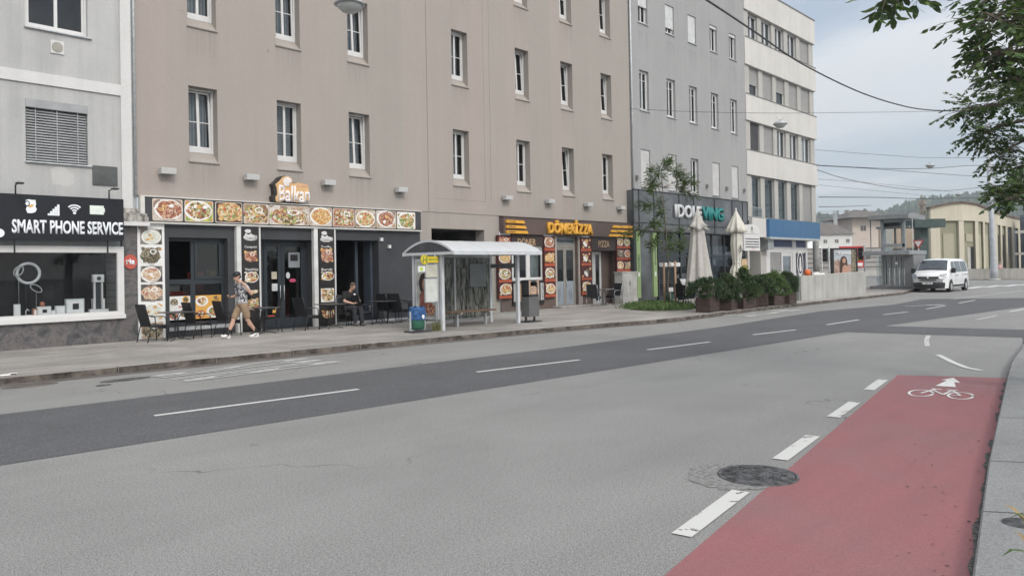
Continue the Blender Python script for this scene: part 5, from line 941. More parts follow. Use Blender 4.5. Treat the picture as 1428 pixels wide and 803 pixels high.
for (a, b, m_, nm) in (((593.5, 369), (610.5, 387), mat('timetable_cream', (.56, .55, .44), .5), 0), ((592.5, 388.5), (611, 421), mat('timetable_white', (.56, .58, .55), .4), 1)):
    x0, z0, x1, z1 = WR(*a, *b, Yh-.03); mb = MB(); mb.box(x0, Yh-.03, z0, x1, Yh+.015, z1); pn = mb.build('timetable_panel', M_steel, st); mb = MB(); mb.box(x0+.02, Yh-.034, z0+.02, x1-.02, Yh-.03, z1-.02); sh = mb.build('timetable_sheet', m_, pn)
    if not nm:
        mb = MB(); rn = random.Random(5)
        for k in range(9): mb.box(x0+.05, Yh-.037, z1-.08-k*.035, x0+.05+rn.uniform(.1, .38), Yh-.034, z1-.07-k*.035)
        mb.build('timetable_print', M_steel, sh)
# tuft at pole
def blades(name, x, y, z, n, r, h, m, label, cat='grass'):
    mb = MB()
    for _ in range(n):
        a = random.uniform(0, 2*PI); q = random.uniform(0, r); bx_, by_ = x+q*math.cos(a), y+q*math.sin(a); l = h*random.uniform(.5, 1); w = .006; dx, dy = random.uniform(-.4, .4)*l, random.uniform(-.4, .4)*l
        mb.face([(bx_-w, by_, z), (bx_+w, by_, z), (bx_+dx*.5+w*.6, by_+dy*.5, z+l*.6), (bx_+dx*.5-w*.6, by_+dy*.5, z+l*.6)]); mb.face([(bx_+dx*.5-w*.6, by_+dy*.5, z+l*.6), (bx_+dx*.5+w*.6, by_+dy*.5, z+l*.6), (bx_+dx, by_+dy, z+l)])
    return tag(mb.build(name, m, fix=False, origin=(x, y, z)), label, cat)
M_grass = mat('dry_grass', (.16, .17, .07), .8, var=.3, vs=20)
blades('grass_tuft', px_+.25, py_, .12, 160, .14, .32, M_grass, 'tuft of long weeds growing round the bus stop pole')
# green bin
gb = thing('litter_bin', 'round green litter bin with blue bag in a metal stand', 'litter bin', (13.75, 16.35, .12)); x, y = 13.72, 16.35
prof = [(.17, .20), (.20, .24), (.205, .62), (.20, .66)]; mb = MB(); mb.lathe(prof, (x, y, 0), 20); mb.build('bin', mat('bin_green', (.035, .13, .085), .5, var=.15), gb)
mb = MB(); n = 24
for k in range(n):
    for (z0, r0, z1, r1) in ((.50, .225, .62, .23), (.62, .23, .78, .22), (.78, .22, .82, .19)):
        def q(kk, r, z): a = 2*PI*kk/n; rr = r*(1+.06*math.sin(kk*2.3)+.04*math.sin(kk*5.1+z*20)); return (x+rr*math.cos(a), y+rr*math.sin(a), z-.05*abs(math.sin(kk*.9)) if z < .55 else z+.02*math.sin(kk*1.7))
        mb.face([q(k, r0, z0), q((k+1) % n, r0, z0), q((k+1) % n, r1, z1), q(k, r1, z1)], 0, True)
mb.build('bag', mat('blue_bag', (.03, .10, .26), .35, var=.35, vs=12), gb)
mb = MB()
for s_ in (-1, 1): mb.box(x+s_*.255-.02, y-.02, .12, x+s_*.255+.02, y+.02, .70)
mb.box(x-.30, y-.22, .12, x+.34, y+.22, .16, 1); mb.box(x-.26, y-.02, .17, x+.26, y+.02, .20); mb.build('stand', [M_galv, M_dgrey], gb); mb = MB(); mb.prism(ell(x+.02, .55, .05, .06, 12), y-.225, y-.215); mb.build('sticker', P_pale, gb)
# ashtray bin right of shelter
x, y = 18.25, 16.2; ab = thing('litter_bin', 'tall grey slatted litter bin with hooded ashtray top beside the shelter', 'litter bin', (x, y, .12)); mb = MB()
for k in range(11): mb.box(x-.24+k*.044, y-.19, .30, x-.212+k*.044, y-.16, .93)
mb.box(x-.24, y-.16, .30, x+.24, y+.16, .93); mb.build('bin', mat('bin_grey', (.20, .205, .205), .5, .3, var=.1), ab)
mb = MB(); mb.box(x-.24, y-.18, .93, x-.15, y+.16, 1.44); mb.box(x+.15, y-.18, .93, x+.24, y+.16, 1.44); mb.box(x-.24, y-.18, 1.38, x+.24, y+.16, 1.46); mb.box(x-.24, y+.1, .93, x+.24, y+.16, 1.4); mb.box(x-.24, y-.18, .93, x+.24, y+.1, 1.0); mb.build('hood', M_dgrey, ab, bev=.02)
mb = MB(); mb.prism([(x-.13, 1.01), (x+.13, 1.01), (x+.15, 1.2), (x+.06, 1.27), (x, 1.24), (x-.08, 1.27), (x-.15, 1.2)], y-.17, y-.1); mb.build('ashtray', mat('ashtray_sand', (.46, .33, .24), .6, var=.25, vs=14), ab)
mb = MB(); mb.prism([(x-.24, 1.0), (x-.17, 1.0), (x-.17, 1.37), (x-.10, 1.42), (x-.24, 1.44)], y-.186, y-.181); mb.prism([(x+.24, 1.0), (x+.17, 1.0), (x+.17, 1.37), (x+.10, 1.42), (x+.24, 1.44)], y-.186, y-.181); mb.build('label', MC['ashtray_sand'], ab)
for s_ in (-1, 1): mb = MB(); mb.box(x+s_*.2-.02, y-.03, .12, x+s_*.2+.02, y+.03, .31); mb.build('leg', M_dgrey, ab)
mb = MB(); mb.box(x-.27, y-.2, .12, x+.34, y+.2, .155); mb.build('base_plate', M_dgrey, ab)
# bike stand at left edge
bk = thing('cycle_stand', 'grey metal cycle stand by the kerb at the far left', 'cycle stand', (3.5, 15.6, .12)); mb = MB(); mb.tube([(3.62, 15.62, .12), (3.62, 15.62, .93), (3.58, 15.62, .99), (2.7, 15.62, .99), (2.65, 15.62, .93), (2.65, 15.62, .12)], .03, 10); mb.build('hoop', M_steel, bk)
for x in (3.62, 2.65): mb = MB(); mb.lathe([(.09, .12), (.09, .135), (.03, .14)], (x, 15.62, 0), 16); mb.build('foot_plate', M_galv, bk)
mb = MB(); mb.box(3.66, 15.5, .121, 3.82, 15.62, .145, 0); mb.box(3.80, 15.52, .121, 3.92, 15.6, .16, 1); tag(mb.build('litter', [P_white, M_black], origin=(3.75, 15.56, .12), bev=.01), 'crumpled white and black litter at the foot of the cycle stand', 'litter')

# ---- chairs and tables
def make_chair(seatm, tubem, label, nm='cafe_chair'):
    t = thing(nm, label, 'chair'); n_ = 'leg_frame'
    for s_ in (-1, 1):
        y = s_*.27; mb = MB(); mb.tube([(.24, y, 0), (.22, y, .40), (.20, y, .60), (.14, y, .655), (-.20, y, .655)], .013, 7); mb.tube([(-.28, y, 0), (-.18, y, .42)], .013, 7); mb.tube([(-.18, y*.93, .40), (-.26, y*.93, .70), (-.33, y*.93, .96)], .013, 7); mb.tube([(.22, y, .39), (-.18, y, .39)], .011, 6); mb.build(n_, tubem, t)
    mb = MB(); mb.box(-.20, -.25, .395, .23, .25, .435); mb.prism([(.20, .435), (.235, .425), (.24, .33), (.225, .33)], -.25, .25); mb.build('seat', seatm, t, bev=.01)
    mb = MB(); mb.prism([(-.185, .41), (-.165, .41), (-.245, .72), (-.312, .97), (-.337, .97), (-.27, .72)], -.245, .245); mb.build('backrest', seatm, t, bev=.006); return t
def make_table(topm, tubem, label):
    t = thing('cafe_table', label, 'table'); mb = MB(); mb.box(-.35, -.35, .715, .35, .35, .74); mb.build('table_top', topm, t, bev=.008)
    mb = MB()
    for a in range(4):
        c, s_ = math.cos(PI/4+a*PI/2), math.sin(PI/4+a*PI/2); mb.tube([(.38*c, .38*s_, .0), (.30*c, .30*s_, .02), (.10*c, .10*s_, .06), (.05*c, .05*s_, .16), (.05*c, .05*s_, .58), (.12*c, .12*s_, .68), (.28*c, .28*s_, .71)], .012, 6)
    mb.build('leg_frame', tubem, t); return t
ch = make_chair(M_rattan, M_tube, 'x'); used = False
X2 = lambda p, Y: W(p, 440, Y)[0]
CH = [(213, 20.15, 0.1, 'black woven chair at the left end by the white menu board', M_rattan), (276, 20.2, 0.05, 'black woven chair in front of the food banners, second from the left', None), (312, 20.25, 0, 'black woven chair behind the walking man', None), (377, 20.3, PI*.9, 'dark woven chair in front of the red and orange door sticker', None), (428, 20.0, .1, 'dark woven chair beside the glass door facing the seated man', None), (487, 20.35, -PI/2, 'dark woven chair the seated man sits on', None), (503, 20.15, .15, 'blue-grey backed woven chair just right of the seated man', None), (541, 20.3, 0.1, 'dark woven chair against the dark wall right of the second table', None), (556, 20.0, 0.3, 'dark woven chair nearest the bus shelter', None)]
for i, (p, y, rz, lab, _) in enumerate(CH): place(ch, i > 0, (X2(p, y)+(.12 if rz == 0 else 0), y, .12), rz, lab, 'woven chairs of the grill terrace')
tb = make_table(mat('table_slate', (.07, .07, .075), .45, var=.15), M_tube, 'x')
for i, (p, y, lab) in enumerate([(246, 20.1, 'square dark table at the left end between two chairs'), (367, 20.0, 'square dark table just behind the walking man'), (461, 19.95, 'square dark table beside the seated man'), (533, 20.1, 'square dark table against the dark wall'), (572, 20.1, 'square dark table half hidden by the bus shelter post')]): place(tb, i > 0, (X2(p, y), y, .12), 0, lab, 'cafe tables of the grill terrace')
# silver chairs by the kebab shop
sc_ = make_chair(M_rattan, M_chrome, 'x')
for i, (p, y, rz, lab) in enumerate([(829, 20.2, .3, 'silver tube chair nearest the kebab shop door'), (856, 20.25, PI*.95, 'silver tube chair with black back near the grey cabinet')]): place(sc_, i > 0, (X2(p, y), y, .12), rz, lab, 'silver chairs of the kebab shop')
t2 = make_table(M_chrome, M_chrome, 'small silver table between the two silver chairs'); t2.location = (X2(843, 20.3), 20.3, .12)
# paper cup
cx_, cz_ = X2(515, 20.15), .12; mb = MB(); mb.lathe([(.03, .435), (.042, .58), (.044, .58), (.044, .595), (.0, .60)], (cx_+.02, 20.12, .12), 14); tag(mb.build('paper_cup', mat('paper_cup', (.42, .38, .34), .6), origin=(cx_, 20.12, .555)), 'tall beige paper cup on the seat right of the seated man', 'cup')
# terrace by planters
dk = make_chair(M_black, M_black, 'x', 'cafe_chair')
for i, (q, rz, lab) in enumerate([((27.2, 15.75), PI*.5, 'black chair with solid black back left of the row of planters'), ((28.4, 16.6), PI*.1, 'black chair behind the tree stake near the umbrella'), ((30.3, 16.3), PI*1.1, 'black chair half hidden behind the second planter shrub')]): place(dk, i > 0, (*q, .12), rz, lab, 'black chairs of the corner terrace')
bt = make_table(M_black, M_black, 'black table between the terrace chairs behind the folded grey umbrella'); bt.location = (29.3, 16.3, .12)
ms = thing('menu_stand', 'black stand holding an open white menu card beside the grey umbrella', 'menu stand', (27.9, 16.3, .12)); mb = MB(); mb.tube([(27.9, 16.3, .12), (27.9, 16.3, 1.05)], .018); mb.box(27.65, 16.1, .12, 28.15, 16.5, .14); mb.build('stand', M_black, ms); mb = MB(); mb.box(27.68, 16.2, 1.04, 28.12, 16.22, 1.32, 0, Matrix.Translation((27.9, 16.2, 1.05)) @ Matrix.Rotation(-.5, 4, 'X') @ Matrix.Translation((-27.9, -16.2, -1.05))); mb.build('card', P_white, ms)

# ---- umbrellas, closed
def folded(name, label, px, Y, ytop, ybot, prof, tie=None, seed=1, m=None, rag=.0):
    x = W(px, 400, Y)[0]; zt, zb = W(px, ytop, Y)[1], W(px, ybot, Y)[1]; t = thing(name, label, 'parasol', (x, Y, .12)); n = 72; mb = MB(); rn = random.Random(seed); ph = [rn.uniform(0, 6) for _ in range(8)]
    rows = []
    for (f, r, am) in prof:
        z = zt-(zt-zb)*f; ring = []
        for k in range(n):
            a = 2*PI*k/n; q = 1+am*(.6*math.cos(8*a+ph[0])+.35*math.cos(5*a+ph[1]+f*2)+.2*math.cos(13*a+ph[2]+f*3)); zz = z-(rag*math.cos(4*a+ph[3])*max(0, f-.8)*5) if f > .8 else z-(am*.22*math.cos(4*a+ph[4]) if .15 < f < .32 else 0)
            ring.append((x+r*q*math.cos(a), Y+r*q*math.sin(a), zz))
        rows.append(ring)
    for A, B in zip(rows, rows[1:]):
        for k in range(n): j = (k+1) % n; mb.face([A[k], A[j], B[j], B[k]], 0, True)
    me = mb.build('canopy', m, t, fix=False); bm = bmesh.new(); bm.from_mesh(me.data); bmesh.ops.remove_doubles(bm, verts=bm.verts, dist=1e-5); bmesh.ops.recalc_face_normals(bm, faces=bm.faces); bm.to_mesh(me.data); bm.free()
    mb = MB(); mb.tube([(x, Y, .12), (x, Y, zt+.04)], .028, 12); mb.build('pole', M_dgrey, t); mb = MB(); mb.box(x-.35, Y-.35, .12, x+.35, Y+.35, .2); mb.build('base', M_dgrey, t, bev=.01); mb = MB(); mb.lathe([(.03, zt-.02), (.045, zt+.03), (.0, zt+.09)], (x, Y, 0), 12); mb.build('finial', M_white, t)
    if tie: mb = MB(); z = zt-(zt-zb)*tie[0]; mb.lathe([(tie[1], z-.025), (tie[1]+.008, z), (tie[1], z+.025)], (x, Y, 0), 24); mb.build('tie_band', m, t)
    return t, x, zt, zb
M_canv = mat('canvas_greige', (.44, .425, .395), .9, var=.08, vs=6, bmp=.15, bs=40); M_canv2 = mat('canvas_cream', (.60, .585, .52), .9, var=.06, vs=6, bmp=.15, bs=40)
u1, x, zt, zb = folded('folded_parasol', 'large folded greige parasol behind the first planter', 974.5, 15.35, 292, 404, [(0, .03, 0), (.05, .09, .05), (.12, .17, .15), (.19, .25, .28), (.24, .40, .35), (.245, .36, .35), (.21, .26, .3), (.25, .24, .18), (.4, .28, .22), (.6, .35, .25), (.8, .43, .24), (.92, .49, .26), (1.0, .50, .34)], None, 3, M_canv, rag=.22)
mb = MB(); rn = random.Random(4)
for k in range(14): a = -2.6+k*.16; r = .52; zz = zt-(zt-zb)*.86; M = Matrix.Translation((x+r*math.cos(a), 15.35+r*math.sin(a), zz)) @ Matrix.Rotation(a+PI/2, 4, 'Z'); mb.box(-.03, -.003, 0, .02, .003, rn.uniform(.05, .10), 0, M)
mb.build('hem_print', M_dgrey, u1)
u2, x, zt, zb = folded('folded_parasol', 'slim folded cream parasol with small dark print behind the planters', 1028.5, 15.6, 293, 388, [(0, .02, 0), (.06, .10, .05), (.16, .22, .12), (.27, .34, .25), (.33, .37, .45), (.335, .3, .4), (.28, .20, .3), (.34, .21, .12), (.5, .24, .16), (.66, .21, .14), (.75, .17, .14), (.80, .16, .2), (.86, .24, .25), (1.0, .29, .35)], (.775, .175), 8, M_canv2, rag=.16)
mb = MB(); M = Matrix.Translation((x-.14, 15.6-.245, zt-(zt-zb)*.56))
for q in range(5): mb.box(-.01, -.004, -.14, .015, .004, .14, 0, M @ Matrix.Translation((.07*(q % 3)-.03, 0, .1*(q//2)-.12)) @ Matrix.Rotation(.5+q*.9, 4, 'Y'))
mb.build('print', M_dgrey, u2)

# ---- foliage
def leafmat(name, a, b_, c_=None):
    m, nt, b = newmat(name); v = coords(nt); n1 = noise(nt, v, 2.6, 3, .6); n2 = noise(nt, v, 40, 2, .6)
    c = ramp(nt, n1, [(.3, a), (.7, b_)]); c = mixc(nt, .7, c, ramp(nt, n2, [(.3, (.7,)*3), (.7, (1.35,)*3)]), 'MULTIPLY')
    nt.links.new(c, b.inputs['Base Color']); b.inputs['Roughness'].default_value = .5; b.inputs['Specular IOR Level'].default_value = .3
    tl_ = N(nt, 'ShaderNodeBsdfTranslucent'); nt.links.new(mixc(nt, 1., c, (1.4, 1.6, .7), 'MULTIPLY'), tl_.inputs[0]); mx = N(nt, 'ShaderNodeMixShader'); mx.inputs[0].default_value = .22
    nt.links.new(b.outputs[0], mx.inputs[1]); nt.links.new(tl_.outputs[0], mx.inputs[2]); nt.links.new(mx.outputs[0], nt.nodes['Material Output'].inputs['Surface']); MC[name] = m; return m
L_dark = leafmat('leaf_dark', (.040, .070, .036), (.078, .122, .056)); L_mid = leafmat('leaf_mid', (.06, .11, .038), (.11, .17, .06)); L_conif = leafmat('leaf_conifer', (.026, .048, .024), (.060, .098, .042)); L_light = leafmat('leaf_light', (.07, .12, .035), (.12, .19, .06))
def leaf(mb, p, d, n_, L, w, mi=0):
    """pointed leaf: base p, along d, face normal n_"""
    s = d.cross(n_).normalized()*w; u = n_.normalized()*L*.06
    mb.face([p, p+d*L*.35+s*.9-u, p+d*L*.72+s*.72-u, p+d*L, p+d*L*.72-s*.72-u, p+d*L*.35-s*.9-u], mi)
def rdir(rn=random): 
    z = rn.uniform(-1, 1); a = rn.uniform(0, 2*PI); r = math.sqrt(1-z*z); return Vector((r*math.cos(a), r*math.sin(a), z))
def shrub(x, y, z0, zt, rx, ry, n, label, m=L_conif, seed=0, nm='planter_shrub', cone=.5, group=None, lw=.016, ll=.085):
    rn = random.Random(seed); t = thing(nm, label, 'shrub', (x, y, z0), group); mb = MB(); H = zt-z0; sprays = []
    for k in range(70):
        f = rn.random()**.85; a = rn.uniform(0, 2*PI); r = (1-f*cone)*(.55+.5*rn.random())*(1-.75*max(0, f-.75)/.25)*(.75+.5*min(1, f*5)); sprays.append(Vector((x+rx*r*math.cos(a), y+ry*r*math.sin(a), z0+.02+H*f*.96)))
    for s_ in sprays:
        c = rn.uniform(.09, .17)*H
        for _ in range(n//70):
            d0 = rdir(rn); p = s_+Vector((d0.x, d0.y, d0.z*.8))*c*1.15*rn.random()**.5; d = (rdir(rn)+Vector((p.x-x, p.y-y, .5))*.9).normalized(); leaf(mb, p, d, rdir(rn), ll*rn.uniform(.6, 1.3), lw)
    mb.build('foliage', [m, L_dark], t, fix=False)
    mb = MB()
    for s_ in sprays[:22]: mb.tube([(x+rn.uniform(-.05, .05), y+rn.uniform(-.05, .05), z0-.05), ((x+s_.x)/2, (y+s_.y)/2, (z0+s_.z)/2+.08), s_], [.014, .009, .004], 5)
    mb.build('stem', M_bark, t); return t
M_plbox = mat('planter_brown', (.065, .043, .037), .75, var=.25, vs=4, bmp=.3, bs=20, stretch=(1, 1, 5))
PL = [(987, 13.85, 416, 393, .56, 'broad dark shrub', 15, .46), (1014, 13.75, 419, 388, .42, 'bushy green shrub', 20, .42), (1038, 13.7, 417, 379, .46, 'tall cone shaped green shrub', 0, .46), (1061, 13.7, 410.5, 388, .44, 'dark spreading shrub', 30, .36), (1079, 13.65, 414, 383, .42, 'mid green feathery shrub', 0, .38), (1097, 13.65, 408, 384.5, .46, 'dark green low shrub', 10, .40)]
for i, (p, Y, yb, yt, rx, kind, rz, hw) in enumerate(PL):
    x = W(p, 425, Y)[0]; zb = W(p, yb, Y-.25)[1]; zt = W(p, yt, Y)[1]; ordn = ['nearest the folded greige parasol', 'second from the left', 'third from the left', 'fourth from the left', 'fifth from the left', 'nearest the concrete wall'][i]
    pt = thing('planter_box', ['wide brown wooden planter box ', 'low brown wooden planter box ', 'long brown wooden planter box ', 'taller dark planter box ', 'small low brown planter box ', 'tall dark brown planter box '][i]+ordn, 'planter', (x, Y, .12), 'row of planters along the kerb')
    M = Matrix.Translation((x, Y, 0)) @ Matrix.Rotation(R(rz-8), 4, 'Z'); mb = MB(); h = zb-.12
    for k in range(3): mb.box(-hw, -.26, .15+h*k/3+.008, hw, .26, .15+h*(k+1)/3-.006, 0, M)
    for sx in (-1, 1):
        for sy in (-1, 1): mb.box(sx*hw-.035*(1 if sx > 0 else 0)-.0, sy*.26-.02, .13, sx*hw+.035*(1 if sx < 0 else 0)+sx*.006, sy*.26+.02, .16+h, 0, M)
    mb.build('box', M_plbox, pt, bev=.006); mb = MB(); mb.box(-hw+.02, -.24, .14, hw-.02, .24, .12+h*.99, 0, M); mb.build('soil', M_gutter, pt)
    shrub(x, Y, .10+h, zt+.10, rx*1.55, .55, 5600, kind+' in the planter '+ordn, [L_conif, L_mid, L_mid, L_conif, L_mid, L_conif][i] if i in (4,) else (L_conif if i != 2 else leafmat('leaf_thuja', (.028, .055, .02), (.06, .10, .036))), seed=i+3, cone=[.3, .55, .85, .35, .6, .45][i], group='shrubs in the kerb planters')
# ground cover of weeds
mb = MB(); rn = random.Random(11); c0_ = [(25.3, 16.9), (24.9, 15.9), (26.2, 15.1), (27.9, 15.9), (29.7, 17.9), (28.6, 18.8), (26.6, 18.2)]
def inside(p, poly):
    c = False; j = len(poly)-1
    for i in range(len(poly)):
        if (poly[i][1] > p[1]) != (poly[j][1] > p[1]) and p[0] < (poly[j][0]-poly[i][0])*(p[1]-poly[i][1])/(poly[j][1]-poly[i][1])+poly[i][0]: c = not c
        j = i
    return c
cl_ = []
while len(cl_) < 150:
    p = (rn.uniform(24.8, 29.8), rn.uniform(14.9, 18.9))
    if inside(p, c0_): cl_.append((p, rn.uniform(.05, .22)))
for (p, h) in cl_:
    for _ in range(60): leaf(mb, Vector((p[0]+rn.gauss(0, .19), p[1]+rn.gauss(0, .19), .12+h*rn.random())), (rdir(rn)+Vector((0, 0, .7))).normalized(), rdir(rn)+Vector((0, 0, 1)), rn.uniform(.06, .13), .020, rn.randrange(2))
tag(mb.build('ground_cover', [L_light, L_mid], fix=False), kind='stuff')
sheet('soil', c0_, .124, M_gutter)
# young street tree with stakes
tx, ty = 28.75, 17.3
yt_ = thing('young_tree', 'slender young street tree with feathery leaves before the glass shopfront', 'tree', (tx, ty, .12)); rn = random.Random(21)
T = lambda px, py, dY=0.0: Vector((W(px, py, ty+dY)[0], ty+dY, W(px, py, ty+dY)[1]))
mb = MB(); tr0 = [T(934, 427), T(931, 400), T(932.5, 375), T(929.5, 350), T(929, 325), T(926, 295), T(924, 262), T(922, 238)]; mb.tube(tr0, [.045, .038, .035, .032, .028, .022, .014, .006], 8); mb.build('trunk', M_bark, yt_)
mbb = MB(); mbl = MB()
ends = [(889, 268), (893, 290), (898, 310), (889, 325), (903, 335), (912, 345), (924, 342), (941, 345), (953, 338), (957, 322), (952, 276), (944, 266), (956, 252), (946, 240), (908, 240), (900, 252), (915, 232), (926, 228), (937, 246), (915, 300), (906, 285), (930, 285), (905, 320), (920, 315), (935, 330), (945, 255), (899, 243), (912, 262)]
for (ex, ey) in ends:
    dY = rn.uniform(-.8, .8); e = T(ex, ey, 0)+Vector((-.0, dY, 0)); s0 = min(tr0[3:], key=lambda q: abs(q.z-(e.z-.15))); mid = (s0+e)/2+Vector((0, 0, .16)); mbb.tube([s0, mid, e], [.014, .009, .004], 5)
    for tw in range(29):
        base = mid.lerp(e, rn.uniform(.1, 1.05))+rdir(rn)*.12; d = (rdir(rn)*.8+Vector((0, 0, -.05))+(e-s0).normalized()*.6).normalized(); Lr = rn.uniform(.20, .38); tip = base+d*Lr; sd_ = d.cross(Vector((0, 0, 1))).normalized()
        mbb.tube([base, tip], .0025, 4, caps=False)
        for q in range(7):
            pp_ = base.lerp(tip, (q+1)/7)
            for s_ in (-1, 1): leaf(mbl, pp_, (sd_*s_+d*.5+Vector((0, 0, -.15))).normalized(), Vector((rn.uniform(-.3, .3), rn.uniform(-.3, .3), 1)), rn.uniform(.07, .12), .022, rn.randrange(2))
mbb.build('branches', M_bark, yt_); mbl.build('crown', [L_light, L_mid], yt_, fix=False)
for i, (q, lab) in enumerate([((927, 428), 'left wooden stake beside the young street tree'), ((942.5, 426), 'right wooden stake beside the young street tree')]):
    x, y = W(q[0], q[1], ty-.1)[0], ty-.1; mb = MB(); mb.tube([(x, y, .1), (x, y, W(q[0], 366-i*2, y)[1])], .045, 10); tag(mb.build('tree_stake', M_stake, origin=(x, y, .12)), lab, 'stake', 'stakes of the young tree')
a = Vector((W(927, 368, ty-.1)[0], ty-.15, W(927, 370, ty-.1)[1])); b = Vector((W(942.5, 367, ty-.1)[0], ty-.15, W(942.5, 369, ty-.1)[1])); mb = MB(); mb.tube([a, (a+b)/2+Vector((0, 0, -.05)), b], .018, 6); mb.tube([(a+b)/2+Vector((0, 0, -.08)), (a+b)/2+Vector((.02, .1, .12))], .04, 8); tag(mb.build('tree_tie', mat('rope', (.55, .52, .45), .9), origin=tuple(a)), 'pale rope tie strung between the two tree stakes', 'rope')
x, y = tx+.1, ty+.25; mb = MB(); mb.prism([(x-.18, .12), (x+.14, .12), (x+.20, .62), (x-.04, .68), (x-.22, .60)], y-.06, y+.06); tag(mb.build('watering_bag', mat('bag_green', (.03, .10, .06), .5, var=.3, vs=8), origin=(x, y, .12)), 'dark green watering bag leaning at the foot of the young tree', 'watering bag')
mb = MB(); mb.box(x-.2, y-.10, .72, x+.16, y-.09, .90); mb.tube([(x-.02, y-.08, .12), (x-.02, y-.08, .75)], .01, 6); tag(mb.build('small_sign', P_white, origin=(x, y-.1, .12)), 'small white card sign above the green watering bag', 'sign')

# ---- concrete parapet, glass railing
ca, cb_ = (35.06, 14.31), (42.4, 13.84); hz_ = W(1118, 385, 14.31)[1]; hz2 = W(1208, 378.5, 13.84)[1]
M_conc = plaster('board_concrete', (.36, .36, .342), (.46, .46, .435), stain=.26, sc=1.2)
mb = MB(); P8 = [(ca[0], ca[1]), (cb_[0], cb_[1]), (cb_[0]+.02, cb_[1]+.28), (ca[0]+.02, ca[1]+.28)]
i = len(mb.v); mb.v += [(x, y, .1) for x, y in P8]+[(P8[0][0], P8[0][1], hz_), (P8[1][0], P8[1][1], hz2), (P8[2][0], P8[2][1], hz2), (P8[3][0], P8[3][1], hz_)]
for f in ((0, 3, 2, 1), (4, 5, 6, 7), (0, 1, 5, 4), (1, 2, 6, 5), (2, 3, 7, 6), (3, 0, 4, 7)): mb.f.append(f); mb.m.append(0); mb.sm.append(False)
tag(mb.build('concrete_wall', M_conc, bev=.012, origin=(ca[0], ca[1], .12)), 'streaked grey concrete parapet wall beside the pavement', 'wall')
mb = MB(); mb.box(35.3, 14.6, .1, 35.5, 18.5, hz_); 
gr = thing('glass_railing', 'low glass railing with steel posts running up to the concrete wall', 'railing', (32.5, 14.8, .12)); pa, pb = Vector((30.6, 15.15, 0)), Vector((35.0, 14.4, 0))
for k in range(4):
    a, b = pa.lerp(pb, k/4+.01), pa.lerp(pb, (k+1)/4-.01); mb = MB(); mb.face([(a.x, a.y, .2), (b.x, b.y, .2), (b.x, b.y, 1.2), (a.x, a.y, 1.2)]); mb.build('glass_panel', M_clear, gr, fix=False)
for k in range(5): a = pa.lerp(pb, k/4); mb = MB(); mb.box(a.x-.02, a.y-.02, .12, a.x+.02, a.y+.02, 1.22); mb.build('post', M_steel, gr)
mb = MB(); mb.tube([pa+Vector((0, 0, 1.23)), pb+Vector((0, 0, 1.23))], .02, 8); mb.build('handrail', M_steel, gr)
# things standing on the parapet / behind
x, y = W(1126, 380, 14.4)[0], 14.4; mb = MB(); mb.lathe([(.12, hz_+.01), (.16, hz_+.12), (.13, hz_+.26), (.05, hz_+.30)], (x, y, 0), 10, 0); mb.box(x+.1, y-.1, hz_+.01, x+.3, y+.08, hz_+.2, 1); tag(mb.build('orange_bag', [mat('orange_plastic', (.62, .14, .03), .5), mat('dark_red_cloth', (.10, .02, .02))], origin=(x, y, hz_)), 'bright orange bag lying on the concrete wall', 'bag')
x, y = W(1140, 380, 14.35)[0], 14.36; mb = MB(); mb.box(x-.6, y-.1, hz_+.015, x+.7, y+.1, hz_+.10, 0); mb.box(x-.35, y-.08, hz_+.10, x+.1, y+.08, hz_+.16, 0); tag(mb.build('white_crate', P_white, origin=(x, y, hz_), bev=.02), 'flat white crate lying on the concrete wall behind the orange bag', 'crate')

# ================================================================== people
class Blob(MB):
    def ellipsoid(s, c, r, rot=None, n=14):
        c = Vector(c); i0 = len(s.v); m = n//2+1
        for a in range(m):
            th = PI*a/(m-1)
            for b in range(n):
                ph = 2*PI*b/n; p = Vector((r[0]*math.sin(th)*math.cos(ph), r[1]*math.sin(th)*math.sin(ph), r[2]*math.cos(th)))
                if rot: p = rot @ p
                s.v.append(tuple(c+p))
        for a in range(m-1):
            for b in range(n): k = i0+a*n+b; l = i0+a*n+(b+1) % n; s.f.append((k, l, l+n, k+n)); s.m.append(0); s.sm.append(True)
    def limb(s, pts, rs, n=12):
        P = []; Q = []
        for (a, b), (r0, r1) in zip(zip(pts, pts[1:]), zip(rs, rs[1:])):
            for k in range(6): t = k/6; P.append(Vector(a).lerp(Vector(b), t)); Q.append(r0+(r1-r0)*t)
        P.append(Vector(pts[-1])); Q.append(rs[-1]); s.tube(P, Q, n)
        for p, r in zip(pts, rs): s.ellipsoid(p, (r, r, r), n=10)
def remesh(blob, name, m, parent, vox=.01, sm=4, M=None):
    o = blob.build(name, m); bm = bmesh.new(); bm.from_mesh(o.data); bmesh.ops.remove_doubles(bm, verts=bm.verts, dist=1e-5); bmesh.ops.recalc_face_normals(bm, faces=bm.faces); bm.to_mesh(o.data); bm.free()
    r_ = o.modifiers.new('r', 'REMESH'); r_.mode = 'VOXEL'; r_.voxel_size = vox; r_.use_smooth_shade = True
    s_ = o.modifiers.new('s', 'SMOOTH'); s_.iterations = sm; s_.factor = .5
    me = bpy.data.meshes.new_from_object(o.evaluated_get(bpy.context.evaluated_depsgraph_get())); bpy.data.objects.remove(o)
    if M is not None: me.transform(M)
    me.materials.clear(); me.materials.append(m); n = bpy.data.objects.new(name, me); C.objects.link(n)
    for p in me.polygons: p.use_smooth = True
    if parent is not None: par(n, parent)
    return n
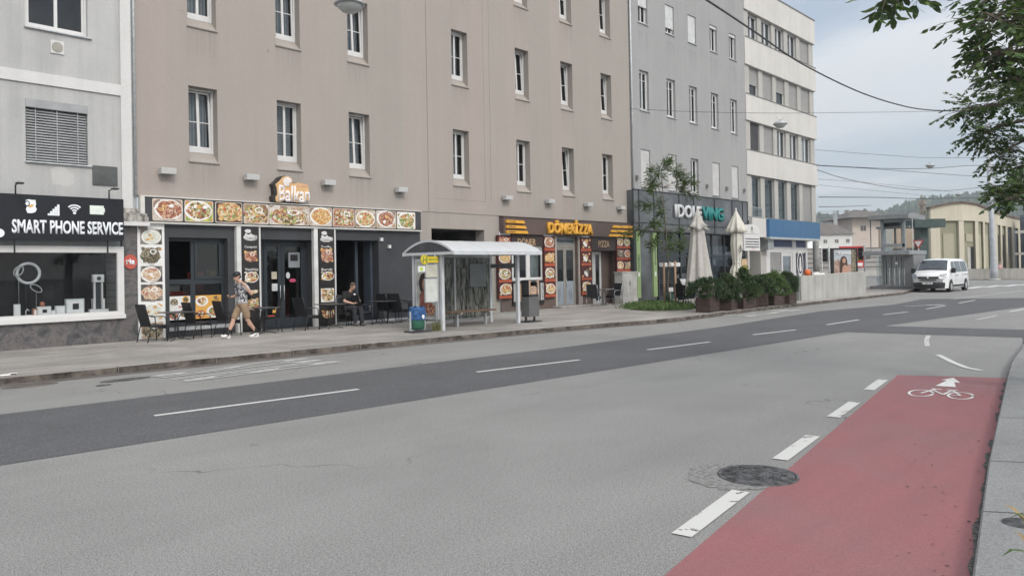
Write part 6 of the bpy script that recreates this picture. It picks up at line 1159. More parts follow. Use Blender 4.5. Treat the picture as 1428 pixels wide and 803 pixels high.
def hand(b, wrist, d, palmn, curl=.5, side=1, s=1.0):
    """palm plus four fingers and a thumb"""
    d = Vector(d).normalized(); n = Vector(palmn).normalized(); w = d.cross(n).normalized()*side; wrist = Vector(wrist); c = wrist+d*.045*s
    rot = Matrix((d, w, n)).transposed(); b.ellipsoid(c, (.052*s, .04*s, .016*s), rot, 12)
    for k, L in enumerate((.068, .078, .072, .056)):
        base = wrist+d*.085*s+w*(.030-.020*k)*s; p1 = base+(d*math.cos(curl*.6)+n*math.sin(curl*.6))*L*.45*s; p2 = p1+(d*math.cos(curl*1.7)+n*math.sin(curl*1.7))*L*.35*s; p3 = p2+(d*math.cos(curl*2.6)+n*math.sin(curl*2.6))*L*.28*s
        b.tube([base-d*.02*s, base, p1, p2, p3], [.009*s, .009*s, .0085*s, .008*s, .0065*s], 7)
    t0 = wrist+d*.02*s+w*.034*s; b.tube([t0, t0+(w*.7+d*.6+n*.2)*.035*s, t0+(w*.5+d*.9+n*.5)*.062*s], [.012*s, .010*s, .008*s], 7)
def head(b, c, fwd, up, s=1.0):
    f = Vector(fwd).normalized(); u = Vector(up); u = (u-f*u.dot(f)).normalized(); r = f.cross(u); rot = Matrix((f, r, u)).transposed(); c = Vector(c)
    P = lambda a, l, h: c+f*a*s+r*l*s+u*h*s
    b.ellipsoid(P(-.01, 0, .025), (.098*s, .076*s, .095*s), rot, 18); b.ellipsoid(P(.035, 0, -.045), (.058*s, .055*s, .07*s), rot, 14); b.ellipsoid(P(.06, 0, -.10), (.025*s, .03*s, .022*s), rot, 10)
    b.ellipsoid(P(.098, 0, -.02), (.022*s, .012*s, .028*s), rot, 10); b.ellipsoid(P(.088, 0, .022), (.015*s, .045*s, .01*s), rot, 10); b.ellipsoid(P(.088, 0, -.068), (.012*s, .025*s, .009*s), rot, 8)
    for q in (-1, 1): b.ellipsoid(P(-.005, q*.078, -.01), (.018*s, .009*s, .032*s), rot, 8)
    return P, rot
M_hairb = mat('dark_hair', (.035, .024, .018), .7, var=.3, vs=60, bmp=.5, bs=120); M_hairl = mat('short_hair', (.10, .07, .05), .8, var=.3, vs=80, bmp=.5, bs=150)
def shirtmat():
    m, nt, b = newmat('patterned_shirt'); v = coords(nt, (1, 1, .8)); n1 = noise(nt, v, 16, 3, .6, 1.6)
    nt.links.new(ramp(nt, n1, [(.49, (.045, .045, .06)), (.52, (.66, .67, .68))]), b.inputs['Base Color']); b.inputs['Roughness'].default_value = .85; return m
M_shirt = shirtmat()
# walking man ------------------------------------------------------------
wx, wy = W(338.5, 470, 19.15)[0], 19.15
wm = thing('person', 'man in black cap, patterned white shirt and tan shorts walking past the tables', 'person', (wx, wy, .12)); MW = Matrix.Translation((wx, wy, .12))
b = Blob(); b.ellipsoid((0, 0, .95), (.12, .16, .12)); b.ellipsoid((-.01, 0, 1.10), (.105, .145, .14)); b.ellipsoid((-.03, 0, 1.28), (.12, .165, .15)); b.ellipsoid((-.045, 0, 1.385), (.085, .18, .07)); b.limb([(-.05, 0, 1.40), (-.10, 0, 1.52)], [.06, .052])
hp, hr = head(b, (-.135, 0, 1.625), (-1, 0, -.42), (-.3, 0, 1))
b.limb([(0, .09, .90), (-.20, .095, .50), (-.37, .09, .115)], [.088, .056, .038]); b.limb([(0, -.09, .90), (.09, -.095, .48), (.34, -.09, .13)], [.088, .056, .038])
b.limb([(-.22, .095, .40), (-.30, .09, .27)], [.056, .046]); b.limb([(.14, -.095, .38), (.24, -.09, .27)], [.056, .046])
b.limb([(-.04, -.185, 1.40), (.12, -.27, 1.17), (-.12, -.235, 1.475)], [.055, .046, .032]); hand(b, (-.12, -.235, 1.48), (-.45, .75, .5), (.2, .6, -.7), .9, 1)
b.limb([(-.05, .185, 1.40), (.02, .24, 1.13), (-.22, .16, 1.09)], [.055, .042, .028]); hand(b, (-.22, .16, 1.09), (-1, -.1, .05), (0, 0, 1), 1.0, 1)
remesh(b, 'body', M_skin, wm, .0075, 3, MW)
b = Blob(); b.ellipsoid((0, 0, .955), (.145, .185, .11)); b.ellipsoid((-.005, 0, 1.08), (.135, .175, .16)); b.ellipsoid((-.03, 0, 1.27), (.145, .19, .16)); b.ellipsoid((-.045, 0, 1.39), (.10, .195, .075)); b.limb([(-.04, -.185, 1.39), (.04, -.225, 1.29)], [.075, .07]); b.limb([(-.05, .185, 1.39), (0, .225, 1.21)], [.075, .075])
remesh(b, 'shirt', M_shirt, wm, .011, 5, MW)
b = Blob(); b.ellipsoid((0, 0, .90), (.14, .18, .11)); b.limb([(0, .09, .86), (-.10, .095, .70), (-.165, .095, .56)], [.112, .10, .088]); b.limb([(0, -.09, .86), (.045, -.095, .70), (.08, -.095, .56)], [.112, .10, .088])
remesh(b, 'shorts', mat('tan_cloth', (.30, .215, .145), .9, var=.12, vs=10), wm, .011, 5, MW)
for (p, q) in (((-.37, .09, .11), (-.33, .09, .22)), ((.34, -.09, .13), (.29, -.09, .22))): b = Blob(); b.limb([p, q], [.047, .048]); remesh(b, 'sock', M_black, wm, .009, 2, MW)
for (ax, ay, hz0, rot) in ((-.37, .09, .055, R(16)), (.34, -.09, .05, R(0))):
    b = Blob(); Mr = Matrix.Translation((ax, ay, hz0)) @ Matrix.Rotation(rot, 4, 'Y'); 
    for (p, r) in (((.02, 0, 0), (.06, .042, .052)), ((-.06, 0, -.008), (.075, .046, .045)), ((-.14, 0, -.018), (.065, .047, .034)), ((0, 0, .045), (.048, .04, .04)), ((-.05, 0, -.04), (.15, .045, .016))): b.ellipsoid(Mr @ Vector(p), r, Mr.to_3x3())
    sh = remesh(b, 'shoe', mat('white_sneaker', (.70, .70, .69), .5), wm, .008, 2, MW); mb = MB(); mb.prism([(ax-.10, hz0-.005), (ax-.0, hz0+.03), (ax+.01, hz0+.018), (ax-.08, hz0-.02)], wy*0+ay-.052, ay-.046); o = mb.build('shoe_stripe', M_anth); o.data.transform(MW); par(o, sh)
b = Blob(); P = hp; b.ellipsoid(P(-.012, 0, .055), (.110, .089, .082), hr, 18); b.ellipsoid(P(.11, 0, .045), (.075, .066, .010), hr, 14); remesh(b, 'cap', M_black, wm, .008, 2, MW)
b = Blob(); b.ellipsoid(P(-.05, 0, -.02), (.055, .080, .055), hr, 14); remesh(b, 'hair', M_hairb, wm, .008, 2, MW)
b = Blob(); b.ellipsoid((.155, -.02, 1.18), (.075, .13, .17)); b.ellipsoid((.18, -.02, 1.08), (.06, .11, .09)); remesh(b, 'backpack', M_black, wm, .012, 4, MW)
mb = MB(); mb.box(-.075/2, -.04, -.006, .075, .035, .006, 0, MW @ Matrix.Translation((-.335, .15, 1.115)) @ Matrix.Rotation(R(20), 4, 'Y')); ph_ = mb.build('phone', M_anth, None, bev=.003); tag(ph_, 'dark phone held at waist height by the walking man', 'phone')
# seated man --------------------------------------------------------------
sx, sy = X2(487, 20.35), 20.35
sm_ = thing('person', 'man in black polo shirt sitting with bowed head at a dark table', 'person', (sx, sy, .12)); MS = Matrix.Translation((sx, sy+.02, .12))
b = Blob(); b.ellipsoid((0, .02, .56), (.17, .14, .12)); b.ellipsoid((0, .0, .74), (.165, .12, .16)); b.ellipsoid((0, -.04, .93), (.19, .125, .15)); b.ellipsoid((0, -.06, 1.03), (.205, .09, .07)); b.limb([(0, -.07, 1.04), (.01, -.15, 1.14)], [.065, .06])
hp, hr = head(b, (.02, -.20, 1.235), (.12, -1, -.75), (0, -.55, 1))
for q in (-1, 1): b.limb([(q*.10, -.02, .55), (q*.12+.02, -.44, .56), (q*.10+.05, -.50 if q > 0 else -.40, .11)], [.09, .062, .042])
b.limb([(-.20, -.06, 1.02), (-.27, -.17, .78), (-.05, -.34, .70)], [.058, .046, .030]); hand(b, (-.05, -.34, .70), (1, -.25, .05), (0, 0, 1), .8, 1)
b.limb([(.20, -.06, 1.02), (.27, -.19, .77), (.10, -.36, .70)], [.058, .046, .030]); hand(b, (.10, -.36, .70), (-1, -.15, 0), (0, 0, 1), .9, -1)
remesh(b, 'body', M_skin, sm_, .0075, 3, MS)
b = Blob(); b.ellipsoid((0, .02, .60), (.19, .16, .13)); b.ellipsoid((0, .0, .76), (.19, .145, .17)); b.ellipsoid((0, -.04, .93), (.21, .145, .15)); b.ellipsoid((0, -.055, 1.03), (.22, .105, .075)); b.limb([(-.20, -.06, 1.02), (-.245, -.13, .87)], [.078, .072]); b.limb([(.20, -.06, 1.02), (.245, -.14, .87)], [.078, .072]); remesh(b, 'polo_shirt', mat('black_cloth', (.018, .018, .02), .9, var=.2), sm_, .011, 4, MS)
mb = MB(); mb.prism(ell(.09, .99, .045, .03, 12), -.205, -.195); o = mb.build('badge', P_white); o.data.transform(MS); par(o, sm_)
b = Blob(); b.ellipsoid((0, .02, .54), (.19, .16, .11))
for q in (-1, 1): b.limb([(q*.10, -.02, .55), (q*.12+.02, -.44, .565), (q*.10+.05, -.50 if q > 0 else -.40, .14)], [.112, .085, .065])
remesh(b, 'trousers', mat('charcoal_trousers', (.035, .037, .045), .9, var=.2), sm_, .012, 4, MS)
for q, yy in ((-1, -.43), (1, -.53)): b = Blob(); b.ellipsoid((q*.10+.05, yy-.05, .045), (.045, .12, .04)); b.ellipsoid((q*.10+.05, yy+.02, .06), (.042, .05, .05)); remesh(b, 'shoe', mat('grey_shoe', (.12, .12, .12), .6), sm_, .01, 2, MS)
b = Blob(); b.ellipsoid(hp(-.022, 0, .042), (.100, .081, .090), hr, 18); remesh(b, 'hair', M_hairl, sm_, .008, 2, MS)
b = Blob(); b.ellipsoid(hp(.052, 0, -.085), (.045, .052, .04), hr, 12); remesh(b, 'beard', M_hairl, sm_, .007, 2, MS)
mb = MB(); mb.box(-.04, -.075, 0, .04, .075, .01, 0, MS @ Matrix.Translation((.03, -.42, .745))); tag(mb.build('phone', M_black, None, bev=.003), 'black phone in the hands of the seated man', 'phone')
# distant pedestrian behind the low wall
dx, dy = 88.5, FXp(1394.5, 370, 88.5)[0]
dp = thing('person', 'distant person in pink striped shirt behind the low wall at right', 'person', (dx, dy, 0)); MD = Matrix.Translation((dx, dy, 0)) @ Matrix.Rotation(R(70), 4, 'Z') @ Matrix.Scale(.93, 4)
b = Blob(); b.ellipsoid((0, 0, .95), (.13, .17, .13)); b.ellipsoid((0, 0, 1.2), (.13, .18, .2)); b.ellipsoid((0, 0, 1.38), (.1, .2, .08)); b.limb([(0, 0, 1.4), (0, 0, 1.55)], [.06, .055]); hp, hr = head(b, (-.02, 0, 1.64), (-1, 0, -.1), (0, 0, 1))
for q in (-1, 1): b.limb([(0, q*.09, .9), (-.05*q, q*.1, .5), (-.1*q+.05, q*.09, .1)], [.09, .06, .045]); b.limb([(0, q*.2, 1.38), (.03*q, q*.26, 1.12), (-.1, q*.24, .92)], [.055, .042, .03]); hand(b, (-.1, q*.24, .92), (-.2, 0, -1), (-1, 0, 0), .4, q)
remesh(b, 'body', M_skin, dp, .014, 2, MD)
b = Blob(); b.ellipsoid((0, 0, 1.0), (.16, .2, .13)); b.ellipsoid((0, 0, 1.22), (.16, .21, .2)); b.ellipsoid((0, 0, 1.38), (.12, .22, .09))
for q in (-1, 1): b.limb([(0, q*.2, 1.38), (.02*q, q*.24, 1.18)], [.075, .07])
remesh(b, 'shirt', striped('pink_stripes', (.50, .22, .24), (.62, .45, .45), 9, 2, .5), dp, .018, 3, MD)
b = Blob(); b.ellipsoid((0, 0, .9), (.15, .19, .12)); [b.limb([(0, q*.09, .88), (-.05*q, q*.1, .5), (-.1*q+.05, q*.09, .14)], [.11, .08, .06]) for q in (-1, 1)]; remesh(b, 'trousers', M_anth, dp, .018, 3, MD)
b = Blob(); b.ellipsoid(hp(-.015, 0, .04), (.105, .085, .09), hr); remesh(b, 'hair', mat('grey_hair', (.35, .34, .33), .8), dp, .012, 2, MD)

# ================================================================== van
def make_van():
    t = thing('van', 'white passenger van facing the camera at the road corner', 'van'); Hh = 1.97
    def wz(z, x):
        w = .965 if z < 1.12 else .965-(z-1.12)/(Hh-1.12)*.175
        if z < .45: w -= (.45-z)*.12
        fr = max(0, .62-x)/.62; w -= .20*fr**2.2
        rr = max(0, x-4.75)/.25; w -= .06*rr**2; return w
    st = [(0.0, .34, .80), (.02, .27, .90), (.07, .25, .99), (.22, .24, 1.09), (.50, .24, 1.17), (.82, .24, 1.24), (1.05, .24, 1.46), (1.30, .24, 1.70), (1.52, .24, 1.86), (1.75, .24, 1.93), (2.1, .24, 1.965), (3.0, .25, 1.97), (4.0, .26, 1.955), (4.75, .28, 1.92), (4.93, .32, 1.84), (5.0, .42, 1.70)]
    zl = [0, .12, .3, .5, .68, .84, .93, 1.0]; rings = []
    for x, zb, zt in st:
        pts = []
        for s_ in (-1, 1):
            col = []
            for f in zl:
                z = zb+(zt-zb)*f; w = wz(z, x)
                if f == 1.0: w -= .13
                elif f == .93: w -= .035; 
                col.append((x, s_*w, z if f < 1 else zt))
            pts.append(col)
        ring = pts[0]+[(x, -wz(zt, x)*.45, zt+.022), (x, 0, zt+.03), (x, wz(zt, x)*.45, zt+.022)]+pts[1][::-1]; 
        if x < .4: ring = [(px+(.30*(abs(py)/.9)**3)*(1-x/.4), py, pz) for px, py, pz in ring]
        rings.append(ring)
    mb = MB(); n = len(rings[0])
    for A, B in zip(rings, rings[1:]):
        for k in range(n): j = (k+1) % n; mb.face([A[k], B[k], B[j], A[j]], 0, True)
    mb.face(rings[0]); mb.face(rings[-1][::-1])
    bo = mb.build('body', mat('van_white', (.74, .75, .76), .25, var=.02, coat=.6), t, fix=False); bm = bmesh.new(); bm.from_mesh(bo.data); bmesh.ops.remove_doubles(bm, verts=bm.verts, dist=1e-4); bmesh.ops.recalc_face_normals(bm, faces=bm.faces)
    for e in bm.edges:
        if len(e.link_faces) == 2 and e.calc_face_angle(0) > .7: e.smooth = False
    bm.to_mesh(bo.data); bm.free()
    M_car = mat('car_glass', (.035, .045, .055), .06, var=.3, vs=2, spec=.8, coat=.5); M_pl = mat('black_trim', (.022, .023, .025), .5, var=.1)
    def topz(x):
        for (x0, _, z0), (x1, _, z1) in zip(st, st[1:]):
            if x0 <= x <= x1: return z0+(z1-z0)*(x-x0)/(x1-x0)
        return st[-1][2]
    mb = MB(); xs = [.86, .95, 1.05, 1.15, 1.25, 1.35, 1.45, 1.52]
    def wsp(x, s_, o=.012): z = topz(x)+.03*(1-s_*s_)+o; return (x-.012, s_*(wz(topz(x), x)-.12), z)
    for a, b in zip(xs, xs[1:]):
        for s0, s1 in ((-1, -.5), (-.5, 0), (0, .5), (.5, 1)): mb.face([wsp(a, s0), wsp(a, s1), wsp(b, s1), wsp(b, s0)], 0, True)
    mb.build('windscreen', M_car, t, fix=False)
    mb = MB(); mb.tube([wsp(.90, -.7, .03), wsp(.88, -.1, .03)], .012, 5); mb.tube([wsp(.90, .1, .03), wsp(.88, .75, .03)], .012, 5); mb.build('wiper', M_pl, t)
    for s_ in (-1, 1):
        def sp_(x, z, o=.012): return (x, s_*(wz(z, x)+o), z)
        for k, poly in enumerate([[(1.18, 1.17), (2.02, 1.17), (2.02, 1.80), (1.62, 1.80), (1.42, 1.62)], [(2.12, 1.17), (3.25, 1.17), (3.25, 1.81), (2.12, 1.81)], [(3.35, 1.17), (4.62, 1.19), (4.55, 1.79), (3.35, 1.81)]]):
            mb = MB(); mb.face([sp_(x, z, .004 if z > 1.5 else .010) for x, z in poly]); mb.build('side_window', M_car, t, fix=False)
        mb = MB()
        for x in (2.07, 3.30): mb.face([sp_(x-.008, .40), sp_(x+.008, .40), sp_(x+.008, 1.12), sp_(x-.008, 1.12)])
        mb.face([sp_(.9, .42), sp_(4.2, .42), sp_(4.2, .30), sp_(.9, .30)]); mb.face([sp_(3.3, .98, .014), sp_(4.75, .98, .014), sp_(4.75, 1.01, .014), sp_(3.3, 1.01, .014)]); mb.build('side_trim', M_pl, t, fix=False)
        for x in (1.85, 2.3): mb = MB(); mb.box(x, s_*.975, .95, x+.2, s_*1.0, .99); mb.build('door_handle', M_pl, t)
        mb = MB(); mb.box(.98, s_*.98, 1.12, 1.18, s_*1.20, 1.42); mb.box(1.05, s_*.90, 1.18, 1.13, s_*.99, 1.26); mb.build('mirror', M_pl, t, bev=.03)
        for wxx in (1.02, 4.15):
            mb = MB(); mb.lathe([(.40, -.003), (.40, .012)], (wxx, s_*.965 if s_ > 0 else -.972, .36), 28, 0, 'Y'); mb.build('wheel_arch', M_pl, t)
            mb = MB(); mb.lathe([(.20, -.11), (.31, -.11), (.335, -.08), (.335, .08), (.31, .11), (.20, .11)], (wxx, s_*.88, .335), 32, 0, 'Y'); ty_ = mb.build('wheel', mat('tyre', (.02, .02, .022), .85), t)
            mb = MB(); mb.lathe([(.0, s_*.085), (.06, s_*.09), (.08, s_*.075), (.19, s_*.10), (.205, s_*.113)], (wxx, s_*.88, .335), 24, 0, 'Y'); mb.build('rim', M_steel, ty_)
        hl = MB(); f = lambda y, z, o: (o, s_*y, z)
        hl.face([(.02, s_*.56, .93), (.26, s_*.90, .92), (.40, s_*.955, 1.10), (.10, s_*.66, 1.06)]); hl.face([(.02, s_*.56, .93), (.26, s_*.90, .92), (.22, s_*.90, .80), (.03, s_*.66, .80)]); hlo = hl.build('headlight', mat('lamp_glass', (.42, .45, .48), .12, var=.4, vs=14, coat=.8), t, fix=False); hlo.location.x -= .022; hlo.location.z += .005
    def fx(y): return .30*(abs(y)/.9)**3-.016
    def fpatch(nm, y0, y1, z0, z1, m, o=0, n=8, dome=None):
        mb = MB()
        for k in range(n):
            a = y0+(y1-y0)*k/n; b = y0+(y1-y0)*(k+1)/n; mb.face([(fx(a)-o, a, z0), (fx(b)-o, b, z0), (fx(b)-o+(.02 if z1 > .8 else 0), b, z1), (fx(a)-o+(.02 if z1 > .8 else 0), a, z1)], 0)
        return mb.build(nm, m, t, fix=False)
    fpatch('grille', -.56, .56, .80, .93, M_pl, .012); fpatch('lower_grille', -.45, .45, .70, .755, M_pl, .004); fpatch('bumper', -.86, .86, .36, .58, M_pl, .012, 12); fpatch('bumper', -.84, .84, .27, .37, M_pl, -.012, 12)
    mb = MB(); mb.box(-.055, -.27, .48, -.035, .27, .60); lp = mb.build('number_plate', P_white, t); text('lettering', 'L 482 FK', (-.22, .505, .22, .575), 0, M_black, lp, .002, .02, basis=((-.056, 0, 0), (0, -1, 0), (0, 0, 1), (-1, 0, 0)))
    mb = MB(); mb.lathe([(.0, -.03), (.06, -.03), (.065, 0)], (-.02, 0, .865), 18, 0, 'X'); mb.build('emblem', M_chrome, t); mb = MB(); mb.box(.9, -.85, .2, 4.6, .85, .3); mb.build('underbody', M_pl, t); return t
vn = make_van(); vx, vy = 49.55, 12.72; vn.location = (vx, vy, 0); vn.rotation_euler = (0, 0, R(-1.5))

# ================================================================== lift tower, signs, background
XE = 51.9
def eb(mb, px0, px1, py0, py1, d0, d1, mi=0):
    """box on the front plane X=XE: between pixel columns/rows, from depth d0 to d1 behind it"""
    ya = FXp(px0, py0, XE)[0]; yb_ = FXp(px1, py1, XE)[0]; z1 = FXp((px0+px1)/2, py0, XE)[1]; z0 = FXp((px0+px1)/2, py1, XE)[1]; mb.box(XE+d0, yb_, z0, XE+d1, ya, z1, mi)
el = thing('lift_tower', 'grey steel and glass lift tower with open upper frame behind the van', 'lift tower', (XE+1.2, 15.4, .1)); M_lift = mat('lift_steel', (.29, .305, .315), .5, .3, var=.12); M_liftd = mat('lift_dark', (.12, .13, .14), .5, .2, var=.15)
mb = MB(); eb(mb, 1212.5, 1270, 299.5, 306, -.5, 3.2); mb.build('roof', mat('lift_roof', (.22, .23, .235), .5), el, bev=.02)
mb = MB(); eb(mb, 1209, 1274, 350, 355.5, -.9, 2.9); mb.build('canopy', M_lift, el, bev=.01)
for (a, b, t_, u, d0, d1) in [(1227.5, 1231.5, 306, 350, 0, .25), (1257.5, 1262, 306, 350, 0, .25), (1246, 1249.5, 309, 350, 1.5, 1.75), (1221.5, 1226, 308, 403, 1.2, 1.6), (1213.5, 1215, 305, 350, -.1, .05), (1229, 1232.2, 355.5, 403, 0, .2)]: mb = MB(); eb(mb, a, b, t_, u, d0, d1); mb.build('column', M_lift if a != 1221.5 else M_liftd, el)
mb = MB(); eb(mb, 1231.5, 1262, 340, 344.5, 0, .15); mb.build('beam', M_lift, el); mb = MB(); eb(mb, 1215, 1262, 315, 318, .9, 1.1); mb.build('beam', M_lift, el); mb = MB(); eb(mb, 1231.5, 1258, 306, 310, 0, .2, 0); mb.build('beam', M_lift, el)
mb = MB(); eb(mb, 1234, 1246, 308.5, 317.5, 1.2, 2.2); eb(mb, 1222, 1233, 306, 318, 1.4, 2.4); eb(mb, 1237, 1239.5, 318, 345, 1.4, 1.6); mb.build('lift_machine', M_liftd, el)
mb = MB(); eb(mb, 1261, 1274.8, 355.5, 403, -.02, 2.6); mb.build('wall_panel', mat('lift_panel', (.20, .205, .21), .5, var=.06), el)
for (a, b) in ((1232.5, 1239.5), (1240, 1246.8), (1247.3, 1253.5), (1254, 1260.5)):
    mb = MB(); ya, z1 = FXp(a, 356, XE); yb_, z0 = FXp(b, 399, XE); mb.box(XE+.02, yb_, z0, XE+.1, yb_+.09, z1); mb.box(XE+.02, ya-.09, z0, XE+.1, ya, z1); mb.box(XE+.02, yb_+.09, z0, XE+.1, ya-.09, z0+.12); mb.box(XE+.02, yb_+.09, z1-.1, XE+.1, ya-.09, z1); dd = mb.build('door', M_lift, el); mb = MB(); mb.face([(XE+.05, yb_+.05, z0+.05), (XE+.05, ya-.05, z0+.05), (XE+.05, ya-.05, z1-.05), (XE+.05, yb_+.05, z1-.05)]); mb.build('pane', M_glassd, dd, fix=False)
mb = MB(); y_, z_ = FXp(1250, 367, XE-.02); mb.prism(ell(y_, z_, .09, .09, 14), XE-.01, XE+.018, ax='X'); mb.build('sticker', P_pale, el)
mb = MB(); eb(mb, 1215, 1275, 399, 404, -.3, 2.6); mb.build('base', mat('lift_base', (.17, .17, .17), .8), el)
mb = MB(); ya = FXp(1213.5, 380, XE)[0]; mb.box(XE+.2, ya-.35, .12, XE+2.4, ya-.33, 2.2); mb.box(XE+.2, ya-.7, 2.4, XE+2.4, ya-.68, 4.3); mb.build('side_glass', M_clear, el)
mb = MB(); eb(mb, 1269.5, 1271, 304, 350, .3, .4); mb.build('cable', M_galv, el)
# yield sign
ys = thing('yield_sign', 'white triangular give way sign with red border above the van', 'road sign', tuple(at(1281.5, 395, 50.5))); c = at(1280.3, 340.6, 50); r = .40*1.5
mb = MB(); Pq = [(c.y+.33*1.03, c.z+.27), (c.y-.33*1.03, c.z+.27), (c.y, c.z-.33)]
mb.prism(Pq, c.x, c.x+.02, ax='X'); mb.build('border', mat('sign_red_bright', (.52, .05, .05), .4), ys); cc = [((a-c.y)*.66+c.y, (b-(c.z+.07))*.66+c.z+.07) for a, b in Pq]; mb = MB(); mb.prism(cc, c.x-.012, c.x-.001, ax='X'); mb.build('face', P_white, ys)
mb = MB(); mb.tube([(c.x+.06, c.y, 0), (c.x+.06, c.y, c.z+.3)], .04, 8); mb.build('pole', M_galv, ys)
# oriented panel helper: box facing the camera direction, base at ground
def panel(nm, m, parent, px0, px1, py0, py1, depth, th=.15, off=0.0, yaw=0.0):
    d = Vector((FW.x, FW.y, 0)).normalized(); rz = math.atan2(d.y, d.x)-PI/2+yaw; a = at((px0+px1)/2, (py0+py1)/2, depth); sc = depth/FPX; w = (px1-px0)*sc/math.cos(yaw) if yaw else (px1-px0)*sc; h = (py1-py0)*sc
    mb = MB(); mb.box(-w/2, -off-th, -h/2, w/2, -off, h/2, 0, Matrix.Translation(a) @ Matrix.Rotation(rz, 4, 'Z')); return mb.build(nm, m, parent)
D = 44.0
cl2 = thing('advertising_display', 'black framed advertising display showing a long haired woman', 'advertising display', tuple(at(1176, 402, D)))
panel('case', M_black, cl2, 1158, 1193.5, 346, 392, D, .25); panel('poster', mat('ad_sky', (.42, .46, .50), .4, var=.12, vs=2), cl2, 1160.5, 1184, 348.5, 390, D, .02, .251); panel('poster_rocks', F_dark, cl2, 1184, 1190.5, 348.5, 390, D, .018, .251)
panel('leg', M_black, cl2, 1170, 1181, 392, 401.5, D, .15, .05)
def poly_panel(nm, m, parent, pts, depth, off):
    d = Vector((FW.x, FW.y, 0)).normalized(); P_ = [at(x, y, depth)-d*off for x, y in pts]; Q = [p+d*.01 for p in P_]; mb = MB(); mb.face(P_); mb.face(Q[::-1]); n = len(P_)
    for k in range(n): j = (k+1) % n; mb.face([P_[k], Q[k], Q[j], P_[j]])
    return mb.build(nm, m, parent)
poly_panel('hair_print', mat('ad_hair', (.07, .04, .03)), cl2, [(1168, 380), (1168, 366), (1170.5, 358.5), (1174, 357), (1177, 359), (1178.5, 364), (1179, 372), (1176, 380)], D, .285); poly_panel('body_print', mat('ad_skin', (.45, .27, .20)), cl2, [(1171, 381), (1172, 372), (1175, 369), (1180, 372), (1183, 368), (1183.5, 372), (1180, 378), (1180, 381)], D, .30); poly_panel('face_print', MC['ad_skin'], cl2, [(1172, 366), (1171.6, 362), (1173.5, 359.6), (1176, 361), (1176.2, 365), (1174.5, 367.5)], D, .31); poly_panel('shore_print', mat('ad_sand', (.40, .28, .23), .5, var=.3, vs=4), cl2, [(1160.5, 390), (1160.5, 364), (1167, 361), (1169, 368), (1184, 369), (1184, 390)], D, .276)
dvec = Vector((FW.x, FW.y, 0)).normalized(); rvec = Vector((dvec.y, -dvec.x, 0)); o_ = at(1162.5, 355.5, D)-dvec*.275
text('lettering', 'TEZENIS', (0, 0, 22*D/FPX, 3.8*D/FPX), 0, P_white, cl2, .01, .03, basis=(tuple(o_), tuple(rvec), (0, 0, 1), tuple(-dvec)))
# traffic lights
def traffic(px, ytop, ybase, depth, label, head_side, seen_used, proto):
    base = at(px, ybase, depth); base.z = .0; top = at(px, ytop, depth)
    if proto is None:
        t = thing('traffic_light', label, 'traffic light', (0, 0, 0)); mb = MB(); mb.tube([(0, 0, 0), (0, 0, 3.1)], .06, 10); mb.build('pole', M_galv, t)
        hd = MB(); hd.box(-.14, .08, 2.05, .14, .42, 2.95); h_ = hd.build('signal_head', M_anth, t, bev=.02)
        for k in range(3):
            z = 2.2+k*.3; mb = MB(); mb.prism([(.25+.11*math.cos(a*PI/10), z+.11*math.sin(a*PI/10)) for a in range(11)]+[(.25+.125*math.cos(a*PI/10), z+.125*math.sin(a*PI/10)) for a in range(10, -1, -1)], -.34, -.14, ax='X'); mb.build('visor', M_black, h_); mb = MB(); mb.prism(ell(.25, z, .1, .1, 14), -.155, -.142, ax='X'); mb.build('lens', mat('lens_dark', (.05, .03, .02), .2), h_)
        mb = MB(); mb.box(-.10, -.40, 2.1, .10, -.09, 2.7); mb.build('pedestrian_head', mat('signal_grey', (.33, .33, .31), .5), t, bev=.02)
    else: t = proto if not seen_used else copy_tree(proto)
    t.location = (base.x, base.y, .0); t['label'] = label; t['group'] = 'traffic lights by the crossing'; s = top.z/3.1; t.scale = (s, s, s); return t
t1 = traffic(1157, 344, 400, 50, 'traffic light left of the framed advertising display', 0, False, None); t1.rotation_euler = (0, 0, R(15)); t2_ = copy_tree(t1); bb = at(1206.5, 400, 53); t2_.location = (bb.x, bb.y, 0); s = at(1206.5, 342, 53).z/3.1; t2_.scale = (s, s, s); t2_.rotation_euler = (0, 0, R(20)); t2_['label'] = 'traffic light left of the lift tower beside the red billboard'
# slatted barrier and billboard, canopies
sb = thing('slatted_fence', 'grey horizontal board fence behind the traffic lights', 'fence', tuple(at(1170, 375, 74))); M_slat = striped('weathered_boards', (.36, .35, .335), (.15, .145, .14), 2.2, 2, .3, .9)
panel('boards', M_slat, sb, 1100, 1236, 346, 378, 74, .2); panel('plinth', M_plDp, sb, 1100, 1236, 378, 385, 74, .26)
rb = thing('billboard', 'red billboard with white and yellow panels behind the advertising display', 'billboard', tuple(at(1188, 380, 68))); panel('board', mat('billboard_red', (.52, .04, .045), .5, var=.05), rb, 1170, 1203, 343.5, 373, 68, .2); panel('price_field', MC['sign_yellow'], rb, 1194, 1201.5, 359, 363, 68, .02, .2); panel('white_field', P_white, rb, 1194.5, 1201.5, 366.5, 371, 68, .02, .2)
o_ = at(1195, 357.2, 68)-dvec*.22; text('lettering', 'IT', (0, 0, 6*68/FPX, 4.3*68/FPX), 0, P_white, rb, .03, .03, basis=(tuple(o_), tuple(rvec), (0, 0, 1), tuple(-dvec)))
for px in (1176, 1198): panel('post', M_steel, rb, px-.6, px+.6, 373, 382, 68, .1)
wc = thing('white_canopy', 'white tent canopy behind the round column of the office', 'canopy', tuple(at(1133, 375, 62))); mb = MB(); A_ = [at(1120, 346, 62), at(1146, 346, 62), at(1146, 346, 66), at(1120, 346, 66)]; top_ = at(1133, 333, 64); 
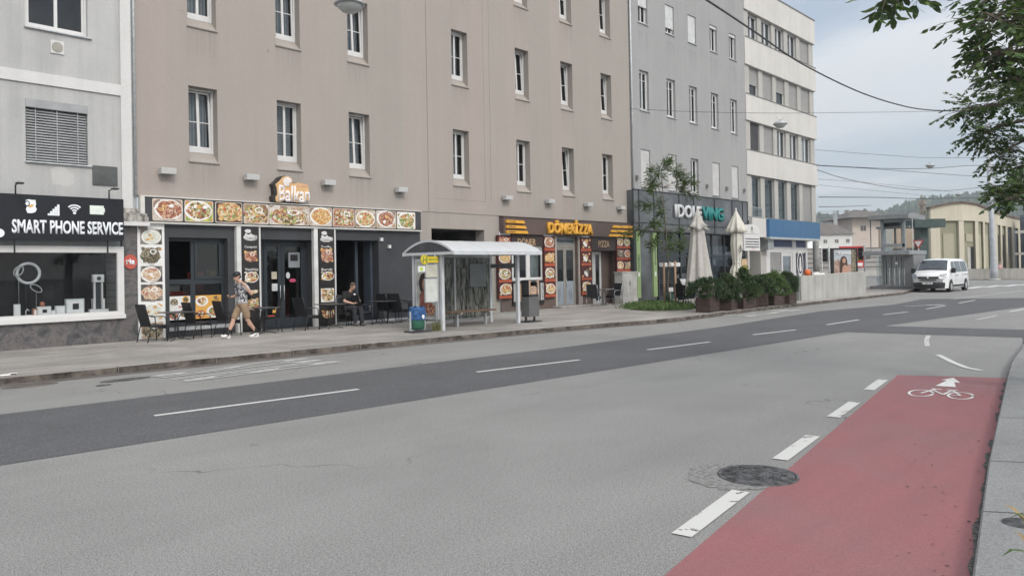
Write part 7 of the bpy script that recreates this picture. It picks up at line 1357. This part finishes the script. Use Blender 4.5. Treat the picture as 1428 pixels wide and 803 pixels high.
for k in range(4): mb.face([A_[k], A_[(k+1) % 4], top_])
mb.build('cloth', P_white, wc, fix=False)
for q in A_: mb = MB(); mb.tube([q, (q.x, q.y, 0)], .04, 6); mb.build('pole', M_white, wc)
# background houses
def house(label, px0, px1, ywt, ywb, depth, wallm, roofm, ridge, windows, hip=True, th=10, nm='house', eave=.5, chim=None):
    h = thing(nm, label, 'house', tuple(at((px0+px1)/2, 372, depth))); a = at(px0, ywt, depth); b = at(px1, ywt, depth); a2 = a+dvec*th; b2 = b+dvec*th; mb = MB(); zt = a.z
    for p, q in ((a, b), (b, b2), (b2, a2), (a2, a)): mb.face([(p.x, p.y, 0), (q.x, q.y, 0), (q.x, q.y, zt), (p.x, p.y, zt)])
    mb.build('wall', wallm, h, fix=False)
    e = [a-rvec*eave-dvec*eave, b+rvec*eave-dvec*eave, b2+rvec*eave+dvec*eave, a2-rvec*eave+dvec*eave]; e = [Vector((p.x, p.y, zt)) for p in e]; r0, r1 = at(ridge[0][0], ridge[0][1], depth)+dvec*th/2*(1), at(ridge[1][0], ridge[1][1], depth)+dvec*th/2; r0.z = at(*ridge[0], depth).z; r1.z = at(*ridge[1], depth).z
    mb = MB(); mb.face([e[0], e[1], r1, r0]); mb.face([e[2], e[3], r0, r1]); mb.face([e[1], e[2], r1]); mb.face([e[3], e[0], r0]); mb.face(e[::-1]); mb.build('roof', roofm, h, fix=False)
    for (wx0, wx1, wy0, wy1) in windows:
        P_ = [at(x, y, depth)-dvec*.05 for x, y in ((wx0, wy1), (wx1, wy1), (wx1, wy0), (wx0, wy0))]; Q_ = [at(x, y, depth)-dvec*.08 for x, y in ((wx0-.5, wy1+.5), (wx1+.5, wy1+.5), (wx1+.5, wy0-.5), (wx0-.5, wy0-.5))]
        mb = MB(); mb.face(P_+[]) ; 
        for k in range(4): mb.face([P_[k]-dvec*.02, P_[(k+1) % 4]-dvec*.02, Q_[(k+1) % 4], Q_[k]], 1)
        m3 = (P_[0]+P_[1])/2; m4 = (P_[2]+P_[3])/2; mb.face([m3-rvec*.05-dvec*.03, m3+rvec*.05-dvec*.03, m4+rvec*.05-dvec*.03, m4-rvec*.05-dvec*.03], 1); mb.build('window', [mat('far_window', (.10, .09, .09), .3), mat('far_frame', (.50, .47, .44), .6)], h, fix=False)
    if chim: q = at(chim[0], chim[1], depth)+dvec*th*.4; mb = MB(); mb.box(q.x-.5, q.y-.5, q.z-3, q.x+.5, q.y+.5, q.z); mb.build('chimney', M_slat, h)
    return h
M_roofd = mat('roof_tiles_dark', (.15, .135, .125), .9, var=.2, vs=1.2); M_pinkw = mat('pinkish_render', (.56, .48, .42), .9, var=.05, vs=.3); M_whiter = mat('white_render', (.62, .62, .60), .9, var=.06, vs=.3)
house('low white house with dark roof behind the blue shop front', 1120, 1188.5, 327.5, 372, 165, M_whiter, M_roofd, ((1108, 308.5), (1180, 308.5)), [(1148.5, 1153, 334.5, 339), (1164.5, 1169, 334, 338.5), (1180, 1184.5, 333.5, 338)], th=14)
house('tall pinkish house with hipped dark roof behind the lift tower', 1188.5, 1240, 304.5, 372, 190, M_pinkw, M_roofd, ((1206, 290), (1210, 290)), [(1200, 1207.5, 315, 322), (1200.5, 1208, 332.5, 338.5)], th=12, eave=2.6, chim=(1193, 291))
ms_ = thing('lattice_mast', 'small grey lattice mast above the dark roof', 'mast', tuple(at(1165, 310, 175))); mb = MB(); A_ = at(1163, 310, 176); B_ = at(1167, 310, 176); zt = at(1165, 293, 176).z
for p in (A_, B_, (A_+B_)/2): mb.tube([(p.x, p.y, 0), (p.x, p.y, zt)], .10, 5)
for k in range(8): z = zt-.3-k*.4; mb.tube([(A_.x, A_.y, z), (B_.x, B_.y, z)], .05, 4)
mb.build('lattice', M_steel, ms_)
# footbridge / overpass behind lift
fb = thing('footbridge', 'dark green steel footbridge leading right from the lift tower', 'bridge', tuple(at(1285, 372, 62))); M_gst = mat('green_steel', (.055, .085, .08), .5, .2, var=.15)
panel('deck', M_gst, fb, 1262, 1303, 307, 318.5, 62, 1.6); panel('glass_side', M_dglass, fb, 1270, 1290, 299, 307, 62, .2); panel('column', M_gst, fb, 1275, 1287, 318.5, 372, 62, .8); panel('panel', mat('lift_roof', (.27, .28, .285)), fb, 1266, 1278, 296.5, 308, 61, .3)
bw_ = thing('retaining_wall', 'beige wall seen through the frame of the lift tower', 'wall', tuple(at(1265, 372, 95))); panel('wall', mat('beige_wall', (.42, .34, .26), .9, var=.08), bw_, 1225, 1296, 316, 346, 95, .4); panel('base', mat('dark_stone', (.13, .13, .13), .9, var=.4, vs=2), bw_, 1205, 1300, 346, 374, 94, .4)
cw = thing('crumbling_wall', 'crumbling whitewashed gable at the left edge of the cream hall', 'wall', tuple(at(1297, 372, 80))); mb = MB(); 
poly_panel('render', mat('crumbled_white', (.55, .55, .54), .9, var=.25, vs=1.2), cw, [(1292, 372), (1296, 358), (1291.5, 345), (1292.5, 330), (1296, 318), (1300, 310), (1305, 300), (1305, 372)], 80.5, 0)
# cream station hall with curved front
hall = thing('station_hall', 'cream coloured hall with olive recessed panels and curved front', 'building', tuple(at(1350, 372, 82))); M_cream2 = plaster('cream_render', (.52, .48, .385), (.57, .53, .43), stain=.14, sc=.3); M_olive = mat('olive_render', (.27, .265, .19), .9, var=.08, vs=.5)
KD = [(1296.5, 80), (1342, 80.5), (1361, 82), (1372, 84.5), (1382, 88), (1404, 97), (1424, 106)]
def dep(px):
    for (a, da), (b, db) in zip(KD, KD[1:]):
        if px <= b: return da+(db-da)*(px-a)/(b-a)
    return KD[-1][1]+(px-1424)*.45
def pp2(px, off=0.0): p = at(px, 372, dep(px)); p = p-dvec*off; return (p.x, p.y)
def zpy(px, py): return at(px, py, dep(px)).z
def hbox(nm, m, px0, px1, z0, z1, o0, o1, parent=hall, n=1):
    mb = MB()
    for k in range(n):
        a, b = px0+(px1-px0)*k/n, px0+(px1-px0)*(k+1)/n; A, B, A2, B2 = pp2(a, o1), pp2(b, o1), pp2(a, o0), pp2(b, o0)
        if callable(z1): za, zb = z1(a), z1(b)
        else: za = zb = z1
        y0_, y1_ = (z0(a), z0(b)) if callable(z0) else (z0, z0)
        v = [(*A, y0_), (*B, y1_), (*B2, y1_), (*A2, y0_), (*A, za), (*B, zb), (*B2, zb), (*A2, za)]; i = len(mb.v); mb.v += v
        for f in ((0, 3, 2, 1), (4, 5, 6, 7), (0, 1, 5, 4), (1, 2, 6, 5), (2, 3, 7, 6), (3, 0, 4, 7)): mb.f.append(tuple(i+q for q in f)); mb.m.append(0); mb.sm.append(False)
    return mb.build(nm, m, parent)
zf = zpy(1320, 308); ztop = lambda px: 7.35+.55*math.sin(max(0, min(1, (px-1296)/90))*PI)**1.0 if px < 1386 else 7.35
hbox('wall', M_olive, 1297, 1424, 0, ztop(1297), -.4, 0, n=16); hbox('frieze', M_cream2, 1297, 1424, zf, ztop, 0, .32, n=20); hbox('cornice', mat('cornice_rust', (.16, .12, .10), .9, var=.3), 1295, 1424, lambda p: ztop(p)-.02, lambda p: ztop(p)+.16, -.3, .55, n=20)
for (a, b) in ((1297, 1310), (1336.3, 1343), (1359, 1363.3), (1370, 1372.6), (1379.6, 1390), (1394.3, 1396.8), (1401.6, 1404.3), (1410, 1413.6), (1419, 1424)): hbox('pilaster', M_cream2, a, b, 0, zf, 0, .30)
hbox('shutter', mat('shutter_olive', (.36, .345, .26), .8, var=.05), 1315.6, 1330.5, 0, zpy(1323, 326), .0, .08); hbox('shutter', MC['shutter_olive'], 1347.5, 1357, zpy(1352, 337), zpy(1352, 326), 0, .08); hbox('door', mat('door_pale', (.40, .40, .36), .7), 1349, 1353.5, 0, zpy(1352, 345), 0, .06); hbox('door_recess', M_room, 1353.6, 1358, 0, zpy(1352, 344), 0, .05)
for (a, b) in ((1365, 1368.5), (1374, 1378), (1390.8, 1393.4), (1397.5, 1401)): hbox('shutter', MC['shutter_olive'] if a < 1380 else M_room, a, b, 1.0, zpy(a, 327), 0, .06)
hbox('window', M_anth, 1404.6, 1409.5, 2.2, zpy(1407, 305), 0, .05); hbox('window', M_anth, 1413.8, 1418.8, .5, zpy(1416, 304), 0, .05)
mb = MB(); q = pp2(1295.5, -1.0); mb.box(q[0]-.3, q[1]-.22, 0, q[0]+.3, q[1]+.22, 8.3); mb.box(q[0]-.4, q[1]-.32, 7.8, q[0]+.4, q[1]+.32, 8.1); mb.tube([(q[0], q[1], 8.2), (q[0], q[1], 8.9)], .06, 6); mb.build('chimney', mat('chimney_render', (.34, .30, .26), .9, var=.3), hall)
mg = thing('glass_annex', 'modern glass annex with white canopy at the right edge', 'building', tuple(at(1424, 372, 96))); panel('wall', mat('annex_blue', (.13, .16, .20), .2, var=.3, vs=.6), mg, 1423, 1470, 300, 374, 100, 6); panel('canopy', P_white, mg, 1416, 1470, 321.5, 325, 93, 3); panel('canopy', P_white, mg, 1415, 1470, 352, 355, 93, 3)
for px in (1430, 1440, 1452): panel('mullion', P_white, mg, px, px+.8, 300, 372, 93.9, .1)
# low wall and mast at right
XW = 84.0; ya, yb_ = FXp(1338, 375, XW)[0], FXp(1500, 375, XW)[0]; zw = FXp(1385, 374.5, XW)[1]
mb = MB(); mb.box(XW, yb_, -.02, XW+.35, ya, zw); tag(mb.build('low_wall', plaster('stained_wall', (.46, .42, .37), (.54, .52, .48), stain=.3, sc=.6), origin=(XW, ya, 0)), 'low stained concrete wall in front of the cream hall', 'wall')
mb = MB(); mb.box(XW-1.6, yb_, -.02, XW-.01, ya+2, .10); tag(mb.build('pavement', M_pave), kind='structure')
bp = G(1386.5, 389, .1); mst = thing('lamp_mast', 'tall tapered grey steel mast behind the low wall', 'mast', (bp[0], bp[1], 0)); tp = at(1376.5, 170, Vector((bp[0], bp[1], 0)).dot(FW)); mb = MB(); mb.tube([(bp[0], bp[1], 0), (bp[0], bp[1], .9), ((bp[0]*.9+tp.x*.1), (bp[1]*.9+tp.y*.1), 2.2), (tp.x, tp.y, tp.z)], [.34, .32, .25, .17], 12); mb.build('pole', mat('mast_grey', (.40, .42, .44), .5), mst); mb = MB(); mb.lathe([(.5, 0), (.5, .1), (.36, .14)], (bp[0], bp[1], 0), 14); mb.build('base', M_plDp, mst)
# hills
def hill():
    mb = MB(); prof = [(1100, 305), (1180, 301), (1232, 297.5), (1252, 291), (1270, 285), (1285, 281.5), (1300, 279), (1330, 277), (1370, 272), (1428, 264), (1520, 258), (1700, 262), (1900, 290)]
    def top(px):
        for (a, ya_), (b, yb2) in zip(prof, prof[1:]):
            if px <= b: return ya_+(yb2-ya_)*(px-a)/(b-a)
        return 300
    rn = random.Random(2); cols = []; ph = [rn.uniform(0, 6) for _ in range(6)]
    for i in range(401):
        px = 1100+2*i; c_ = []
        for j in range(9):
            f = j/8; dd = 700+500*f; pt = at(px, 372, dd); H = at(px, top(px), 1200).z; z = H*math.sin(f*PI/2)**1.1+(3.2*math.sin(px*.31+j*1.7+ph[0])+2.4*math.sin(px*.83+j*2.9+ph[1])+rn.uniform(-2.2, 2.8))*(f > .1); c_.append((pt.x, pt.y, max(-5, z)))
        c_.append((c_[-1][0]+300*dvec.x, c_[-1][1]+300*dvec.y, -5)); cols.append(c_)
    for A, B in zip(cols, cols[1:]):
        for k in range(9): mb.face([A[k], B[k], B[k+1], A[k+1]])
    m, nt, b = newmat('forest_hill'); v = coords(nt); n1 = noise(nt, v, .06, 6, .75); n2 = noise(nt, v, .012, 4, .6)
    c = ramp(nt, n1, [(.3, (.022, .045, .024)), (.6, (.05, .085, .035)), (.75, (.09, .12, .05))]); c = mixc(nt, 1., c, ramp(nt, n2, [(.4, (.75, .8, .75)), (.6, (1.2, 1.2, 1.0))]), 'MULTIPLY'); nt.links.new(c, b.inputs['Base Color']); b.inputs['Roughness'].default_value = 1; tag(mb.build('hill', m, fix=False), kind='structure')
hill()
def far_tree(px, py, depth, r, label):
    c = at(px, py, depth); t = thing('tree', label, 'tree', (c.x, c.y, 0), 'trees on the hill crest'); rn = random.Random(int(px)); mb = MB()
    for _ in range(420): d = rdir(rn)*(r*rn.random()**.4); leaf(mb, Vector((c.x+d.x, c.y+d.y, c.z+d.z*1.2)), rdir(rn), rdir(rn), r*.3, r*.1)
    mb.build('crown', L_dark, t, fix=False); mb = MB(); mb.tube([(c.x, c.y, c.z-r*3), (c.x, c.y, c.z)], r*.08, 5); mb.build('trunk', M_bark, t)
far_tree(1276, 284, 1150, 4.5, 'left one of the two trees on the hill crest above the lift tower'); far_tree(1281.5, 282.5, 1150, 4.8, 'right one of the two trees on the hill crest above the lift tower')

# ---- overhead wires and lamps
M_wire = mat('wire', (.05, .05, .055), .6)
def wire(pts, r, label, sag=True):
    mb = MB(); P = [at(*p) for p in pts]; Q = []
    n = len(P)
    for i in range(n-1):
        p0, p1, p2, p3 = P[max(i-1, 0)], P[i], P[i+1], P[min(i+2, n-1)]
        for k in range(8):
            t = k/8; Q.append(.5*((2*p1)+(p2-p0)*t+(2*p0-5*p1+4*p2-p3)*t*t+(3*p1-p0-3*p2+p3)*t**3))
    Q.append(P[-1]); mb.tube(Q, r, 5); tag(mb.build('overhead_wire', M_wire, origin=tuple(P[0])), label, 'wire', 'wires over the street')
wire([(960, -14, 19), (985, 0, 20), (1050, 43, 24), (1120, 90, 28), (1200, 129, 33), (1260, 148, 37), (1300, 154, 40), (1345, 155, 42)], .030, 'thick black cable sagging from upper left across the office building')
wire([(878, 152, 30.5), (980, 156.5, 32), (1088, 158, 34), (1200, 157, 36), (1345, 155, 42)], .009, 'thin wire carrying the lamp in front of the white office')
wire([(1137, 209, 46), (1200, 214, 46), (1250, 217.5, 47), (1298, 220, 48), (1428, 220, 52)], .011, 'uppermost thin wire of the group above the lift tower')
wire([(1139, 230.5, 46), (1230, 235, 50), (1296, 235, 52), (1356, 231, 55), (1460, 228, 60)], .020, 'wire passing just under the hanging lamp over the junction')
wire([(1139, 231, 46.2), (1210, 235, 52), (1290, 241, 58), (1365, 246, 63), (1450, 248, 70)], .018, 'wire sloping gently down to the lamp beside the mast')
wire([(1140, 237, 46), (1170, 247, 50), (1210, 256, 55), (1260, 263.5, 60), (1310, 266, 65), (1345, 264, 68), (1384, 259, 70)], .020, 'long curved wire dipping between office and lower lamp')
wire([(1141, 250, 46), (1200, 254, 52), (1280, 262, 60), (1330, 268, 66)], .010, 'faint wire below the long curved wire')
wire([(1142, 275, 46), (1230, 275.5, 54), (1300, 277, 62), (1460, 274, 74)], .026, 'dark level wire just above the hall roof')
wire([(1142, 288.5, 46), (1180, 288, 60), (1215, 286.5, 72)], .022, 'short wire ending above the pinkish house')
wire([(1142, 258, 46), (1240, 268, 60), (1330, 276, 74), (1400, 280, 84)], .010, 'thin wire slanting down towards the hall roof')
for k, y in enumerate((295, 299.5, 303.5)): wire([(1142, y, 60), (1190, y-.4, 90), (1240, y-1, 110)], .014, ['upper', 'middle', 'lower'][k]+' of three thin rail wires above the white house')
def lamp_proto():
    t = thing('hanging_lamp', 'x', 'street lamp', (0, 0, 0)); mb = MB(); mb.lathe([(.03, .14), (.09, .14), (.25, .07), (.335, -.005), (.335, -.02), (.0, -.02)], (0, 0, 0), 28); mb.build('shade', mat('lamp_shade', (.42, .44, .45), .4, .3), t); mb = MB(); mb.lathe([(.28, -.022), (.25, -.09), (.16, -.17), (.0, -.21)], (0, 0, 0), 24); mb.build('lens', mat('lamp_lens', (.44, .45, .44), .15, var=.1), t)
    mb = MB(); mb.tube([(0, 0, .10), (0, 0, .17), (-.10, 0, .24), (-.16, 0, .32)], .012, 6); mb.tube([(0, 0, .17), (.10, 0, .22), (.18, 0, .32)], .012, 6); mb.build('hanger', M_steel, t); return t
lpz = lamp_proto(); rzl = math.atan2(RT.y, RT.x)
for i, (px, py, w, lab) in enumerate([(1088, 173, 20, 'hanging street lamp in front of the white office building'), (487.5, 6, 43, 'hanging street lamp at the top edge above the taupe block'), (1297, 231, 13, 'hanging street lamp over the junction left of the tree'), (1384, 259.5, 11.5, 'hanging street lamp beside the tall grey mast'), (1336.5, 271, 9.5, 'smallest hanging street lamp above the cream hall')]):
    dpt = .67*FPX/w; place(lpz, i > 0, tuple(at(px, py, dpt)), rzl, lab, 'lamps hung over the street')
wire([(300, -30, 17.5), (487.5, -14, 16.9), (800, -70, 19)], .009, 'wire above the picture carrying the top lamp')

# ================================================================== foreground tree, plant
ft = thing('street_tree', 'leafy tree whose branches hang into the upper right corner', 'tree', (12.6, .7, .1)); rn = random.Random(77)
trunk = [Vector((12.6, .7, .1)), Vector((12.55, .75, 1.6)), Vector((12.7, .65, 3.2)), Vector((12.5, .8, 4.8)), Vector((12.4, .9, 6.4)), Vector((12.2, 1.0, 8.0))]
mb = MB(); mb.tube(trunk, [.22, .18, .16, .13, .10, .05], 12); mb.build('trunk', M_bark, ft)
mbb = MB(); mbl = MB()
def sprig(base, d, L, nl, ll, lw):
    """twig with alternating pinnate leaflets"""
    d = d.normalized(); tip = base+d*L+Vector((0, 0, -.12*L)); mbb.tube([base, base.lerp(tip, .5)+Vector((0, 0, .04*L)), tip], [.004, .003, .0015], 4, caps=False); side = d.cross(Vector((0, 0, 1))); side = side.normalized() if side.length > .01 else Vector((1, 0, 0))
    for q in range(nl):
        f = (q+1)/nl; p = base.lerp(tip, f)
        for s_ in (-1, 1): leaf(mbl, p, (side*s_*rn.uniform(.6, 1)+d*rn.uniform(.3, .9)+Vector((0, 0, rn.uniform(-.6, .1)))).normalized(), Vector((rn.uniform(-.6, .6), rn.uniform(-.6, .6), 1)), ll*rn.uniform(.7, 1.2), lw*rn.uniform(.8, 1.2), rn.choice((0, 0, 0, 1, 1, 2)))
    leaf(mbl, tip, (d+Vector((0, 0, -.4))).normalized(), Vector((rn.uniform(-.5, .5), rn.uniform(-.5, .5), 1)), ll, lw)
def limb(pts, r0, nsp, ll, lw, spread=.5, L=.35, nl=4):
    P = [Vector(p) for p in pts]; Q = []
    for i in range(len(P)-1):
        for k in range(6): Q.append(P[i].lerp(P[i+1], k/6))
    Q.append(P[-1]); n = len(Q); mbb.tube(Q, [r0*(1-.85*k/(n-1))+.004 for k in range(n)], 6)
    for _ in range(nsp):
        f = rn.uniform(.35, 1)**.8; b_ = Q[int(f*(n-1))]; d = rdir(rn); d.z *= .5; e = b_+d*spread*rn.random(); mbb.tube([b_, e], [.006, .003], 4, caps=False); sprig(e, d+Vector((0, 0, -.15)), L*rn.uniform(.6, 1.2), nl, ll, lw)
# branches seen in the photograph: (target points px,py,depth), leaf size
A0, A1, A2, A3, A4 = trunk[1:6]
def vis(start, pts, **k): limb([start]+[at(*p) for p in pts], .035, **k)
vis(A2, [(1500, 60, 9), (1440, 45, 8), (1398, 30, 7.5), (1374, 18, 7.2)], nsp=78, ll=.11, lw=.027, spread=.42, L=.22, nl=3)
vis(A2, [(1480, 90, 9), (1425, 80, 8), (1404, 72, 7.6), (1390, 74, 7.4)], nsp=72, ll=.11, lw=.027, spread=.38, L=.2, nl=3)
vis(A2, [(1480, 110, 8.5), (1435, 110, 8), (1412, 108, 7.8)], nsp=40, ll=.11, lw=.027, spread=.3, L=.2, nl=3)
vis(A3, [(1470, 10, 8.5), (1420, 0, 8), (1400, -10, 7.6)], nsp=80, ll=.11, lw=.027, spread=.5, L=.22, nl=3)
vis(A4, [(1420, -110, 7), (1330, -60, 6.3), (1262, -14, 6.0), (1232, -4, 5.9)], nsp=44, ll=.115, lw=.028, spread=.26, L=.15, nl=3)
vis(A4, [(1330, -120, 7), (1180, -60, 6), (1108, -16, 5.6)], nsp=20, ll=.10, lw=.02, spread=.16, L=.14, nl=3)
vis(A1, [(1480, 130, 11), (1428, 140, 11), (1392, 146, 11), (1358, 150, 11), (1338, 156, 11)], nsp=74, ll=.085, lw=.021, spread=.34, L=.25, nl=5)
vis(A1, [(1480, 160, 11.5), (1428, 168, 11.5), (1395, 176, 11.3), (1378, 186, 11.2), (1362, 181, 11.2)], nsp=58, ll=.085, lw=.021, spread=.30, L=.24, nl=5)
vis(A1, [(1480, 110, 11.5), (1420, 112, 11.5), (1388, 110, 11.3), (1352, 112, 11.3)], nsp=12, ll=.075, lw=.018, spread=.2, L=.24, nl=5)
vis(A1, [(1480, 190, 11.5), (1428, 196, 11.5), (1405, 208, 11.3), (1386, 222, 11.2)], nsp=54, ll=.085, lw=.021, spread=.30, L=.24, nl=5)
vis(A1, [(1470, 220, 11), (1428, 232, 11), (1402, 238, 11)], nsp=50, ll=.085, lw=.021, spread=.26, L=.22, nl=5)
vis(A1, [(1470, 250, 10.5), (1428, 262, 10.5), (1406, 266, 10.4), (1384, 265, 10.4)], nsp=78, ll=.085, lw=.021, spread=.22, L=.22, nl=5)
vis(A1, [(1460, 262, 10), (1425, 272, 10), (1400, 280, 10)], nsp=38, ll=.085, lw=.021, spread=.2, L=.2, nl=5)
vis(A1, [(1480, 130, 12), (1430, 132, 12), (1405, 130, 12)], nsp=80, ll=.085, lw=.021, spread=.35, L=.25, nl=5)
# rest of the crown, right of and above the picture
for _ in range(46):
    a = rn.uniform(-2.6, .35); r = rn.uniform(1.2, 3.2); s_ = A1.lerp(A4, rn.random()); e = Vector((s_.x+r*math.cos(a), s_.y+r*math.sin(a)-.6, s_.z+rn.uniform(.2, 1.8)))
    if e.y > e.x*.145 and e.z < 7: e.y = e.x*.13-rn.uniform(0, 1.5)
    limb([s_, s_.lerp(e, .5)+Vector((0, 0, .2)), e], .03, 22, .11, .028, .6, .28, 4)
mbb.build('branches', M_bark, ft); mbl.build('crown', [L_dark, L_mid, leafmat('leaf_bright', (.10, .16, .055), (.16, .22, .09))], ft, fix=False)
# reed like plant bottom right
rp = thing('reed_plant', 'green and dry reed leaves poking in at the lower right edge', 'plant', (3.05, .05, .1)); mb = MB()
def bladeleaf(a, b, w, mi):
    a, b = Vector(a), Vector(b); m1 = a.lerp(b, .35)+Vector((0, 0, .05)); m2 = a.lerp(b, .7)+Vector((0, 0, .04)); s = (b-a).cross(Vector((0, 0, 1))).normalized()*w
    mb.face([a-s*.5, a+s*.5, m1+s, m1-s], mi); mb.face([m1-s, m1+s, m2+s*.8, m2-s*.8], mi); mb.face([m2-s*.8, m2+s*.8, b], mi)
for (p0, p1, w, mi) in [((1445, 760, 3.2), (1398, 703, 3.3), .016, 1), ((1450, 745, 3.2), (1408, 722, 3.25), .014, 0), ((1445, 790, 3.1), (1397, 775, 3.1), .012, 0), ((1450, 800, 3.1), (1412, 740, 3.2), .012, 1), ((1460, 770, 3.1), (1420, 740, 3.2), .014, 0)]: bladeleaf(at(*p0), at(*p1), w, mi)
base = at(1450, 800, 3.1)
for _ in range(26): a = rn.uniform(-2.2, .4); bladeleaf((base.x+.05*math.cos(a), base.y-.12+.05*math.sin(a), .12), (base.x+.35*math.cos(a)+.1, base.y-.22+.3*math.sin(a), rn.uniform(.4, .95)), .014, rn.randrange(2))
mb.build('leaves', [L_light, mat('dry_leaf', (.30, .22, .11), .8)], rp, fix=False); mb = MB(); mb.tube([(base.x, base.y-.12, .1), (base.x+.02, base.y-.12, .6)], .02, 6); mb.build('stem', L_mid, rp)

# ------------------------------------------------------------------ sky, sun, render
world = bpy.data.worlds.new("World"); S.world = world; world.use_nodes = True; nt = world.node_tree; nt.nodes.clear()
out = nt.nodes.new('ShaderNodeOutputWorld'); sky = nt.nodes.new('ShaderNodeTexSky'); sky.sky_type = 'NISHITA'; sky.sun_disc = False
SUN_EL, SUN_AZ = R(36), R(196)      # azimuth measured from +Y clockwise
sky.sun_elevation = SUN_EL; sky.sun_rotation = SUN_AZ; sky.air_density = 1.0; sky.dust_density = 2.0; sky.ozone_density = 2.0
b1 = nt.nodes.new('ShaderNodeBackground'); nt.links.new(sky.outputs[0], b1.inputs[0]); b1.inputs[1].default_value = .13
tc = nt.nodes.new('ShaderNodeTexCoord'); sp = nt.nodes.new('ShaderNodeSeparateXYZ'); nt.links.new(tc.outputs['Generated'], sp.inputs[0])
zc = mathn(nt, 'MAXIMUM', sp.outputs[2], 0.0); dv = mathn(nt, 'ADD', zc, .16)
cb = nt.nodes.new('ShaderNodeCombineXYZ'); nt.links.new(mathn(nt, 'DIVIDE', sp.outputs[0], dv), cb.inputs[0]); nt.links.new(mathn(nt, 'DIVIDE', sp.outputs[1], dv), cb.inputs[1])
mp = nt.nodes.new('ShaderNodeMapping'); mp.inputs['Rotation'].default_value = (0, 0, R(-20)); mp.inputs['Scale'].default_value = (.9, .55, 1); nt.links.new(cb.outputs[0], mp.inputs[0])
cl = noise(nt, mp.outputs[0], 1.25, 7, .52, .35)
cf = ramp(nt, cl, [(.40, (.30, .30, .30)), (.50, (.50, .50, .50)), (.60, (.95, .95, .95))])
bw = nt.nodes.new('ShaderNodeRGBToBW'); nt.links.new(cf, bw.inputs[0])
hz = mathn(nt, 'MULTIPLY', mathn(nt, 'POWER', mathn(nt, 'SUBTRACT', 1.0, zc), 7.0), .75)
fac = mathn(nt, 'MAXIMUM', bw.outputs[0], hz)
fac = mathn(nt, 'MINIMUM', fac, 1.0)
b2 = nt.nodes.new('ShaderNodeBackground')
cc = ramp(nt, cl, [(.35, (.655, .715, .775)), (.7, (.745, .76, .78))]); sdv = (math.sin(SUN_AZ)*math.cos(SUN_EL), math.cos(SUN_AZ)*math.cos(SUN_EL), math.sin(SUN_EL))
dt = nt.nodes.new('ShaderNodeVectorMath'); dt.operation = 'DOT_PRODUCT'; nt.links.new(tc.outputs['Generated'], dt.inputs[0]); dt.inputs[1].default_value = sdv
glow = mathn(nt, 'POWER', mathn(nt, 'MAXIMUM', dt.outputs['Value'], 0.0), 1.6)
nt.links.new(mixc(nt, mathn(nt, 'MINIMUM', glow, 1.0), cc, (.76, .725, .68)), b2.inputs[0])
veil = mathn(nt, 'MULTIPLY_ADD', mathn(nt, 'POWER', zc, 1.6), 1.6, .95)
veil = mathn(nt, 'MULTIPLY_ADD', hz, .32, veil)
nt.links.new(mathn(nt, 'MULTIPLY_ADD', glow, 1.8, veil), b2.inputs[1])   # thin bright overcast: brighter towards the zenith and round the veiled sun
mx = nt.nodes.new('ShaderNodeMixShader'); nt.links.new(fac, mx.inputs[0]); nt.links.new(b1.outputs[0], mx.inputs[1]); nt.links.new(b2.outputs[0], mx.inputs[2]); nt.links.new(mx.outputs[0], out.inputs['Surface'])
sl = bpy.data.lights.new('sun', 'SUN'); sl.energy = 1.5; sl.angle = R(11); sl.color = (1, .96, .90); so = bpy.data.objects.new('sun', sl); C.objects.link(so)
sd = Vector((math.sin(SUN_AZ)*math.cos(SUN_EL), math.cos(SUN_AZ)*math.cos(SUN_EL), math.sin(SUN_EL))); so.rotation_euler = sd.to_track_quat('Z', 'Y').to_euler(); so.location = (0, -10, 60)
S.render.engine = 'CYCLES'; S.view_settings.view_transform = 'Standard'; S.view_settings.look = 'None'; S.view_settings.gamma = 1; S.view_settings.exposure = .16
S.render.resolution_x = 1024; S.render.resolution_y = 575; S.cycles.max_bounces = 8; S.cycles.transparent_max_bounces = 24

mb = MB(); mb.box(-950, -950, -6.5, 2650, 2650, 420); hz_o = mb.build('haze', bpy.data.materials.new('haze')); hm = hz_o.data.materials[0]; hm.use_nodes = True; hn = hm.node_tree; hn.nodes.remove(hn.nodes['Principled BSDF'])
pv = hn.nodes.new('ShaderNodeVolumePrincipled'); pv.inputs['Density'].default_value = .0004; pv.inputs['Color'].default_value = (.86, .93, 1.0, 1); hn.links.new(pv.outputs[0], hn.nodes['Material Output'].inputs['Volume']); tag(hz_o, kind='stuff')
